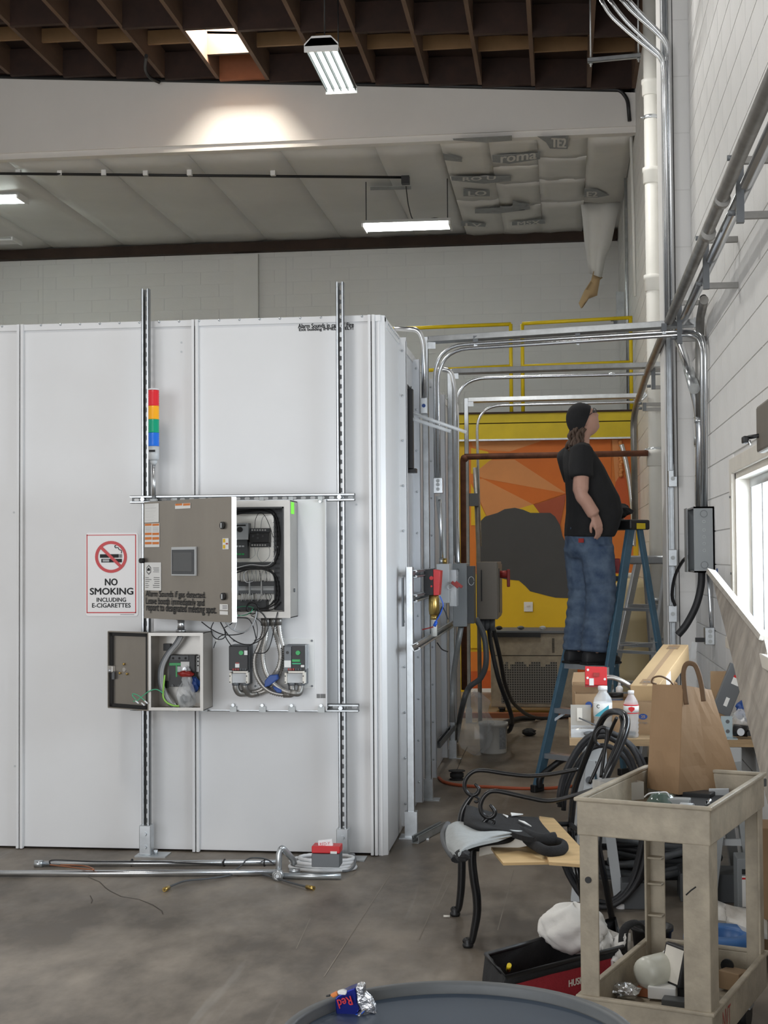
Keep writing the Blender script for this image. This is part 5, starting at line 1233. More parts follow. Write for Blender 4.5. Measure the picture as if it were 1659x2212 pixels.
# bucket, spool, cords, glove, loose strut
Yk = PZ(1065, 1630, 0).y
kx0, kx1 = PY(1034, 1630, Yk).x, PY(1095, 1630, Yk).x; kr = (kx1-kx0)/2
bk = thing('plastic_bucket', 'white plastic bucket with a printed label at the booth side', 'bucket', ((kx0+kx1)/2, Yk+kr, 0))
hh = PY(1065, 1563, Yk).z
B().lathe(((kx0+kx1)/2, Yk+kr, 0), (0, 0, 1), [(kr*.92, 0), (kr*.95, .01), (kr, hh*.9), (kr*1.06, hh*.9), (kr*1.06, hh), (kr*.98, hh), (kr*.88, .02), (.001, .02)], 24).build('shell', 'bucket', bk)
mat('label_grey', (.33, .34, .35), .7, 0, .4, 60)
lb = []
for k in range(5):
    a = math.radians(-62+k*9); lb.append(a)
G = [[V(((kx0+kx1)/2+(kr*1.012)*math.cos(a), Yk+kr+(kr*1.012)*math.sin(a), z_)) for a in lb] for z_ in (.04, hh*.85)]
B().grid(G, True).build('label', 'label_grey', bk)
sp_ = PZ(987, 1684, 0)
sp = thing('wire_spool', 'small dark wire spool on the floor by the booth', 'spool', sp_)
B().lathe(sp_, (0, 0, 1), [(.055, 0), (.055, .006), (.035, .01), (.05, .02), (.05, .045), (.035, .055), (.06, .06), (.06, .066), (.02, .067)], 18).build('reel', 'black_matte', sp)
B().lathe(sp_+V((0, 0, .016)), (0, 0, 1), [(.042, 0), (.046, .012), (.042, .026)], 18).build('wire_winding', 'red_dark', sp)
B().tube(catmull([sp_+V((.0, 0, .066)), sp_+V((.03, .05, .14)), sp_+V((.07, .1, .22))], 6), .002, 5).build('wire_end', 'black', sp)
cable('orange extension cord on the floor behind the chair', [PZ(948, 1680, .01), PZ(962, 1690, .01), PZ(1000, 1697, .01), PZ(1060, 1700, .01), PZ(1120, 1703, .01), PZ(1180, 1703, .01), PZ(1235, 1698, .01)], .011, 'cord_orange', 'cord', 'extension_cord')
q = PZ(1143, 1590, 0); crumple(q+V((0, 0, .035)), .065, .035, 0, .05, seed=9, amp=.22).build('black_glove', 'black_matte', label='crumpled black glove on the floor before the chiller', cat='glove')
ls = B().strut(PZ(897, 1814, .022), PZ(957, 1782, .022), (0, 0, 1)).build('loose_strut', 'galv_dull', label='loose galvanised strut lying by the booth corner', cat='strut')
B().strut(PZ(945, 1610, .24), PZ(987, 1560, .24), (0, 0, 1)).build('low_arm', 'grey_dk', label='low dark strut arm fixed to the nearest frame post', cat='strut')
q = PZ(1010, 1640, 0); crumple(q+V((.05, .2, .25)), .14, .25, 0, .12, seed=12, amp=.3).build('plastic_wrap', 'clear_thin', label='crumpled clear plastic wrap beside the bucket', cat='plastic wrap')
# chiller
YQ = 14.25
qx0 = PY(1060, 1450, YQ).x; qx1 = qx0+.86; qz1 = PY(1150, 1362, YQ).z
ch = thing('chiller', 'grey floor-standing chiller cabinet before the mural', 'machine', ((qx0+qx1)/2, YQ+.3, 0))
B().box(qx0, qx1, YQ, YQ+.62, .09, qz1-.03).build('case', 'cart', ch, bevel=.01)
B().box(qx0-.015, qx1+.01, YQ-.02, YQ+.64, qz1-.03, qz1).build('top', 'grey_dk', ch, bevel=.006)
B().box(qx0-.01, qx0+.5, YQ-.03, YQ-.01, qz1-.065, qz1-.02).build('front_bar', 'black', ch)
B().box(qx0+.02, qx1-.02, YQ-.004, YQ, qz1-.25, qz1-.245).build('seam', 'black_matte', ch)
a, c_ = PY(1083, 1515, YQ), PY(1203, 1440, YQ)
rnd = random.Random(4)
nst = 24
for k in range(nst):
    xa_ = a.x+(c_.x-a.x)*k/nst; xb2 = a.x+(c_.x-a.x)*(k+1)/nst
    hgt = c_.z-.024*rnd.choice([0, 0, 1, 1, 2, 3, 0]) + .045
    B().box(xa_, xb2, YQ-.003, YQ, a.z-.02, hgt).build('grille_strip', 'perforated', ch)
for k in range(12):
    z_ = PY(1195, 1380+k*2.6, YQ).z; x_ = PY(1195, 1390, YQ).x; B().box(x_-.012, x_+.012, YQ-.003, YQ, z_-.003, z_+.003).build('vent_slot', 'black_matte', ch)
for x_ in (qx0+.1, qx1-.1):
    for y_ in (YQ+.08, YQ+.54): B().cyl((x_-.02, y_, .04), (x_+.02, y_, .04), .04, n=14).build('caster', 'black', ch); B().box(x_-.03, x_+.03, y_-.03, y_+.03, .07, .1).build('caster_fork', 'grey_dk', ch)
B().box(qx0-.55, qx1+.3, YQ-.16, YQ-.07, 0, .05).build('floor_plank', 'wood_red', label='reddish plank on the floor along the chiller front', cat='plank')
for (x_, m_, nm, lb_) in ((1078, 'black', 'black_block', 'small black block on the chiller top, at its left'), (1125, 'grey_dk', 'pliers', 'dark hand tool on the chiller top'), (1172, 'grey_lt', 'paper_scraps', 'pale scraps on the chiller top')):
    p = PY(x_, 1360, YQ+.1); crumple(V((p.x, YQ+.12, qz1+.02)), .035, .02, 0, .03, seed=int(x_), amp=.2).build(nm, m_, label=lb_, cat=nm.replace('_', ' '))
# ================================================================ right wall services
za = PX(1600, 335, .68).z
pa_ = conduit('old grey pipe running high along the right wall, upper of the pair', [PX(1715, 62, .68), PX(1400, 800, .68), PX(1377, 868, .68), PY(1368, 905, 12.9), PY(1372, 1130, 12.9)], .029, 'emt_old', .12)
for (x_, y_) in ((1560, 432), (1530, 505)):
    p = PX(x_, y_, .68); B().cyl(p-V((0, .02, 0)), p+V((0, .03, 0)), .034, n=12).build('coupling', 'emt_old', pa_)
pb_ = conduit('shiny pipe running high along the right wall, lower of the pair', [PX(1720, 170, .76), PX(1461, 722, .76), PX(1488, 800, .80), PX(1508, 880, .85), PX(1512, 925, .857), PX(1512, 1094, .857)], .027, 'emt', .1)
for pts in (((1488, 800), (1500, 840), .81), ((1511, 940), (1511, 962), .857)):
    B().cyl(PX(*pts[0], pts[2]), PX(*pts[1], pts[2]), .034, n=12).build('coupling', 'galv', pb_)
q = PX(1512, 910, .853); B().cyl(q-V((0, 0, .01)), q+V((0, 0, .012)), .033, n=12).build('strap', 'galv', pb_)
def bracket(label, x_, y0_, y1_, Xv, arms):
    a, c_ = PX(x_, y0_, Xv), PX(x_, y1_, Xv)
    t = thing('pipe_bracket', label, 'bracket', (XR, a.y, c_.z), 'strut brackets holding the two wall pipes')
    B().bar(V((Xv, a.y, a.z)), V((Xv, a.y, c_.z)), .03, .03, (1, 0, 0)).build('upright', 'grey_dk', t)
    for yy in arms:
        z_ = PX(x_, yy, Xv).z; B().bar(V((Xv, a.y, z_)), V((XR-.009, a.y, z_)), .028, .028, (0, 1, 0)).build('arm', 'emt_old', t)
        B().cyl((Xv-.05, a.y-.01, z_+.01), (Xv-.02, a.y-.01, z_+.01), .012, n=8).build('clamp_bolt', 'grey_dk', t)
bracket('strut bracket nearest the camera under the wall pipes', 1597, 325, 486, .735, (348, 470))
bracket('strut bracket above the gap before the nearest strut frame', 1524, 500, 628, .735, (520, 621))
bracket('strut bracket just beyond the nearest strut frame', 1467, 650, 745, .735, (655, 735))
bracket('strut bracket beside the white drain pipe', 1411, 795, 842, .715, (800, 838))
bracket('farthest strut bracket near the mural corner', 1392, 870, 888, .71, (874, 885))
cb = conduit('open pipe stub curving up off the wall conduits', [PX(1521, 648, .82), PX(1512, 690, .85), PX(1511, 760, .855), PX(1512, 900, .857)], .026, 'emt_old', .1)
q = PX(1520, 645, .82); B().cyl(q, q+V((-.004, -.01, .004)), .021, n=14).build('open_end', 'black', cb)
# white drain pipe
wx, wy = .812, 12.45
wp = thing('drain_pipe', 'thick white drain pipe with collars in the right corner', 'pipe', (wx, wy, 0))
B().cyl((wx, wy, 0), (wx, wy, 7.1), .060, n=20).build('pipe', 'pipe_white', wp)
for y_ in (190, 380, 612, 990, 1372):
    z_ = PY(1415, y_, wy).z; B().lathe((wx, wy, z_-.07), (0, 0, 1), [(.062, 0), (.074, .006), (.074, .10), (.08, .105), (.08, .14), (.062, .145)], 20).build('collar', 'pipe_white', wp)
for y_ in (258, 975, 1300):
    z_ = PY(1415, y_, wy).z; st_ = B().lathe((wx, wy, z_), (0, 0, 1), [(.062, 0), (.066, .003), (.066, .03), (.062, .033)], 20).build('strap', 'galv', wp); B().cyl((wx-.09, wy-.02, z_+.015), (wx-.06, wy-.02, z_+.015), .008, n=6).build('strap_bolt', 'galv', st_)
# conduits sweeping down from the roof onto the pilaster
Yv = 9.70
for i, (lab, pts, r_) in enumerate((
    ('conduit bending off the roof onto the pilaster, leftmost', [(1296, -6), (1315, 30), (1360, 72), (1430, 128), (1434, 160), (1440, 690)], .0135),
    ('conduit bending off the roof onto the pilaster, second from left', [(1312, -8), (1345, 38), (1392, 85), (1433, 122), (1437, 160), (1444, 690)], .0135),
    ('conduit bending off the roof onto the pilaster, third from left', [(1335, -10), (1365, 25), (1415, 68), (1438, 92), (1441, 120), (1449, 700)], .0135),
    ('conduit bending off the roof onto the pilaster, rightmost', [(1350, -10), (1380, 25), (1420, 65), (1440, 88), (1445, 112), (1458, 1030)], .0135))):
    conduit(lab, [PY(x_, y_, Yv-.02-.012*(i % 2)) for x_, y_ in pts], r_, 'emt', .12)
ps = thing('pilaster_strut', 'tall galvanised strut fixed to the wall pilaster', 'strut', (.735, 9.73, .6))
B().strut((.735, 9.735, .6), (.735, 9.735, 6.9), (0, -1, 0)).build('channel', 'galv', ps)
for y_ in (1034, 1205, 1326):
    p = PY(1453, y_, 9.68); bx_ = B().box(p.x-.028, p.x+.028, 9.66, 9.714, p.z-.055, p.z+.055).build('outlet_box', 'galv', ps, bevel=.003)
    B().cyl((p.x, 9.655, p.z), (p.x, 9.66, p.z), .014, n=12).build('knockout', 'galv_dull', bx_)
cable('black cable looping from the wall box to the pilaster outlet', [PX(1492, 1200, .80), PY(1475, 1212, 9.3), PY(1458, 1245, 9.5), PY(1452, 1285, 9.6), PY(1458, 1308, 9.64)], .011, 'rubber')
# grey wall box
Yj = 8.5
u, v = PY(1500, 1237, Yj), PY(1536, 1094, Yj)
xj1 = XR-.010
gj = thing('wall_box', 'grey wall junction box with knockouts beside the window', 'electrical box', (xj1, Yj, u.z))
B().box(u.x, xj1, Yj, Yj+.01, u.z, v.z).box(u.x, xj1, Yj+.4, Yj+.41, u.z, v.z).box(u.x, xj1, Yj, Yj+.41, v.z-.01, v.z).box(u.x, xj1, Yj, Yj+.41, u.z, u.z+.01).box(xj1-.008, xj1, Yj, Yj+.41, u.z, v.z).build('body', 'grey_box', gj)
B().box(u.x-.02, u.x-.014, Yj+.26, Yj+.42, u.z, v.z).build('half_cover', 'grey_box', gj)
for k, (dz, r_) in enumerate(((.045, .022), (.13, .009), (.17, .009), (.21, .009), (.25, .009), (.30, .009), (.345, .022))):
    B().cyl(((u.x+xj1)/2, Yj-.002, u.z+dz), ((u.x+xj1)/2, Yj, u.z+dz), r_, n=18).build('knockout', 'grey_dk' if k in (0, 6) else 'grey_lt', gj)
    B().cyl(((u.x+xj1)/2, Yj-.004, u.z+dz), ((u.x+xj1)/2, Yj-.001, u.z+dz), r_*.8, n=18).build('knockout_face', 'grey_box', gj)
for k in range(3): B().box(u.x+.01, u.x+.03, Yj+.05, Yj+.12, u.z+.12+k*.06, u.z+.14+k*.06).build('terminal', ('red_dark', 'paper', 'red_dark')[k], gj)
B().box(xj1-.02, xj1-.008, Yj+.02, Yj+.38, u.z+.02, v.z-.02).build('inner_plate', 'black', gj)
cable('thick black cable hanging from the grey wall box', [PY(1516, 1236, 8.7), PY(1514, 1268, 8.7), PY(1503, 1310, 8.7), PY(1482, 1350, 8.7), PY(1464, 1372, 8.7)], .022, 'rubber')
conduit('thin conduit from the grey wall box to the lower outlet', [PY(1530, 1238, 8.62), PY(1534, 1300, 8.62), PY(1537, 1356, 8.62)], .011, 'emt', .05)
p0, p1 = PY(1524, 1393, 8.55), PY(1545, 1356, 8.55)
ob = B().box(p0.x, min(p1.x, XR-.01), 8.55, 8.66, p0.z, p1.z).build('outlet_box', 'galv', label='galvanised outlet box low on the right wall', cat='electrical box', bevel=.003)
for dz in (.02, .05, .08): B().cyl((p0.x+.028, 8.546, p0.z+dz), (p0.x+.028, 8.55, p0.z+dz), .012, n=12).build('knockout', 'galv_dull', ob)
B().box(p0.x-.055, p0.x, 8.57, 8.60, p0.z+.015, p0.z+.04).build('plug', 'black', ob)
tg = B().obox(PY(1498, 1405, 8.5), (1, 0, -.15), (0, 1, 0), (.15, 0, 1), .016, .002, .05).build('hang_tag', 'clear_plastic', ob)
bt = PX(1549, 1234, XR-.009); B().box(XR-.0105, XR-.0085, bt.y-.03, bt.y+.03, bt.z-.016, bt.z+.016).build('blue_tape', 'blue', label='small blue tape square on the right wall', cat='tape')
# device above the window
a = PX(1640, 985, .86)
wd_ = thing('wall_device', 'grey metal device with a black knob mounted above the window', 'device', (XR, a.y, 2.08))
B().box(.83, .872, 5.7, 6.2, 2.03, 2.23).build('body', 'stainless_dim', wd_, bevel=.012); B().box(.872, XR-.009, 5.8, 6.1, 2.11, 2.2).build('mount', 'grey_dk', wd_)
B().tube([(.835, 6.12, 2.10), (.79, 6.15, 2.095)], .009, 8).build('arm', 'black', wd_); B().box(.765, .79, 6.12, 6.18, 2.07, 2.10).build('knob', 'black', wd_, bevel=.006)
B().cyl((.785, 6.11, 2.07), (.795, 6.11, 2.07), .011, n=10).build('chrome_cap', 'emt', wd_)
# trapeze hanger near the roof
tr = thing('trapeze_hanger', 'galvanised strut trapeze hanging from the roof joists', 'hanger', PY(1325, 128, 13.2))
a, c_ = PY(1269, 131, 13.2), PY(1384, 120, 13.2)
B().strut(a, c_, (0, 0, 1)).build('channel', 'galv', tr)
for p in (a+V((.03, 0, 0)), c_-V((.02, 0, 0))):
    B().cyl(p-V((0, 0, .06)), V((p.x, p.y, zt(p.x)+JD)), .008, n=8).build('threaded_rod', 'galv', tr); B().cyl(p-V((0, 0, .04)), p-V((0, 0, .025)), .016, n=6).build('nut', 'galv', tr)
gb = PX(1356, 680, XR-.03)
gq = thing('corner_bracket', 'grey-green steel bracket high in the rear right corner', 'bracket', (XR-.05, 19.6, 4.9))
B().box(XR-.12, XR-.012, 19.55, 19.63, 4.55, 5.2).build('plate', 'galv_dull', gq); B().box(XR-.16, XR-.12, 19.5, 19.6, 4.75, 4.85).build('clamp', 'grey_dk', gq); B().cyl((XR-.2, 19.52, 4.8), (XR-.12, 19.52, 4.8), .012, n=8).build('bolt', 'grey_dk', gq)
B().cyl((XR-.04, 18.2, 3.4), (XR-.04, 18.2, 6.4), .02, n=8).build('corner_pipe', 'galv', label='thin galvanised pipe in the corner beside the railing', cat='pipe')
# ================================================================ stepladder and man
def ladder(label, name, fa, n, s_, sep0, sep1, H, run, rrun, mrail, mstep, zs, capm, group=None, mcap='black'):
    n = V(n).normalized(); s_ = V(s_).normalized(); fa = V(fa)
    t = thing(name, label, 'ladder', fa, group)
    top = fa+n*run+UZ*H
    A0, B0 = fa, fa+s_*sep0
    d_ = (sep0-sep1)/2
    A1, B1 = fa+n*run+s_*d_+UZ*H, fa+n*run+s_*(d_+sep1)+UZ*H
    for a, b_ in ((A0, A1), (B0, B1)): B().bar(a+UZ*.03, b_, .028, .075, s_).build('front_rail', mrail, t, bevel=.004)
    R0, R1 = A1+n*.10, B1+n*.10
    E0, E1 = fa+n*(run+rrun)-s_*.02, fa+n*(run+rrun)+s_*(sep0+.02)
    for a, b_ in ((E0, R0), (E1, R1)): B().bar(a+UZ*.03, b_, .025, .05, s_).build('rear_rail', mrail, t, bevel=.004)
    for p in (A0, B0, E0, E1): B().obox(p+UZ*.025, s_, n, UZ, .022, .05, .025).build('foot', 'black', t, bevel=.006)
    for z_ in zs:
        f_ = z_/H; a = A0.lerp(A1, f_); b_ = B0.lerp(B1, f_); st_ = B().obox((a+b_)/2+n*.015, s_, n, UZ, (b_-a).length/2, .045, .006).obox((a+b_)/2-n*.028-UZ*.012, s_, n, UZ, (b_-a).length/2, .003, .016).build('step', mstep, t)
        B().cyl((a+b_)/2-n*.034-UZ*.012, (a+b_)/2-n*.03-UZ*.012, .006, n=8).build('rivet', 'galv_dull', st_)
    f_ = zs[0]/H
    a, b_ = A0.lerp(A1, f_), B0.lerp(B1, f_)
    for p, q, k in ((a, A0, 1), (b_, B0, -1)):
        B().tube(catmull([p+s_*k*.16+n*.03-UZ*.015, p+s_*k*.08+n*.02-UZ*.06, q+s_*k*.03+UZ*.10, q+s_*k*.02+UZ*.03], 6), .022, 8).build('corner_brace', 'black', t)
    for z_ in zs[1:2]:
        f2_ = z_/H; a, b_ = A0.lerp(A1, f2_), B0.lerp(B1, f2_)
        B().bar(a+s_*.09+n*.02-UZ*.012, a.lerp(A0, .14)+s_*.012, .004, .018, n).build('step_brace', 'alu', t)
    for z_ in [k*.305+.3 for k in range(int(H/.31)-1)]:
        f2_ = z_/H; a, b_ = E0.lerp(R0, f2_), E1.lerp(R1, f2_); B().bar(a, b_, .02, .035, UZ).build('rear_bar', 'alu', t)
    for a, b_, c_, e_ in ((A0, A1, E0, R0), (B0, B1, E1, R1)):
        B().bar(a.lerp(b_, .55), c_.lerp(e_, .55), .004, .022, UZ).build('spreader', 'alu', t)
    m_ = (A1+B1)/2+n*.05
    cp = B().obox(m_+UZ*.01, s_, n, UZ, sep1/2+.05, .11, .035).build('top_cap', mcap, t, bevel=.012)
    B().obox(m_-s_*(-sep1/2-.0515)+UZ*.0, s_, n, UZ, .001, .05, .02).build('cap_label', 'yellow', cp)
    B().obox(B0.lerp(B1, .45)-n*.04+s_*.015, s_, n, UZ, .001, .02, .04).build('rail_sticker', 'paper', t)
    return A0, A1, B0, B1
n_l = V((.63, .78, 0)); s_l = V((.775, -.625, 0))
ladder('blue fibreglass stepladder that the man stands on', 'stepladder', (-.18, 9.74, 0), n_l, s_l, .45, .30, 1.80, .58, .42, 'ladder_blue', 'alu', (.25, .55, .85, 1.15, 1.45), 'black')
ladder('bare aluminium stepladder behind the blue one', 'stepladder', (.26, 11.35, 0), (.6, .8, 0), (.8, -.6, 0), .42, .28, 1.55, .5, .4, 'alu', 'alu', (.3, .6, .9, 1.2), 'black', mcap='alu')
# tools on the ladder cap
q = V((.42, 10.05, 1.85))
crumple(q+V((.0, 0, .06)), .07, .05, 0, .06, seed=21, amp=.25).build('tool_pouch', 'black_matte', label='black tool pouch on the ladder top cap', cat='pouch')
q2 = PY(1333, 1222, 10.0); B().box(q2.x-.02, q2.x+.02, 9.98, 10.05, q2.z-.05, q2.z+.05).build('red_tool', 'red', label='small red tool hanging inside the blue stepladder', cat='tool', bevel=.004)
# tan tank behind
tk = thing('tan_tank', 'tan cylindrical tank standing behind the ladders', 'tank', (.63, 12.95, 0))
B().lathe((.63, 12.95, 0), (0, 0, 1), [(.16, 0), (.17, .02), (.17, .5), (.173, .51), (.173, .55), (.17, .56), (.17, 1.0), (.173, 1.01), (.173, 1.05), (.17, 1.06), (.17, 1.30), (.14, 1.36), (.05, 1.39), (.001, 1.39)], 28).build('shell', 'tan_tank', tk)
B().cyl((.63, 12.95, 1.385), (.63, 12.95, 1.44), .04, n=14).build('cap', 'cream', tk)
# copper-coloured coil / fixture on the mural corner
cable('bundle of clear and orange tubing leaning in the mural corner', [PY(1342, 960, 16.4), PY(1352, 1000, 16.4), PY(1362, 1060, 16.4), PY(1368, 1130, 16.4), PY(1368, 1180, 16.4)], .03, 'emt', 'tubing', 'tubing')
b_ = B()
for k in range(14): b_.ball(PY(1341+(k % 3)-1, 955+k*5.5, 16.76), .028, 6, 4)
b_.build('orange_chain', 'mur_peach', label='orange chain strand hanging in the mural corner', cat='chain', kind=None)

# ---------------------------------------------------------------- the man
M0 = V((.16, 9.83, .862))
f1, l1 = V((.80, .60, 0)), V((-.60, .80, 0)); f2, l2 = V((.95, .31, 0)), V((-.31, .95, 0))
def L1(a, b_, z_): return V((M0.x, M0.y, 0))+f1*a+l1*b_+UZ*z_
def L2(a, b_, z_): return V((M0.x, M0.y, 0))+f2*a+l2*b_+UZ*z_
man = thing('person', 'person in black T-shirt, cap and jeans standing on the ladder looking up', 'person', M0)
def loft(b_, rings, n=18):
    vs = []; fs = []
    for (c_, fa_, ra, lb, rb) in rings:
        for k in range(n):
            a = 2*math.pi*k/n; ca, sa = math.cos(a), math.sin(a); e = .85
            vs.append(c_+fa_*ra*math.copysign(abs(ca)**e, ca)+lb*rb*math.copysign(abs(sa)**e, sa))
    R = len(rings)
    for i in range(R-1):
        for k in range(n): fs.append((i*n+k, i*n+(k+1) % n, (i+1)*n+(k+1) % n, (i+1)*n+k))
    fs.append(list(range(n))[::-1]); fs.append([(R-1)*n+k for k in range(n)])
    b_.add(vs, fs, True)
def fuse(b_, name, m, parent, voxel, smooth=4):
    """fuse overlapping volumes into one continuous surface"""
    org = rootloc(parent)
    me = bpy.data.meshes.new(name); me.from_pydata([p-org for p in b_.v], [], b_.f); me.update()
    bm = bmesh.new(); bm.from_mesh(me); bmesh.ops.recalc_face_normals(bm, faces=bm.faces); bm.to_mesh(me); bm.free()
    o = bpy.data.objects.new(name, me); col.objects.link(o)
    r = o.modifiers.new('r', 'REMESH'); r.mode = 'VOXEL'; r.voxel_size = voxel
    s_ = o.modifiers.new('s', 'SMOOTH'); s_.iterations = smooth; s_.factor = .5
    bpy.context.view_layer.update()
    me2 = bpy.data.meshes.new_from_object(o.evaluated_get(bpy.context.evaluated_depsgraph_get()))
    bpy.data.objects.remove(o); me2.name = name
    me2.polygons.foreach_set('use_smooth', [True]*len(me2.polygons)); me2.materials.clear(); me2.materials.append(MAT[m])
    o = bpy.data.objects.new(name, me2); col.objects.link(o); o.parent = parent; RL[o.name] = org
    return o
# head frame, tipped back
tl = math.radians(30); hf = (f2*math.cos(tl)+UZ*math.sin(tl)); hu = (UZ*math.cos(tl)-f2*math.sin(tl)); hl = l2
HC = PY(1259, 909, 9.80)
def head(b_):
    n, m = 28, 20; vs = []; fs = []
    for i in range(m+1):
        th = math.pi*i/m
        for k in range(n):
            a = 2*math.pi*k/n; x_, y_, z_ = math.sin(th)*math.cos(a), math.sin(th)*math.sin(a), math.cos(th)
            X_, Y_, Z_ = x_*.100, y_*.076, z_*.118
            if z_ < 0: X_ += .012*(-z_)*(1 if x_ > 0 else .2); Y_ *= 1-.22*(-z_)          # jaw
            if x_ > 0:
                X_ += .026*math.exp(-((y_/.20)**2+((z_+.10)/.20)**2))                       # nose
                X_ -= .010*math.exp(-(((abs(y_)-.38)/.18)**2+((z_-.12)/.12)**2))            # eye sockets
                X_ += .009*math.exp(-((y_/.4)**2+((z_-.30)/.12)**2))                        # brow
                X_ += .008*math.exp(-((y_/.32)**2+((z_+.48)/.07)**2))                       # lips
                X_ += .016*math.exp(-((y_/.30)**2+((z_+.80)/.16)**2))                       # chin
            vs.append(HC+hf*X_+hl*Y_+hu*Z_)
    for i in range(m):
        for k in range(n): fs.append((i*n+k, (i+1)*n+k, (i+1)*n+(k+1) % n, i*n+(k+1) % n))
    b_.add(vs, fs, True)
bd = B(); head(bd)
for s_ in (-1, 1): bd.ball(HC-hf*.012+hl*s_*.076-hu*.01, .026, 10, 6, (.5, .45, 1))          # ears
nb = L2(-.035, 0, 2.33)
bd.tube([nb-UZ*.04, nb.lerp(HC, .45), HC-hu*.05-hf*.02], [.068, .062, .06], 14)               # neck
loft(bd, [(L2(.03, 0, 1.70), f2, .13, l2, .16), (L2(.06, 0, 1.9), f2, .15, l2, .17), (L2(.0, 0, 2.15), f2, .10, l2, .18), (L2(-.04, 0, 2.30), f2, .07, l2, .16), (L2(-.035, 0, 2.36), f2, .05, l2, .06)])
for s_, ka, kz, ha in ((-1, .0, 1.30, 0), (1, .0, 1.30, 0)):
    hip, kn, an = L1(.04, s_*.09, 1.68), L1(.06, s_*.095, 1.30), L1(-.012, s_*.10, .94)
    bd.tube(catmull([hip, hip.lerp(kn, .5), kn, kn.lerp(an, .35)-f1*.01, an, an-UZ*.06], 4), [.085]*4+[.078]*4+[.055]*4+[.05]*4+[.036]*4+[.036], 12)
    bd.tube([an+f1*(-.05)-UZ*.045, an+f1*.06-UZ*.05, an+f1*.17-UZ*.055], [.034, .036, .022], 10)
RS, RE, RW = L2(-.075, -.175, 2.29), L2(-.105, -.235, 2.015), L2(-.01, -.235, 1.865)
bd.tube(catmull([RS, RS.lerp(RE, .5), RE, RE.lerp(RW, .4), RW], 5), [.058]*5+[.054]*5+[.046]*5+[.045]*5+[.031], 12)
LS, LE, LW = L2(-.06, .175, 2.29), L2(.04, .23, 2.04), L2(.24, .17, 1.95)
bd.tube(catmull([LS, LS.lerp(LE, .5), LE, LE.lerp(LW, .4), LW], 5), [.055]*5+[.05]*5+[.044]*5+[.042]*5+[.03], 12)
def hand(b_, w, d_, side, palm_n):
    d_ = V(d_).normalized(); palm_n = V(palm_n); palm_n = (palm_n-d_*d_.dot(palm_n)).normalized(); sd = d_.cross(palm_n)*side
    for k in range(4):
        o_ = (k-1.5)*.019; b_.tube([w-d_*.01+sd*o_*.6, w+d_*.045+sd*o_*.9, w+d_*.085+sd*o_], [.017, .016, .013], 8)
        L_ = (.062, .073, .068, .052)[k]; p = w+d_*.085+sd*o_
        b_.tube(catmull([p, p+d_*L_*.45+palm_n*.006, p+d_*L_*.8+palm_n*.022, p+d_*L_*.95+palm_n*.04], 4), .0085, 8)
    p = w+d_*.025-sd*.028; b_.tube(catmull([p, p+d_*.03-sd*.022+palm_n*.012, p+d_*.058-sd*.022+palm_n*.026, p+d_*.075-sd*.014+palm_n*.036], 4), .0105, 8)
hand(bd, RW, (RW-RE).normalized()*.5+V((.1, 0, -.75)), 1, -f2*.4+l2*.8)
hand(bd, LW, f2*.7+V((0, 0, -.5)), -1, -UZ)
body = fuse(bd, 'body', 'skin', man, .0062, 3)
# shirt
sh = B()
loft(sh, [(L2(.035, 0, 1.725), f2, .165, l2, .195), (L2(.05, 0, 1.80), f2, .178, l2, .20), (L2(.075, 0, 1.90), f2, .187, l2, .205), (L2(.06, 0, 2.0), f2, .175, l2, .205), (L2(.03, 0, 2.10), f2, .15, l2, .205), (L2(.0, 0, 2.20), f2, .125, l2, .20), (L2(-.03, 0, 2.28), f2, .10, l2, .19), (L2(-.04, 0, 2.335), f2, .075, l2, .13), (L2(-.035, 0, 2.365), f2, .07, l2, .08)])
q = RS.lerp(RE, .62); sh.tube([L2(-.05, -.12, 2.30), RS+UZ*.005, RS.lerp(RE, .3)-f2*.005, q], [.07, .083, .08, .082], 14)
q = LS.lerp(LE, .62); sh.tube([L2(-.05, .12, 2.30), LS+UZ*.005, LS.lerp(LE, .3), q], [.07, .08, .078, .08], 14)
def ruffle(b_, amp, fz, seed):
    r_ = random.Random(seed); ph = [r_.uniform(0, 6) for _ in range(6)]
    for i, p in enumerate(b_.v):
        c_ = V((M0.x, M0.y, p.z)); d_ = (p-c_); d_.z = 0
        if d_.length > 1e-4: b_.v[i] = p+d_.normalized()*amp*(math.sin(p.z*fz+ph[0]+p.x*9)+math.sin(p.z*fz*1.7+ph[1]-p.y*14))*.5
ruffle(sh, .006, 40, 1)
shirt = fuse(sh, 'shirt', 'shirt', man, .0105, 3)
# jeans
je = B()
loft(je, [(L1(.02, 0, 1.80), f2, .145, l2, .17), (L1(.03, 0, 1.72), f2, .155, l2, .185), (L1(.03, 0, 1.63), f1, .15, l1, .185), (L1(.035, 0, 1.58), f1, .12, l1, .16)])
for s_ in (-1, 1):
    pts = [L1(.03, s_*.09, 1.66), L1(.045, s_*.095, 1.50), L1(.055, s_*.097, 1.34), L1(.03, s_*.10, 1.18), L1(.0, s_*.10, 1.04), L1(-.01, s_*.10, .945)]
    P = catmull(pts, 8); R_ = []
    for i, p in enumerate(P):
        t = i/(len(P)-1); R_.append(.118-.032*t+.006*math.sin(i*1.9+s_)*(1 if t > .3 else .3)+(.006 if t > .9 else 0))
    je.tube(P, R_, 14)
jeans = fuse(je, 'jeans', 'denim', man, .0105, 2)
q = L1(-.125, -.09, 1.70); B().obox(q+l1*-.03, f1*.3-l1*.9, f1, UZ, .018, .004, .014).build('pocket_patch', 'red_dark', jeans)
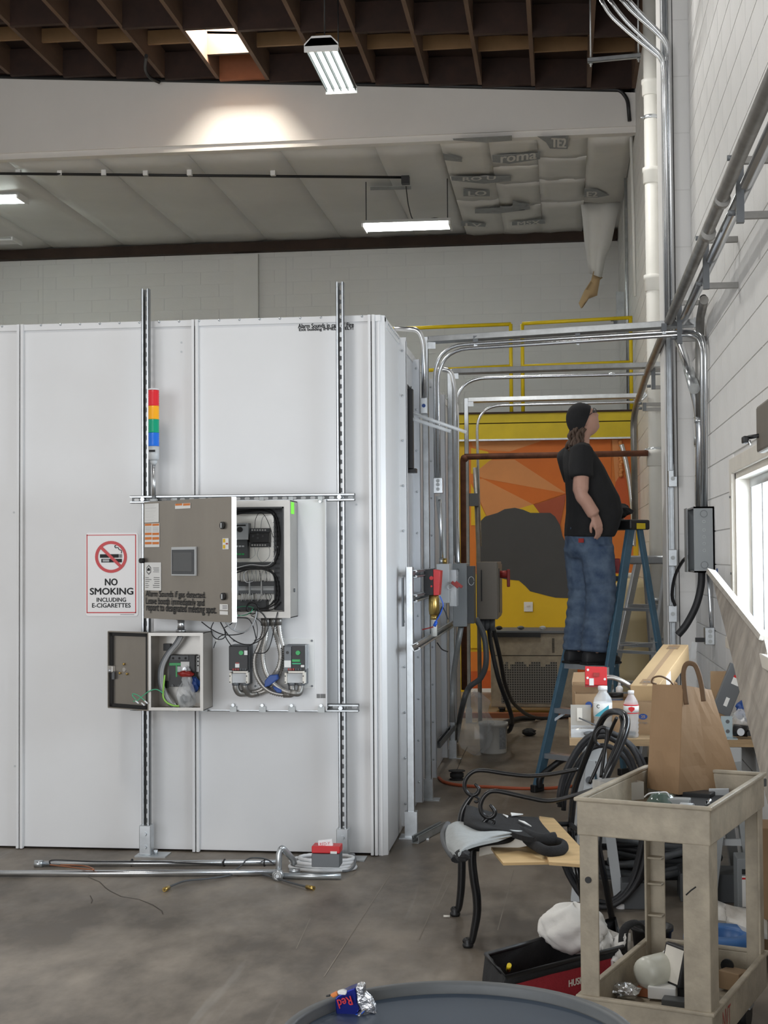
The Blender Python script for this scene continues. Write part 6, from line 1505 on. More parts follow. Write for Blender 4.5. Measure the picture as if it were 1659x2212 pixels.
# shoes
for s_ in (-1, 1):
    an = L1(-.012, s_*.10, .94); so = B()
    rings = []
    for (a, w_, h, dz) in ((-.085, .026, .03, .04), (-.075, .036, .045, .045), (-.03, .040, .055, .05), (.04, .043, .048, .045), (.11, .048, .038, .037), (.17, .045, .030, .031), (.205, .028, .022, .025)):
        c_ = L1(-.012+a, s_*.10, .862+dz); rings.append((c_, UZ, h, l1, w_))
    loft(so, rings, 14); so_ = so.build('shoe', 'shoe', man)
    B().obox(L1(.045, s_*.10, .869), f1, l1, UZ, .15, .046, .009).build('shoe_sole', 'black', so_, bevel=.008)
# cap, hair, glasses, eyes
cp_ax = (hu*.80-hf*.60).normalized(); cu, cv = hl, cp_ax.cross(hl).normalized()
vs = []; fs = []; n, m = 24, 9
for i in range(m+1):
    th = math.radians(92)*i/m
    for k in range(n):
        a = 2*math.pi*k/n; d_ = cp_ax*math.cos(th)+(cu*math.cos(a)+cv*math.sin(a))*math.sin(th)
        rr = 1/math.sqrt((d_.dot(hf)/.113)**2+(d_.dot(hl)/.090)**2+(d_.dot(hu)/.130)**2); vs.append(HC+d_*rr)
for i in range(m):
    for k in range(n): fs.append((i*n+k, (i+1)*n+k, (i+1)*n+(k+1) % n, i*n+(k+1) % n))
B().add(vs, fs, True).build('cap', 'shirt', man)
ha = B(); rnd = random.Random(11)
for k in range(26):
    a = rnd.uniform(-1.25, 1.25); st = HC-hf*(.085*math.cos(a))+hl*(.080*math.sin(a))-hu*rnd.uniform(.0, .05)
    P = [st]
    for j in range(5): P.append(st-UZ*(.028*(j+1))-f2*(.012+.006*j)+V((rnd.uniform(-.012, .012), rnd.uniform(-.012, .012), 0)))
    ha.tube(catmull(P, 4), .011, 6)
ha.build('hair', 'hair', man)
br = B()
for k in range(10):
    st = HC+hf*(.04+rnd.uniform(-.01, .02))-hu*.118+hl*rnd.uniform(-.05, .05); br.tube(catmull([st, st-UZ*.03+f2*.0, st-UZ*.06+f2*rnd.uniform(-.01, .01)], 4), .009, 5)
gl = B()
for s_ in (-1, 1):
    c_ = HC+hf*.102+hl*s_*.032+hu*.022
    gl.tube([c_+hl*.024*math.cos(k*.45)+hu*.017*math.sin(k*.45) for k in range(14)], .0022, 5, closed=True)
    gl.tube([c_+hl*s_*.024, HC+hf*.05+hl*s_*.079+hu*.02, HC-hf*.01+hl*s_*.08+hu*.012], .0025, 5)
gl.tube([HC+hf*.104+hl*.009+hu*.024, HC+hf*.104-hl*.009+hu*.024], .0022, 5)
gl_o = gl.build('glasses', 'black', man)
for s_ in (-1, 1):
    B().cyl(HC+hf*.101+hl*s_*.032+hu*.022, HC+hf*.102+hl*s_*.032+hu*.022, .022, n=14).build('lens', 'clear_thin', gl_o)
    B().ball(HC+hf*.084+hl*s_*.030+hu*.02, .011, 10, 6).build('eye', 'black', man)
# ================================================================ work table by the window and what lies on it
TZ, TY0, TY1 = .75, 6.68, 7.55
tx0 = PZ(1230, 1590, TZ).x
tb = thing('work_table', 'plywood work table on grey sawhorses under the window', 'table', ((tx0+.88)/2, 7.1, 0))
B().box(tx0, .888, TY0, TY1, TZ-.032, TZ).build('table_top', 'ply_edge', tb)
def sawhorse(xc_):
    for (sx, yy) in ((-1, TY0+.03), (1, TY0+.03), (-1, TY1-.1), (1, TY1-.1)):
        B().bar((xc_+sx*.02, yy, TZ-.10), (xc_+sx*.10, yy, .0), .075, .045, (0, 1, 0)).build('leg', 'galv_dull' if xc_ > .5 else 'grey_lt', tb)
    B().box(xc_-.05, xc_+.05, TY0+.0, TY1-.05, TZ-.13, TZ-.032).build('beam', 'grey_lt', tb, bevel=.006)
    B().bar((xc_-.06, TY0+.03, .28), (xc_+.06, TY0+.03, .28), .02, .03, (0, 1, 0)).build('stretcher', 'grey_lt', tb)
    B().cyl((xc_-.03, TY0-.012, TZ-.19), (xc_-.03, TY0+.0, TZ-.19), .018, n=12).build('pivot_bolt', 'grey_dk', tb)
sawhorse(tx0+.12); sawhorse(.76)
def tpt(x_, Yv, z_=TZ): return V((PY(x_, 1500, Yv).x, Yv, z_))
def bottle(name, label, xpx, Yv, prof, mb, capr, caph, bands, capm='sign_white'):
    o_ = tpt(xpx, Yv); t = thing(name, label, 'bottle', o_, 'water bottles on the table')
    bd_ = B().lathe(o_, (0, 0, 1), prof, 24).build('body', mb, t)
    zc = prof[-1][1]; B().lathe(o_+UZ*(zc-.004), (0, 0, 1), [(capr, 0), (capr, caph), (capr*.9, caph+.002), (.001, caph+.002)], 18).build('cap', capm, t)
    for (z0_, z1_, r_, m_) in bands: B().lathe(o_, (0, 0, 1), [(r_, z0_), (r_, z1_)], 24).build('label', m_, bd_)
    return t, o_
bt1, o_ = bottle('water_bottle', 'wide clear bottle with white and teal label at table front', 1302, 6.86, [(.036, 0), (.040, .006), (.044, .02), (.0445, .06), (.042, .065), (.0445, .07), (.0445, .155), (.040, .172), (.026, .192), (.020, .2), (.020, .212)], 'clear_plastic', .0225, .018, [(.085, .150, .0452, 'paper')])
mat('teal', (.06, .38, .48), .5)
P = []
for k in range(9):
    a = math.radians(-150+k*12); P.append((a, .0458))
vs = [o_+V((r_*math.cos(a), r_*math.sin(a), .087)) for a, r_ in P]+[o_+V((r_*math.cos(a), r_*math.sin(a), .087+.055*(i/8))) for i, (a, r_) in enumerate(P)]
B().add(vs, [(i, i+1, 10+i, 9+i) for i in range(8)], True).build('teal_wedge', 'teal', bt1)
B().tube([o_+V((-.022+.008*math.cos(k), -.0405-.0, .135+.008*math.sin(k))) for k in range(7)], .0015, 5).build('label_print', 'ink', bt1)
bt2, o_ = bottle('water_bottle', 'slim ribbed clear bottle with red banded label at table front', 1363, 6.735, [(.030, 0), (.034, .006), (.0345, .018), (.032, .024), (.035, .034), (.0325, .042), (.035, .052), (.0325, .06), (.035, .07), (.0325, .078), (.035, .09), (.035, .155), (.030, .172), (.016, .195), (.0135, .2), (.0135, .207)], 'clear_plastic', .0145, .014, [(.118, .150, .0356, 'paper'), (.150, .155, .0358, 'red'), (.114, .118, .0358, 'red')])
P = [o_+V((-.014+x_, -.0365, .135+z_)) for x_, z_ in ((0, .008), (.014, .012), (.028, .008), (.028, -.002), (.014, -.014), (0, -.002))]; B().prism(P, (0, .002, 0)).build('red_emblem', 'red', bt2)
# cardboard boxes
def carton(name, label, x0_, x1_, ytop, Yv, dep, m='kraft', base=None, flaps=True, open_=True):
    u, v = PY(x0_, ytop, Yv), PY(x1_, ytop, Yv); z0_ = TZ if base is None else base
    t = thing(name, label, 'cardboard box', ((u.x+v.x)/2, Yv+dep/2, z0_), 'cartons on the work table'); k = .004
    for nm, a in (('front_wall', (u.x, v.x, Yv, Yv+k)), ('back_wall', (u.x, v.x, Yv+dep-k, Yv+dep)), ('side_wall', (u.x, u.x+k, Yv+k, Yv+dep-k)), ('side_wall', (v.x-k, v.x, Yv+k, Yv+dep-k))): B().box(a[0], a[1], a[2], a[3], z0_, u.z).build(nm, m, t)
    B().box(u.x+k, v.x-k, Yv+k, Yv+dep-k, z0_, z0_+k).build('bottom', m, t)
    if flaps:
        B().add([(u.x, Yv+dep, u.z), (v.x, Yv+dep, u.z), (v.x-.01, Yv+dep+.03, u.z+.05), (u.x+.01, Yv+dep+.03, u.z+.045), (u.x, Yv+dep+.004, u.z), (v.x, Yv+dep+.004, u.z), (v.x-.01, Yv+dep+.034, u.z+.05), (u.x+.01, Yv+dep+.034, u.z+.045)], [(3,2,1,0),(4,5,6,7),(0,1,5,4),(1,2,6,5),(2,3,7,6),(3,0,4,7)]).build('flap', m, t)
    return t, u, v
c_a, u, v = carton('open_carton', 'open brown carton behind the wide bottle holding the red panel', 1236, 1312, 1481, 7.12, .22)
c_b, u, v = carton('small_carton', 'small brown carton in front of the open one at table left', 1242, 1300, 1499, 6.98, .12, flaps=False)
q = PY(1272, 1523, 6.978); B().cyl((q.x, 6.976, q.z), (q.x, 6.98, q.z), .017, n=16).build('oval_logo', 'blue', c_b)
c_c, u, v = carton('logo_carton', 'brown carton with blue oval logo beside the slim bottle', 1322, 1414, 1517, 6.85, .09, flaps=False)
q = PY(1389, 1548, 6.848); b_ = B()
P = [V((q.x+.021*math.cos(k*.35), 6.8485, q.z+.0135*math.sin(k*.35))) for k in range(18)]; B().prism(P, (0, -.001, 0)).build('oval_logo', 'blue', c_c)
text('logo_letters', '25', q+V((-.009, -.0022, -.006)), (1, 0, 0), UZ, .018, .012, 'kraft_lt', c_c, .02)
text('lettering', 'poly bags', q+V((-.03, -.0012, -.034)), (1, 0, 0), UZ, .05, .010, 'ink_dim', c_c, .01)
# red panel with metal hose
Yr = 7.02
u, v = PY(1264, 1480, Yr), PY(1311, 1440, Yr)
rp2 = thing('red_device', 'red device plate leaning on the open carton', 'device', ((u.x+v.x)/2, Yr, u.z))
B().obox(((u.x+v.x)/2, Yr, (u.z+v.z)/2), (1, 0, -.03), (0, 1, 0), UZ, (v.x-u.x)/2, .006, (v.z-u.z)/2).build('plate', 'red', rp2, bevel=.003)
B().box((u.x+v.x)/2-.012, (u.x+v.x)/2+.016, Yr-.014, Yr-.006, (u.z+v.z)/2-.002, (u.z+v.z)/2+.016).build('latch', 'red_dark', rp2); B().box(u.x+.02, u.x+.042, Yr-.009, Yr-.006, u.z+.0, u.z+.034).build('white_label', 'paper', rp2)
for dx, dz in ((.014, .075), (.012, .036), (.095, .03)): B().cyl((u.x+dx, Yr-.009, u.z+dz), (u.x+dx, Yr-.006, u.z+dz), .006, n=8).build('screw', 'paper', rp2)
B().box(u.x-.0, v.x-.01, Yr+.006, Yr+.06, u.z-.01, v.z-.01).build('rear_box', 'red_dark', rp2)
P = catmull([PY(1310, 1464, Yr+.02), PY(1325, 1464, Yr+.02), PY(1345, 1472, Yr+.02), PY(1366, 1486, Yr+.03)], 12)
B().tube(P, [.0135 if i % 2 else .011 for i in range(len(P))], 10).build('metal_hose', 'stainless_lt', rp2)
# glue bottle, jar
o_ = tpt(1338, 7.3, TZ+.14); gl_ = thing('glue_bottle', 'small white glue bottle with a nozzle behind the jar', 'bottle', o_)
B().lathe(o_, (0, 0, 1), [(.017, 0), (.018, .004), (.018, .04), (.008, .05)], 14).build('body', 'sign_white', gl_); B().lathe(o_+UZ*.05, (0, 0, 1), [(.008, 0), (.002, .035)], 10).build('nozzle', 'sign_white', gl_)
B().box(o_.x-.06, o_.x+.08, 7.25, 7.4, TZ, TZ+.14).build('stacked_carton', 'kraft_dk', label='dull brown carton under the white glue bottle', cat='cardboard box')
o_ = tpt(1330, 7.125); jr = thing('jar', 'small jar with black lid and blue band behind the wide bottle', 'jar', o_)
B().lathe(o_, (0, 0, 1), [(.034, 0), (.035, .005), (.035, .15)], 18).build('body', 'clear_plastic', jr); B().lathe(o_+UZ*.10, (0, 0, 1), [(.0355, 0), (.0355, .04)], 18).build('blue_band', 'blue_plastic', jr); B().lathe(o_+UZ*.05, (0, 0, 1), [(.0352, 0), (.0352, .035)], 18).build('print_band', 'ink', jr); B().lathe(o_+UZ*.15, (0, 0, 1), [(.038, 0), (.038, .02), (.001, .021)], 18).build('lid', 'black', jr)
# long carton tilted up
a, c_ = PY(1392, 1492, 6.95), PY(1460, 1402, 7.75)
ax = (c_-a).normalized(); sd = ax.cross(UZ).normalized(); up = sd.cross(ax).normalized()
lc = thing('long_carton', 'long pale brown carton propped up slanting across the table', 'cardboard box', a)
B().obox((a+c_)/2-up*.02, sd, up, ax, .068, .045, (c_-a).length/2).build('body', 'kraft_lt', lc, bevel=.003)
B().obox((a+c_)/2+up*.0256, sd, up, ax, .012, .0005, (c_-a).length/2-.005).build('tape', 'kraft', lc)
for t_ in (.09, .92): B().obox(a.lerp(c_, t_)+up*.0262, sd, up, ax, .03, .0004, .04).build('tape_end', 'kraft_dk', lc)
B().obox(a.lerp(c_, .3)+sd*.0685-up*.012, sd, up, ax, .0006, .03, .06).build('shipping_label', 'paper', lc)
for t_ in (.08, .9): text('handling_marks', 'XX', a.lerp(c_, t_)+up*.027-sd*.02-ax*.02, sd, ax, .04, .03, 'ink_dim', lc, .01)
B().obox(a.lerp(c_, .5)-up*.13, (1, 0, 0), (0, 1, 0), UZ, .07, .1, .06).build('support_carton', 'kraft_dk', lc)
# clear organiser, screwdrivers, bits
u, v = PY(1233, 1562, 6.80), PY(1277, 1526, 6.80)
og = thing('organizer_case', 'clear plastic organizer case with raised lid at table left corner', 'case', ((u.x+v.x)/2, 6.8, TZ))
B().box(u.x, v.x, 6.87, 6.875, TZ+.03, v.z).build('lid', 'clear_tank', og); B().box(u.x+.03, u.x+.055, 6.868, 6.872, TZ+.06, v.z-.015).build('paper_insert', 'cream', og)
B().box(u.x-.0, v.x+.05, 6.72, 6.726, TZ, TZ+.04).box(u.x, v.x+.05, 6.86, 6.866, TZ, TZ+.04).box(u.x, u.x+.004, 6.726, 6.86, TZ, TZ+.04).box(v.x+.046, v.x+.05, 6.726, 6.86, TZ, TZ+.04).build('tray', 'clear_plastic', og)
B().box(u.x, v.x+.05, 6.72, 6.866, TZ, TZ+.003).build('tray_bottom', 'clear_plastic', og); crumple(((u.x+v.x)/2, 6.79, TZ+.02), .04, .016, 0, .04, seed=31).build('screws', 'stainless_lt', og)
def screwdriver(label, p0, p1, r_, mh, blade=.5):
    p0, p1 = V(p0), V(p1); t = thing('screwdriver', label, 'screwdriver', p0); m_ = p0.lerp(p1, blade)
    B().tube([p0, p0.lerp(m_, .1), p0.lerp(m_, .85), m_], [r_*.7, r_, r_*.9, r_*.5], 10).build('handle', mh, t); B().cyl(m_, p1, r_*.25, n=8).build('blade', 'grey_dk', t); return t
screwdriver('black-handled screwdriver pointing left at the table front', tpt(1372, 6.74, TZ+.015), tpt(1262, 6.80, TZ+.02), .014, 'black', .3)
screwdriver('dark screwdriver leaning up against the organizer case', tpt(1318, 6.80, TZ+.02), tpt(1250, 6.86, TZ+.075), .014, 'grey_dk', .4)
q = tpt(1273, 6.74, TZ+.018); crumple(q, .045, .018, 0, .03, seed=33, amp=.15).build('grey_putty', 'grey_dk', label='dark grey rag lump at the front left of the table', cat='rag')
q = tpt(1300, 6.92, TZ+.06); B().box(q.x-.03, q.x+.045, 6.90, 6.93, TZ, TZ+.075).build('parts_pack', 'brass', label='blister pack with amber parts behind the wide bottle', cat='pack', bevel=.002)
# dark package, cardboard, bracket, plastic and drill to the right of the bag
u, v = PY(1536, 1545, 7.25), PY(1572, 1450, 7.25); B().box(u.x, v.x, 7.25, 7.256, TZ, v.z).build('cardboard_flap', 'kraft', label='upright brown cardboard piece behind the dark package', cat='cardboard')
c0_, c1_ = PY(1560, 1530, 7.0), PY(1592, 1450, 7.05); ax = (c1_-c0_).normalized(); sd = V((ax.z, 0, -ax.x)).normalized(); 
dp = thing('dark_package', 'dark grey package with red labels leaning on the right table end', 'package', c0_)
dpk = B().obox((c0_+c1_)/2, sd, (0, 1, 0), ax, .045, .02, .125).build('pack', 'grey_dk', dp, bevel=.004)
B().obox((c0_+c1_)/2+ax*.05+sd*.01-V((0, .021, 0)), sd, (0, 1, 0), ax, .018, .0006, .018).build('label', 'paper', dpk); B().obox((c0_+c1_)/2+ax*.072+sd*.01-V((0, .021, 0)), sd, (0, 1, 0), ax, .018, .0007, .006).build('label_band', 'red', dpk)
B().obox((c0_+c1_)/2-ax*.06+sd*.005-V((0, .021, 0)), sd, (0, 1, 0), ax, .009, .0006, .022).build('label', 'paper', dpk)
q = tpt(1566, 6.78)
br_ = thing('steel_bracket', 'zinc L-bracket with round holes standing on the table right', 'bracket', q); mat('zinc', (.55, .66, .70), .35, .5)
B().box(q.x-.022, q.x+.03, 6.76, 6.765, TZ, TZ+.10).build('upright_leg', 'zinc', br_); B().box(q.x-.022, q.x+.045, 6.69, 6.765, TZ, TZ+.005).build('foot_leg', 'zinc', br_)
for dz in (.03, .075): B().cyl((q.x+.008, 6.757, TZ+dz), (q.x+.008, 6.761, TZ+dz), .009, n=14).build('hole', 'grey_dk', br_)
q = tpt(1600, 6.86); crumple(q+UZ*.06, .05, .06, 0, .06, seed=41, amp=.3).build('plastic_bag', 'clear_plastic', label='crumpled clear plastic bag at the right end of the table', cat='plastic bag')
q = tpt(1600, 6.74)
dl = thing('power_tool', 'black power tool with chrome chuck at the table right end', 'tool', q)
B().tube([q+V((-.03, .03, .035)), q+V((.03, .01, .032))], [.028, .026], 12).build('motor_body', 'black', dl); B().cyl(q+V((-.005, -.025, .032)), q+V((.0, .01, .032)), .017, n=14).build('chuck', 'emt', dl); B().cyl(q+V((.035, -.02, .025)), q+V((.04, .02, .025)), .012, n=12).build('roller', 'black', dl)
crumple(tpt(1608, 7.0, TZ+.10), .04, .05, 0, .03, seed=44, amp=.3).build('dark_cloth', 'blue', label='dark blue cloth bundled behind the clear plastic bag', cat='cloth')
# big rough sheet leaning along the wall under the window
A_, B_, E_, D_ = V((.755, 7.40, 1.51)), V((.872, 6.35, 1.23)), V((.80, 5.66, .02)), V((.872, 4.4, .02))
E_ = V((.834, 4.77, .02))
bs = thing('rough_board', 'rough weathered board leaning by the window above the cart', 'board', (.83, 5.8, 0))
nrm = (B_-A_).cross(E_-A_).normalized()
if nrm.x > 0: nrm = -nrm
rnd = random.Random(8); G = []
for i in range(13):
    t = i/12; row = []
    for j in range(7):
        u_ = j/6; p = A_.lerp(E_, t).lerp(B_.lerp(D_, t), u_); row.append(p+nrm*rnd.uniform(0, .004)+(V((0, rnd.uniform(-.006, .006), 0)) if j == 0 else V((0, 0, 0))))
    G.append(row)
B().grid(G, False, -nrm*.02).build('sheet', 'board_rough', bs)
B().obox((A_+B_)/2+V((0, 0, .004)), (B_-A_), nrm, (B_-A_).cross(nrm), (B_-A_).length/2, .022, .012).build('sawn_edge', 'board_edge', bs)
# ================================================================ wrought-iron chair with boards and vest
ch_ = thing('patio_chair', 'black wrought-iron patio chair loaded with boards and a vest', 'chair', (-.2, 6.15, 0))
def zc(x_, y_): return (900+x_*.2411, 1600+y_*.2411)
def zd_(x_, y_): return (1150+x_*.1899, 1480+y_*.1899)
YA, YN = 6.36, 5.86
far_arm = [(1450, 255), (1200, 300), (1000, 315), (800, 295), (620, 268), (530, 270), (470, 305), (435, 360), (430, 420), (455, 465), (500, 490), (545, 470), (558, 430), (520, 385)]
near_arm = [(1659, 415), (1400, 495), (1190, 540), (1000, 510), (800, 465), (700, 450), (640, 465), (590, 520), (570, 590), (590, 655), (640, 690), (690, 670), (700, 630), (655, 572)]
for pts, Yv, nm in ((far_arm, YA, 'armrest'), (near_arm, YN, 'armrest')):
    P = catmull([PY(*zc(*p), Yv) for p in pts], 6); B().tube(P, [.0095]*(len(P)-6)+[.0085, .008, .0075, .007, .006, .005], 8).build(nm, 'steel_dark', ch_)
for pts, Yv in (([(500, 490), (450, 560), (412, 640), (398, 740), (398, 900), (405, 1100), (400, 1300), (386, 1440), (372, 1510), (350, 1535), (325, 1525), (320, 1505), (340, 1498), (350, 1510)], YA), ([(640, 690), (570, 770), (530, 860), (505, 960), (497, 1080), (515, 1250), (538, 1400), (540, 1550), (515, 1700), (492, 1800), (462, 1820), (435, 1808), (428, 1790), (445, 1780), (458, 1790)], YN)):
    P = catmull([PY(*zc(*p), Yv) for p in pts], 5); n = len(P); B().tube(P, [.008+.010*math.sin(math.pi*min(1, i/(n*.72)))**.6 if i < n*.72 else .008 for i in range(n)], 8).build('leg', 'black_gloss', ch_)
for p, Yv in (((525, 500), YA), ((665, 700), YN)):
    c_ = [(0, 0), (25, 10), (30, 35), (10, 50), (-8, 38)]; B().tube(catmull([PY(*zc(p[0]+a, p[1]+b_), Yv) for a, b_ in c_], 5), .006, 6).build('scroll', 'steel_dark', ch_)
for p, Yv in (((345, 1560), YA), ((460, 1845), YN)):
    q = PY(*zc(*p), Yv); B().lathe(V((q.x, q.y, 0)), (0, 0, 1), [(.018, 0), (.023, .006), (.023, .014), (.016, .02), (.02, .028), (.012, .038)], 14).build('foot', 'black', ch_)
YRF, YRN = 6.44, 5.95
outer = [((430, 1700), YRF), ((470, 1250), YRF), ((560, 950), YRF-.03), ((700, 600), YRF-.08), ((790, 400), YRF-.13), ((860, 320), YRF-.18), ((960, 300), YRF-.25), ((1040, 330), YRN+.15), ((1075, 410), YRN+.1), ((1060, 530), YRN+.06), ((1000, 700), YRN+.03), ((900, 920), YRN), ((800, 1130), YRN)]
P = catmull([PY(*zd_(*p), y_) for p, y_ in outer], 6); B().tube(P, .0145, 10).build('back_frame', 'black_gloss', ch_)
fr, nr = P[0], P[-1]
for pts in ([((650, 1120), 6.3), ((740, 920), 6.3), ((820, 720), 6.3), ((900, 500), 6.26), ((960, 370), 6.22)], [((760, 690), 6.15), ((720, 640), 6.15), ((720, 560), 6.15), ((770, 490), 6.15), ((830, 490), 6.15), ((850, 560), 6.15), ((820, 760), 6.15), ((780, 1050), 6.15)], [((1000, 350), 6.1), ((1020, 450), 6.08), ((985, 600), 6.05), ((900, 800), 6.03), ((820, 1000), 6.02)]):
    B().tube(catmull([PY(*zd_(*p), y_) for p, y_ in pts], 6), .0075, 8).build('back_rod', 'steel_dark', ch_)
SZ = .40
B().tube([fr, V((fr.x, fr.y, .40)), V((fr.x+.06, fr.y, .008))], .0135, 8).build('leg', 'black_gloss', ch_); B().tube([nr, V((nr.x-.02, nr.y, .40)), V((nr.x+.05, nr.y, .008))], .0135, 8).build('leg', 'black_gloss', ch_)
xf_, xn_ = PY(*zc(400, 1000), YA).x, PY(*zc(500, 1000), YN).x
for a, b_ in (((xf_, YA, SZ), (xn_, YN, SZ)), ((xf_, YA, SZ), (fr.x, fr.y, SZ)), ((xn_, YN, SZ), (nr.x-.02, nr.y, SZ)), ((fr.x, fr.y, SZ), (nr.x-.02, nr.y, SZ))): B().tube([a, b_], .011, 8).build('seat_rail', 'black', ch_)
for k in range(1, 6):
    t = k/6; a = V((xf_, YA, SZ)).lerp(V((fr.x, fr.y, SZ)), t); b_ = V((xn_, YN, SZ)).lerp(V((nr.x-.02, nr.y, SZ)), t); B().bar(a, b_, .025, .004, (1, 0, 0)).build('seat_slat', 'black', ch_)
# plywood offcuts
def plank(label, pts, z_, th):
    return B().prism([PZ(x_, y_, z_) for x_, y_ in pts], (0, 0, -th)).build('plywood_offcut', 'ply', label=label, cat='plywood', group='plywood offcuts on the chair')
plank('longer plywood offcut reaching under the cart from the chair', [(1165, 1763), (1196, 1767), (1262, 1838), (1266, 1868), (1186, 1862), (1166, 1800)], .425, .012)
plank('shorter plywood offcut lying on the chair seat under the vest', [(1040, 1800), (1140, 1785), (1180, 1850), (1186, 1862), (1087, 1864), (1072, 1846)], .413, .010)
# foam block under the vest
fb_ = B(); P = [PY(x_, y_, 5.84) for x_, y_ in ((1034, 1851), (1036, 1830), (1134, 1806), (1139, 1828))]
fb_.prism(P, (.0, .16, 0)).build('foam_block', 'cream', label='cream foam block between the vest and the plywood', cat='block', bevel=.004)
# padded vest
vt = thing('padded_vest', 'folded black padded vest with pale lining on the chair', 'vest', PZ(1080, 1800, .47))
def drape(rows, zr, name, m, th=.012):
    G = []
    for r_, z_ in zip(rows, zr):
        pts = catmull([PZ(x_, y_, zz__) for (x_, y_), zz__ in zip(r_, z_)], 5); G.append(pts)
    # smooth across rows too
    cols = list(zip(*G)); GG = [catmull(c_, 4) for c_ in cols]; GG = list(zip(*GG))
    return B().grid([list(r_) for r_ in GG], True, (0, 0, -th)).build(name, m, vt)
drape([[(1008, 1738), (1022, 1742), (1060, 1753), (1110, 1762), (1162, 1765)], [(1003, 1760), (1025, 1762), (1070, 1772), (1120, 1778), (1172, 1780)], [(1002, 1778), (1030, 1785), (1075, 1790), (1130, 1795), (1190, 1800)], [(1010, 1786), (1040, 1797), (1090, 1795), (1140, 1808), (1202, 1812)]],
      [[.52, .53, .50, .485, .475], [.52, .525, .50, .485, .475], [.505, .51, .50, .485, .475], [.49, .49, .49, .48, .47]], 'outer_shell', 'fabric_black', .02)
drape([[(968, 1782), (990, 1774), (1030, 1782), (1080, 1790), (1128, 1794)], [(962, 1800), (985, 1800), (1025, 1800), (1070, 1802), (1118, 1798)], [(966, 1825), (985, 1828), (1010, 1820), (1050, 1812), (1100, 1803)], [(982, 1846), (990, 1845), (1004, 1832), (1030, 1822), (1075, 1812)]],
      [[.485, .50, .50, .495, .49], [.465, .485, .49, .49, .485], [.44, .455, .475, .48, .478], [.42, .44, .46, .47, .472]], 'lining', 'lining', .012)
P = catmull([PZ(968, 1780, .475), PZ(958, 1800, .452), PZ(961, 1822, .43), PZ(972, 1842, .41), PZ(987, 1858, .395)], 6); B().tube(P, .014, 8).build('hem', 'dark_grey', vt)
P = catmull([PZ(985, 1858, .41), PZ(1000, 1838, .43), PZ(1040, 1822, .45), PZ(1090, 1815, .45), PZ(1120, 1800, .455), PZ(1150, 1822, .45), PZ(1180, 1838, .445), PZ(1212, 1836, .445), PZ(1220, 1824, .455), PZ(1200, 1816, .465)], 6); B().tube(P, .021, 10, flat=.6).build('rolled_edge', 'fabric_black', vt)
P = catmull([PZ(1130, 1800, .465), PZ(1165, 1815, .465), PZ(1200, 1812, .47)], 6); B().tube(P, .028, 10).build('fold', 'fabric_black', vt)
crumple(PZ(1000, 1848, .43), .03, .025, 0, .025, seed=51, amp=.2).build('strap_bunch', 'black_matte', vt)
for pts in ([(1120, 1773), (1133, 1776), (1148, 1786), (1136, 1781)], [(1103, 1757), (1130, 1760), (1105, 1763)], [(1086, 1760), (1098, 1764), (1096, 1767)]):
    B().prism([PZ(x_, y_, .492) for x_, y_ in pts], (0, 0, .004)).build('paper_scrap', 'paper', label=('torn white scrap on the black vest', 'tan paper corner on the black vest', 'tiny tan scrap on the black vest')[[1120, 1103, 1086].index(pts[0][0])], cat='scrap')
# cable coil standing behind the chair back
cc_ = thing('cable_coil', 'coil of thick black cable standing between chair and table', 'cable coil', (.18, 6.52, 0))
for k, (cx_, cy_, rx, ry) in enumerate(((1305, 1770, 100, 190), (1300, 1775, 92, 184), (1312, 1768, 104, 182), (1302, 1780, 86, 170))):
    Yk_ = 6.50+k*.03; P = []
    for t in range(41):
        a = math.radians(-80+t*8.2)-math.pi/2; P.append(PY(cx_+rx*math.cos(a)*(1+.02*math.sin(t)), cy_+ry*math.sin(a), Yk_))
    B().tube(P, .0115, 8).build('cable_loop', 'rubber', cc_)

# ================================================================ utility cart
cu_, cv_ = V((.94, -.342, 0)), V((.342, .94, 0)); cO = V((.038, 4.464, 0)); CW, CL = .415, .74
ct = thing('utility_cart', 'beige plastic two-shelf utility cart', 'cart', cO+cu_*CW/2+cv_*CL/2)
def CP(a, b_, z_): return cO+cu_*a+cv_*b_+UZ*z_
def cbox(name, m, a0, a1, b0, b1, z0_, z1_, parent=None, bevel=.004): return B().obox(CP((a0+a1)/2, (b0+b1)/2, (z0_+z1_)/2), cu_, cv_, UZ, abs(a1-a0)/2, abs(b1-b0)/2, (z1_-z0_)/2).build(name, m, parent or ct, bevel=bevel)
for zt1, zb1, nm in ((.84, .735, 'upper'), (.235, .125, 'lower')):
    cbox(nm+'_shelf', 'cart', .006, CW-.006, .006, CL-.006, zb1, zb1+.012)
    cbox('shelf_front', 'cart', 0, CW, 0, .010, zb1, zt1); cbox('shelf_back', 'cart', 0, CW, CL-.01, CL, zb1, zt1); cbox('shelf_side', 'cart', 0, .01, .01, CL-.01, zb1, zt1); cbox('shelf_side', 'cart', CW-.01, CW, .01, CL-.01, zb1, zt1)
    cbox('rim', 'cart', -.008, CW+.008, -.008, .012, zt1, zt1+.012); cbox('rim', 'cart', -.008, CW+.008, CL-.012, CL+.008, zt1, zt1+.012); cbox('rim', 'cart', -.008, .012, .012, CL-.012, zt1, zt1+.012); cbox('rim', 'cart', CW-.012, CW+.008, .012, CL-.012, zt1, zt1+.012)
lgs = ((.006, .066, .004, .012, .006, .014, .004, .05), (CW-.085, CW-.004, .002, .012, CW-.014, CW-.004, .002, .10), (.006, .066, CL-.012, CL-.004, .006, .014, CL-.06, CL-.004), (CW-.066, CW-.006, CL-.012, CL-.004, CW-.014, CW-.006, CL-.06, CL-.004))
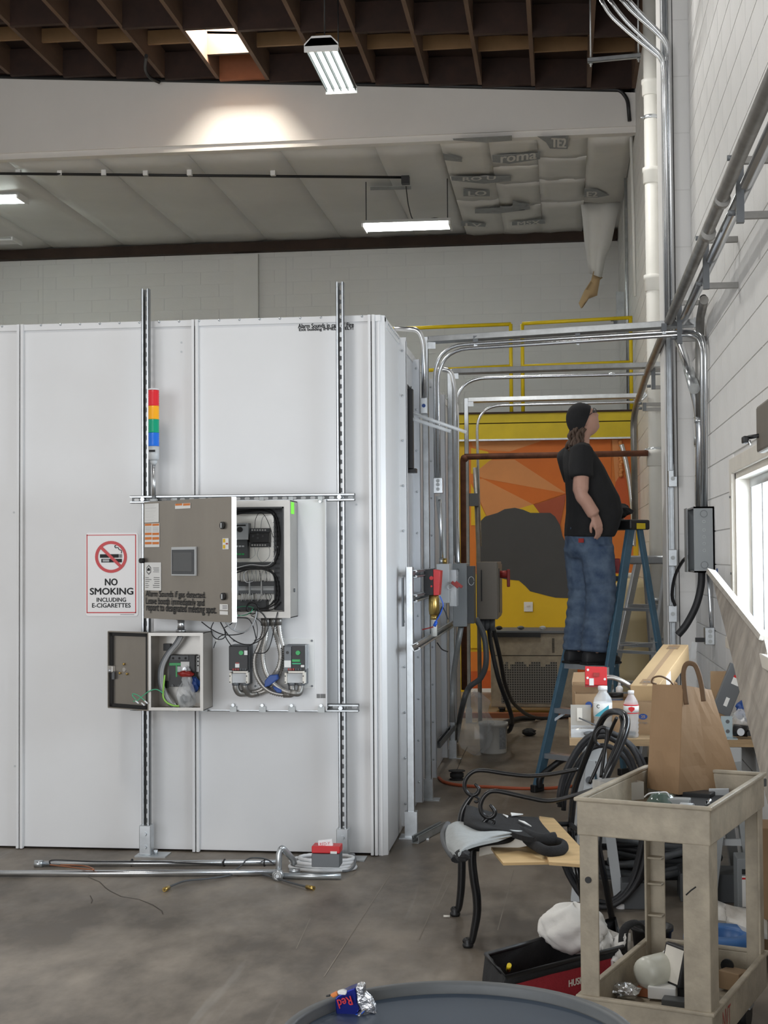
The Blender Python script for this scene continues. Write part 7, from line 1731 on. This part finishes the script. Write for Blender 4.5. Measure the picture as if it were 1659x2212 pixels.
for i, (a0, a1, b0, b1, a2, a3, b2, b3) in enumerate(lgs):
    B().obox(CP((a0+a1)/2, (b0+b1)/2, .46), cu_, cv_, UZ, (a1-a0)/2, (b1-b0)/2, .285).obox(CP((a2+a3)/2, (b2+b3)/2, .46), cu_, cv_, UZ, (a3-a2)/2, (b3-b2)/2, .285).build('leg', 'cart', ct, bevel=.003)
    if i == 2:
        for z_ in (.33, .44, .53, .66): cbox('leg_gusset', 'cart', .01, .066, CL-.05, CL-.012, z_, z_+.008)
    cx__ = .06 if i in (0, 2) else CW-.06; cy__ = .08 if i < 2 else CL-.08
    q = CP(cx__, cy__, .05); fk_ = B().obox(q+UZ*.05, cu_, cv_, UZ, .026, .03, .028).build('caster', 'galv_dull', ct); B().cyl(q-cu_*.016, q+cu_*.016, .05, n=18).build('wheel', 'black', fk_)
q = CP(.035, .002, .60); B().cyl(q, q-cv_*.004, .010, n=14).build('leg_bolt', 'black', ct)
for zz_ in (.0,):
    B().tube([CP(CW-.075, .0015, .585), CP(CW-.06, .0015, .60), CP(CW-.045, .0015, .612)], .0022, 5).build('scrape_mark', 'black_matte', ct)
text('lettering', 'NVT', CP(CW+.0006, .12, .155), cv_, UZ, .10, .06, 'red_dark', ct, .0)
# bag on the cart
zb2 = .755
b0_, b1_, b2_ = PZ(1398, 1702, .78), PZ(1466, 1717, .78), PZ(1604, 1702, .78); b3_ = b0_+b2_-b1_
def lift(px_, ref, h): return PY(px_[0], px_[1], ref.y)
t0, t1, t2 = PY(1410, 1478, b0_.y), PY(1475, 1480, b1_.y+.02), PY(1536, 1490, b2_.y-.03); t3 = t0+t2-t1
pb2 = thing('paper_bag', 'brown kraft paper bag with twisted handles standing on the cart', 'bag', (b0_+b2_)/2)
rnd = random.Random(13)
def bagface(p, q, r_, s_, fold, name):
    G = []; nn = (q-p).cross(s_-p).normalized()
    for i in range(9):
        row = []
        for j in range(9):
            u, v = j/8, i/8; pt = p.lerp(q, u).lerp(s_.lerp(r_, u), v); d_ = fold*math.sin(math.pi*v)*(.5-abs(u-.5))*2+rnd.uniform(-.0012, .0012)*(0 if j in (0, 8) else 1)+(.004*math.sin(6*u+9*v) if v < .35 else 0)*math.sin(math.pi*u)
            row.append(pt+nn*d_)
        G.append(row)
    return B().grid(G, False, nn*.001).build(name, 'bag', pb2)
bagface(b0_, b1_, t1, t0, .012, 'gusset'); bagface(b1_, b2_, t2, t1, -.006, 'front_face'); bagface(b2_, b3_, t3, t2, .01, 'gusset'); bagface(b3_, b0_, t0, t3, 0, 'back_face')
B().prism([b0_, b1_, b2_, b3_], (0, 0, .003)).build('base', 'bag', pb2)
for pts, yy in (([(1483, 1522), (1478, 1480), (1477, 1450), (1484, 1434), (1500, 1436), (1509, 1455), (1516, 1485), (1520, 1515)], b1_.y+.02), ([(1418, 1478), (1408, 1474), (1412, 1464), (1428, 1461), (1446, 1470), (1456, 1482)], b0_.y+.12)):
    B().tube(catmull([PY(x_, y_, yy) for x_, y_ in pts], 6), .0085, 8, flat=.4).build('handle', 'bag_handle', pb2)
B().obox(CP(.26, .48, .761), cu_, cv_, UZ, .12, .2, .013).build('black_case', 'black_matte', label='flat black case lying under the paper bag', cat='case')
# upper shelf contents
def ctop(name, label, cat, m, px_, py_, z_, hx, hy, hz, rot=0, bevel=.003):
    q = PZ(px_, py_, z_); cr, sr = math.cos(rot), math.sin(rot)
    return B().obox(q, cu_*cr+cv_*sr, cv_*cr-cu_*sr, UZ, hx, hy, hz).build(name, m, label=label, cat=cat, bevel=bevel)
gs = B().obox(PZ(1335, 1705, .79), cu_*.6+cv_*.8, cv_*.6-cu_*.8, UZ, .065, .06, .03).build('glass_block', 'clear_tank', label='clear plastic cover lying at the cart front left', cat='plastic cover')
o2 = PZ(1430, 1735, .775); dmm = B().lathe(o2+UZ*.0, (0, 0, 1), [(.06, -.028), (.055, .0), (.035, .03), (.001, .036)], 20).build('glass_dome', 'glass_green', label='dark glass dome on the cart shelf before the bag', cat='glass dome')
B().tube(catmull([PZ(1392, 1722, .80), PZ(1403, 1714, .815), PZ(1425, 1712, .815), PZ(1440, 1712, .815), PZ(1446, 1722, .80)], 6), .0025, 6).build('white_wire', 'wire_white', label='white wire loop over the dark glass dome', cat='wire')
cf = ctop('cast_fitting', 'grey cast conduit body on the cart shelf', 'conduit fitting', 'galv_dull', 1462, 1738, .775, .045, .02, .022, .2)
q = PZ(1490, 1748, .775); B().cyl(q-cu_*.03, q+cu_*.012, .020, n=16).build('hub_ring', 'grey_lt', cf); B().cyl(q+cu_*.011, q+cu_*.013, .014, n=16).build('hub_hole', 'black', cf)
pl2 = ctop('cover_plate', 'flat grey cover plate under the bag at cart right', 'plate', 'grey_lt', 1553, 1717, .775, .035, .004, .022, .5)
dkx = ctop('dark_box', 'black box in the cart shelf below the bag corner', 'box', 'black', 1510, 1722, .768, .05, .04, .02)
rm = ctop('grey_remote', 'grey vented plastic adapter at the right rim of the cart', 'adapter', 'dark_grey', 1628, 1692, .80, .02, .05, .014, -.4)
for k in range(4): B().obox(PZ(1628, 1692, .80)+cv_*(.01*(k-1.5))+UZ*.0145, cu_, cv_, UZ, .012, .0025, .0005).build('vent', 'black', rm)
B().tube([PZ(1527, 1742, .77), PZ(1529, 1735, .79), PZ(1534, 1730, .795)], .008, 8).build('chrome_hook', 'emt', label='small chrome hook at the cart front right corner', cat='hook')
# lower shelf contents
zl2 = .14
q = PZ(1415, 2098, zl2+.075)
cy_ = thing('white_canister', 'pale cylindrical canister lying on the lower shelf', 'canister', q); mat('canister', (.62, .62, .54), .35, 0, .1, 8)
ax = (cu_*.45+cv_*.9).normalized(); B().lathe(q-ax*.05, ax, [(.001, -.012), (.03, -.01), (.05, 0), (.054, .015), (.054, .10), (.05, .115), (.05, .15)], 22).build('shell', 'canister', cy_); B().obox(q+ax*.07+UZ*.052, cu_, cv_, UZ, .02, .015, .001).build('sticker', 'paper', cy_)
B().obox(V((q.x, q.y, zl2+.015)), cu_, cv_, UZ, .05, .05, .014).build('wood_block', 'wood_red', label='brown wooden block under the pale canister', cat='block')
q = PZ(1462, 2085, .24); lp = thing('flood_lamp', 'black square lamp with pale face on the lower shelf', 'lamp', q)
lf = (-cv_*.75-cu_*.55+UZ*.25).normalized(); lr = lf.cross(UZ).normalized(); lu = lr.cross(lf)
B().obox(q, lr, lf, lu, .055, .02, .065).build('housing', 'black', lp, bevel=.006); B().obox(q+lf*.0205, lr, lf, lu, .045, .001, .055).build('face', 'cream', lp); B().obox(q-UZ*.075-lf*.01, cu_, cv_, UZ, .035, .03, .02).build('base', 'black', lp)
def clow(name, label, cat, m, px_, py_, z_, hx, hy, hz, rot=0, bevel=.003): return ctop(name, label, cat, m, px_, py_, z_, hx, hy, hz, rot, bevel)
clow('grey_case', 'grey metal case behind the front right cart leg', 'case', 'grey_box', 1500, 2110, .20, .04, .05, .055)
clow('white_carton', 'small white carton at the front of the lower shelf', 'carton', 'paper', 1432, 2140, .165, .045, .035, .02, .15)
clow('dark_tray', 'dark grey tray at the front of the lower shelf', 'tray', 'dark_grey', 1465, 2165, .155, .05, .025, .012, .1)
clow('tan_carton', 'small tan carton on the lower shelf at the right', 'carton', 'kraft', 1585, 2115, .175, .04, .035, .03, -.3)
gd = clow('grey_device', 'grey device with a round dial at the rear of lower shelf', 'device', 'dark_grey', 1600, 2075, .19, .075, .05, .03)
q = PZ(1578, 2078, .21); B().cyl(q-cv_*.05, q-cv_*.04, .022, n=16).build('dial', 'black_gloss', gd)
crumple(PZ(1350, 2140, .17), .05, .025, 0, .05, seed=61, amp=.35).build('foil_bag', 'foil', label='crumpled shiny plastic bag at the lower shelf corner', cat='bag')
crumple(PZ(1502, 2055, .22), .035, .06, 0, .035, seed=62, amp=.3).build('black_cord_bundle', 'black_matte', label='bundled black cord behind the square lamp', cat='cord')

# ================================================================ floor clutter behind the cart
# tool bag
tbz = .24
tg_ = thing('tool_bag', 'open black and red tool bag on the floor', 'tool bag', PZ(1200, 2120, 0))
o_ = [PZ(1050, 2062, tbz), PZ(1330, 1985, tbz), PZ(1345, 2046, tbz), PZ(1092, 2112, tbz)]
cen = (o_[0]+o_[2])/2
bot = [V((p.x, p.y, 0)) for p in o_]
def wallq(a, b_, m, nm, h0=0, h1=tbz):
    G = []
    for i in range(4):
        row = []
        for j in range(9):
            p = a.lerp(b_, j/8); n2 = (p-cen); n2.z = 0; z_ = h0+(h1-h0)*i/3
            row.append(V((p.x, p.y, 0))+n2.normalized()*(.012*math.sin(math.pi*i/3)+.004*math.sin(j*1.7))+UZ*z_)
        G.append(row)
    B().grid(G, True, (cen-(a+b_)/2).normalized()*.008).build(nm, m, tg_)
wallq(o_[0], o_[1], 'fabric_black', 'rear_wall'); wallq(o_[1], o_[2], 'fabric_black', 'end_wall'); wallq(o_[3], o_[0], 'fabric_black', 'end_wall')
wallq(o_[3], o_[2], 'fabric_red', 'front_panel', 0, tbz*.9); wallq(o_[3], o_[2], 'fabric_black', 'front_band', tbz*.88, tbz)
B().prism([p+UZ*.004 for p in bot], (0, 0, .006)).build('bag_floor', 'fabric_black', tg_)
B().tube([p+UZ*.0 for p in [o_[0], o_[1], o_[2], o_[3]]], .009, 8, closed=True).build('rim_piping', 'black', tg_)
fu = (o_[2]-o_[3]).normalized(); fn_ = V((fu.y, -fu.x, 0)); fn_ = fn_ if fn_.y < 0 else -fn_
text('lettering', 'HUSKY', PP(1229, 2132, o_[3]+fn_*.028, fn_), fu, UZ, .085, .022, 'cream', tg_, .05)
B().obox(o_[3].lerp(o_[2], .2)-UZ*.12+fn_*.03, fu, fn_, UZ, .035, .015, .05).build('side_pocket', 'black_matte', tg_, bevel=.008)
B().tube([PZ(1098, 2095, .2), PZ(1100, 2085, .27)], .008, 8).build('yellow_handle', 'yellow', tg_); crumple(PZ(1075, 2092, .16), .03, .05, 0, .03, seed=70, amp=.2).build('pouch', 'black_matte', tg_)
B().tube(catmull([o_[2]-UZ*.02, o_[2]+V((.01, .05, .05)), o_[2]+V((.06, .1, .06)), o_[2]+V((.1, .16, .0))], 6), .016, 8, flat=.4).build('strap', 'fabric_black', tg_)
# white cloth heap
def heap(name, label, cpx, z_, rx, ry, rz, m, seed, cat):
    q = PZ(*cpx, z_); rr_ = random.Random(seed); b_ = B(); vs = []; fs = []; n, mm = 48, 26; ph = [rr_.uniform(0, 6.28) for _ in range(8)]
    for i in range(mm+1):
        th = math.pi*i/mm
        for k in range(n):
            a = 2*math.pi*k/n; f_ = .86+.17*abs(math.sin(2.5*a+ph[0]+2*th))+.11*abs(math.sin(4.5*a+ph[1]-4*th))+.05*math.sin(3*a+ph[2]+7*th)
            vs.append(q+V((rx*math.sin(th)*math.cos(a)*f_, ry*math.sin(th)*math.sin(a)*f_, rz*math.cos(th)*(1+.08*math.sin(4*a+ph[3])))))
    for i in range(mm):
        for k in range(n): fs.append((i*n+k, (i+1)*n+k, (i+1)*n+(k+1) % n, i*n+(k+1) % n))
    return b_.add(vs, fs, True).build(name, m, label=label, cat=cat)
cl1 = heap('white_cloth', 'crumpled white cloth heaped on the rear edge of the tool bag', (1238, 2005), .28, .115, .09, .085, 'fabric_white', 81, 'cloth')
q = PZ(1320, 2040, .27)
rr_ = random.Random(82); G = []
for i in range(7):
    row = []
    for j in range(9): row.append(PZ(1262+j*12.5, 1998+j*2.5+i*11+3*math.sin(j*1.3+i), .27-.012*i+.015*math.sin(j*1.9+i*.8)))
    G.append(row)
B().grid(G, True, (0, 0, -.02)).build('cloth_tail', 'fabric_white', cl1)
# gray flexible conduit heap under the table
hp_ = thing('conduit_heap', 'heap of grey flexible conduit on the floor under the table', 'flexible conduit', PZ(1400, 1930, 0))
rnd = random.Random(17)
for k in range(15):
    c_ = PZ(1395+rnd.uniform(-35, 45), 1905, .05+k*.018); c_.y = 6.95+rnd.uniform(-.05, .08); rx, ry = rnd.uniform(.20, .30), rnd.uniform(.12, .2); ph = rnd.uniform(0, 6); tx_, ty_ = rnd.uniform(-.16, .16), rnd.uniform(-.2, .2)
    P = [c_+V((.03+rx*math.cos(t*.196), .05+ry*math.sin(t*.196), .012*math.sin(t*.4+ph)+tx_*rx*math.cos(t*.196)+ty_*ry*math.sin(t*.196)+.03)) for t in range(32)]
    B().tube(P, [.019 if i % 2 else .0175 for i in range(32)], 8, closed=True).build('conduit_loop', ('grey_dk', 'dark_grey', 'rubber', 'grey_dk')[k % 4], hp_)
def floorbox(name, label, cat, m, x0_, y0_, x1_, y1_, dep, z0_=0, bevel=.004):
    Yv = PZ((x0_+x1_)/2, y1_, z0_).y; u, v = PY(x0_, y1_, Yv), PY(x1_, y0_, Yv)
    return B().box(u.x, v.x, Yv, Yv+dep, z0_, v.z).build(name, m, label=label, cat=cat, bevel=bevel), u, v, Yv
kb, u, v, yv = floorbox('black_steel_box', 'black square steel box on the floor behind the cart leg', 'electrical box', 'dark_grey', 1343, 1908, 1400, 1965, .12)
q = PZ(1342, 1962, 0); tp = B().lathe(q, (0, 0, 1), [(.022, 0), (.024, .003), (.024, .02), (.022, .024), (.014, .024), (.014, .004)], 18).build('tape_roll', 'sign_white', label='white tape roll on the floor beside the black steel box', cat='tape')
ss, u, v, yv = floorbox('safety_switch', 'grey safety switch with a white label on the floor at right', 'switch', 'grey_box', 1594, 1856, 1652, 1986, .14)
B().box(u.x+.02, u.x+.072, yv-.002, yv, v.z-.21, v.z-.075).build('label', 'paper', ss); B().box(u.x+.02, u.x+.072, yv-.002, yv, v.z-.068, v.z-.045).build('label_band', 'ink', ss); B().cyl((u.x+.085, yv+.06, v.z), (u.x+.085, yv+.06, v.z+.02), .03, n=16).build('hub', 'grey_lt', ss); B().box(u.x+.05, u.x+.075, yv-.02, yv, v.z-.245, v.z-.21).build('latch', 'black', ss)
B().box(u.x+.02, u.x+.072, yv-.0025, yv-.002, v.z-.09, v.z-.082).build('label_red', 'red', ss)
gx, u, v, yv = floorbox('green_case', 'dark green-grey case on the floor behind the cart', 'case', 'dark_grey', 1470, 1890, 1600, 1950, .2)
br2, u, v, yv = floorbox('brown_crate', 'brown slatted crate edge at the right of the picture', 'crate', 'kraft_dk', 1648, 1790, 1700, 2060, .2)
# blue ring seat
q = PZ(1562, 2012, .13)
bl_ = thing('blue_ring', 'blue plastic ring lid on a bin behind the cart', 'lid', V((q.x, q.y, 0)))
P = []
B().lathe(V((q.x, q.y, .085)), (0, 0, 1), [(.066, .006), (.070, .036), (.080, .044), (.135, .044), (.151, .032), (.154, .015), (.148, 0), (.075, 0)], 36).build('ring', 'blue_plastic', bl_)
B().lathe(V((q.x, q.y, 0)), (0, 0, 1), [(.12, 0), (.132, .01), (.140, .085)], 30).build('tub', 'black', bl_); B().lathe(V((q.x, q.y, .05)), (0, 0, 1), [(.142, 0), (.150, .006), (.150, .026), (.144, .03)], 36).build('lower_ring', 'blue', bl_)
q = PZ(1408, 2010, .16)
rdk = thing('red_bucket', 'round black-rimmed red bucket between tool bag and cart', 'bucket', V((q.x, q.y, 0)))
B().lathe(V((q.x, q.y, 0)), (0, 0, 1), [(.06, 0), (.075, .16), (.082, .165), (.082, .18), (.07, .18), (.06, .05), (.001, .045)], 24).build('shell', 'black', rdk); B().cyl((q.x, q.y, .1), (q.x, q.y, .13), .062, n=20).build('contents', 'red', rdk)
P = catmull([PZ(1545, 1955, .12), PZ(1600, 1960, .16), PZ(1650, 1985, .16)], 4)
G = [[PZ(1550+j*18, 1945+i*14+j*5+3*math.sin(j+i), .13+.02*math.sin(j*1.4+i)) for j in range(7)] for i in range(4)]
B().grid(G, True, (0, 0, -.02)).build('white_sheet', 'fabric_white', label='white plastic sheet lying behind the blue ring', cat='sheet')
# bits on the floor
for k, (x_, y_, r_) in enumerate(((958, 1979, .008),)):
    q = PZ(x_, y_, .006); B().cyl(q, q+V((.028, .0, 0)), .005, n=8).build('brass_ferrule', 'cream', label='small pale cylinder on the floor by the chair foot', cat='scrap')

# ================================================================ grey bin in the foreground
bn = thing('trash_bin', 'large round grey trash bin at the bottom of the picture', 'trash bin', (-.06, 2.42, 0))
bc = PZ(1010, 2245, .80); bc = V((bc.x, bc.y, 0))
ba, bbk = PZ(640, 2212, .80), PZ(985, 2110, .80)
Rb = .305; bcx, bcy = PZ(1015, 2110, .80).x+.0, PZ(985, 2110, .80).y-Rb
bn.location = (bcx, bcy, 0); RL[bn.name] = V((bcx, bcy, 0))
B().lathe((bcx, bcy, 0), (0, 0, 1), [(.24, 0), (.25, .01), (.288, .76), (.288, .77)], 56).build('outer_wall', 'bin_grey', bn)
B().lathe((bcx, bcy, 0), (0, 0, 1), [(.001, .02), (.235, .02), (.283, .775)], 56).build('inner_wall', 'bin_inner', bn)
B().lathe((bcx, bcy, .765), (0, 0, 1), [(.288, .0), (.288, .024), (.291, .029), (.303, .029), (.307, .024), (.307, .0), (.289, -.004)], 64).build('rim', 'bin_rim', bn)
# crushed can on the rim
Yk2 = PZ(745, 2160, .80).y
def cz_(x_, y_): return (690+x_*.0964, 2100+y_*.0964)
cn = thing('crushed_can', 'crushed blue and silver drink can caught on the bin rim', 'can', PY(*cz_(800, 900), Yk2))
def cpoly(pts, m, nm, dy, th=.02):
    return B().prism([PY(*cz_(*p), Yk2+dy) for p in pts], (0, th, 0)).build(nm, m, cn, bevel=.002)
cpoly([(350, 600), (400, 540), (620, 420), (800, 350), (830, 480), (840, 700), (900, 830), (830, 960), (420, 1130), (370, 900)], 'can_blue', 'blue_side', 0, .03)
cpoly([(800, 350), (880, 310), (990, 330), (1000, 520), (1130, 640), (1230, 830), (1250, 950), (1050, 900), (930, 850), (840, 700)], 'can_silver', 'silver_side', .004, .03)
cpoly([(230, 520), (380, 440), (420, 520), (310, 590)], 'orange_lbl', 'orange_patch', -.002, .01); cpoly([(390, 440), (520, 400), (620, 440), (590, 520), (420, 510)], 'paper', 'white_patch', -.003, .01)
cpoly([(135, 545), (230, 515), (240, 550), (160, 560)], 'ink', 'black_tip', -.001, .008)
cpoly([(420, 1100), (900, 920), (1020, 880), (900, 1000), (700, 1110), (500, 1161)], 'blue_bright', 'crease', -.004, .02)
q = PY(*cz_(1090, 1080), Yk2-.0); axc = V((.5, -.7, .3)).normalized(); B().lathe(q, axc, [(.021, -.02), (.022, 0), (.020, .003), (.017, .0), (.001, -.003)], 20).build('can_end', 'can_silver', cn)
a, c_ = PY(*cz_(690, 530), Yk2-.006), PY(*cz_(360, 800), Yk2-.006)
ux = (PY(*cz_(380, 620), Yk2-.006)-PY(*cz_(680, 530), Yk2-.006)).normalized(); uy = V((ux.z, 0, -ux.x)); uy = uy if uy.z < 0 else -uy
text('lettering', 'Red', PY(*cz_(690, 530), Yk2-.007), ux, uy, .026, .016, 'sign_red', cn, .02)
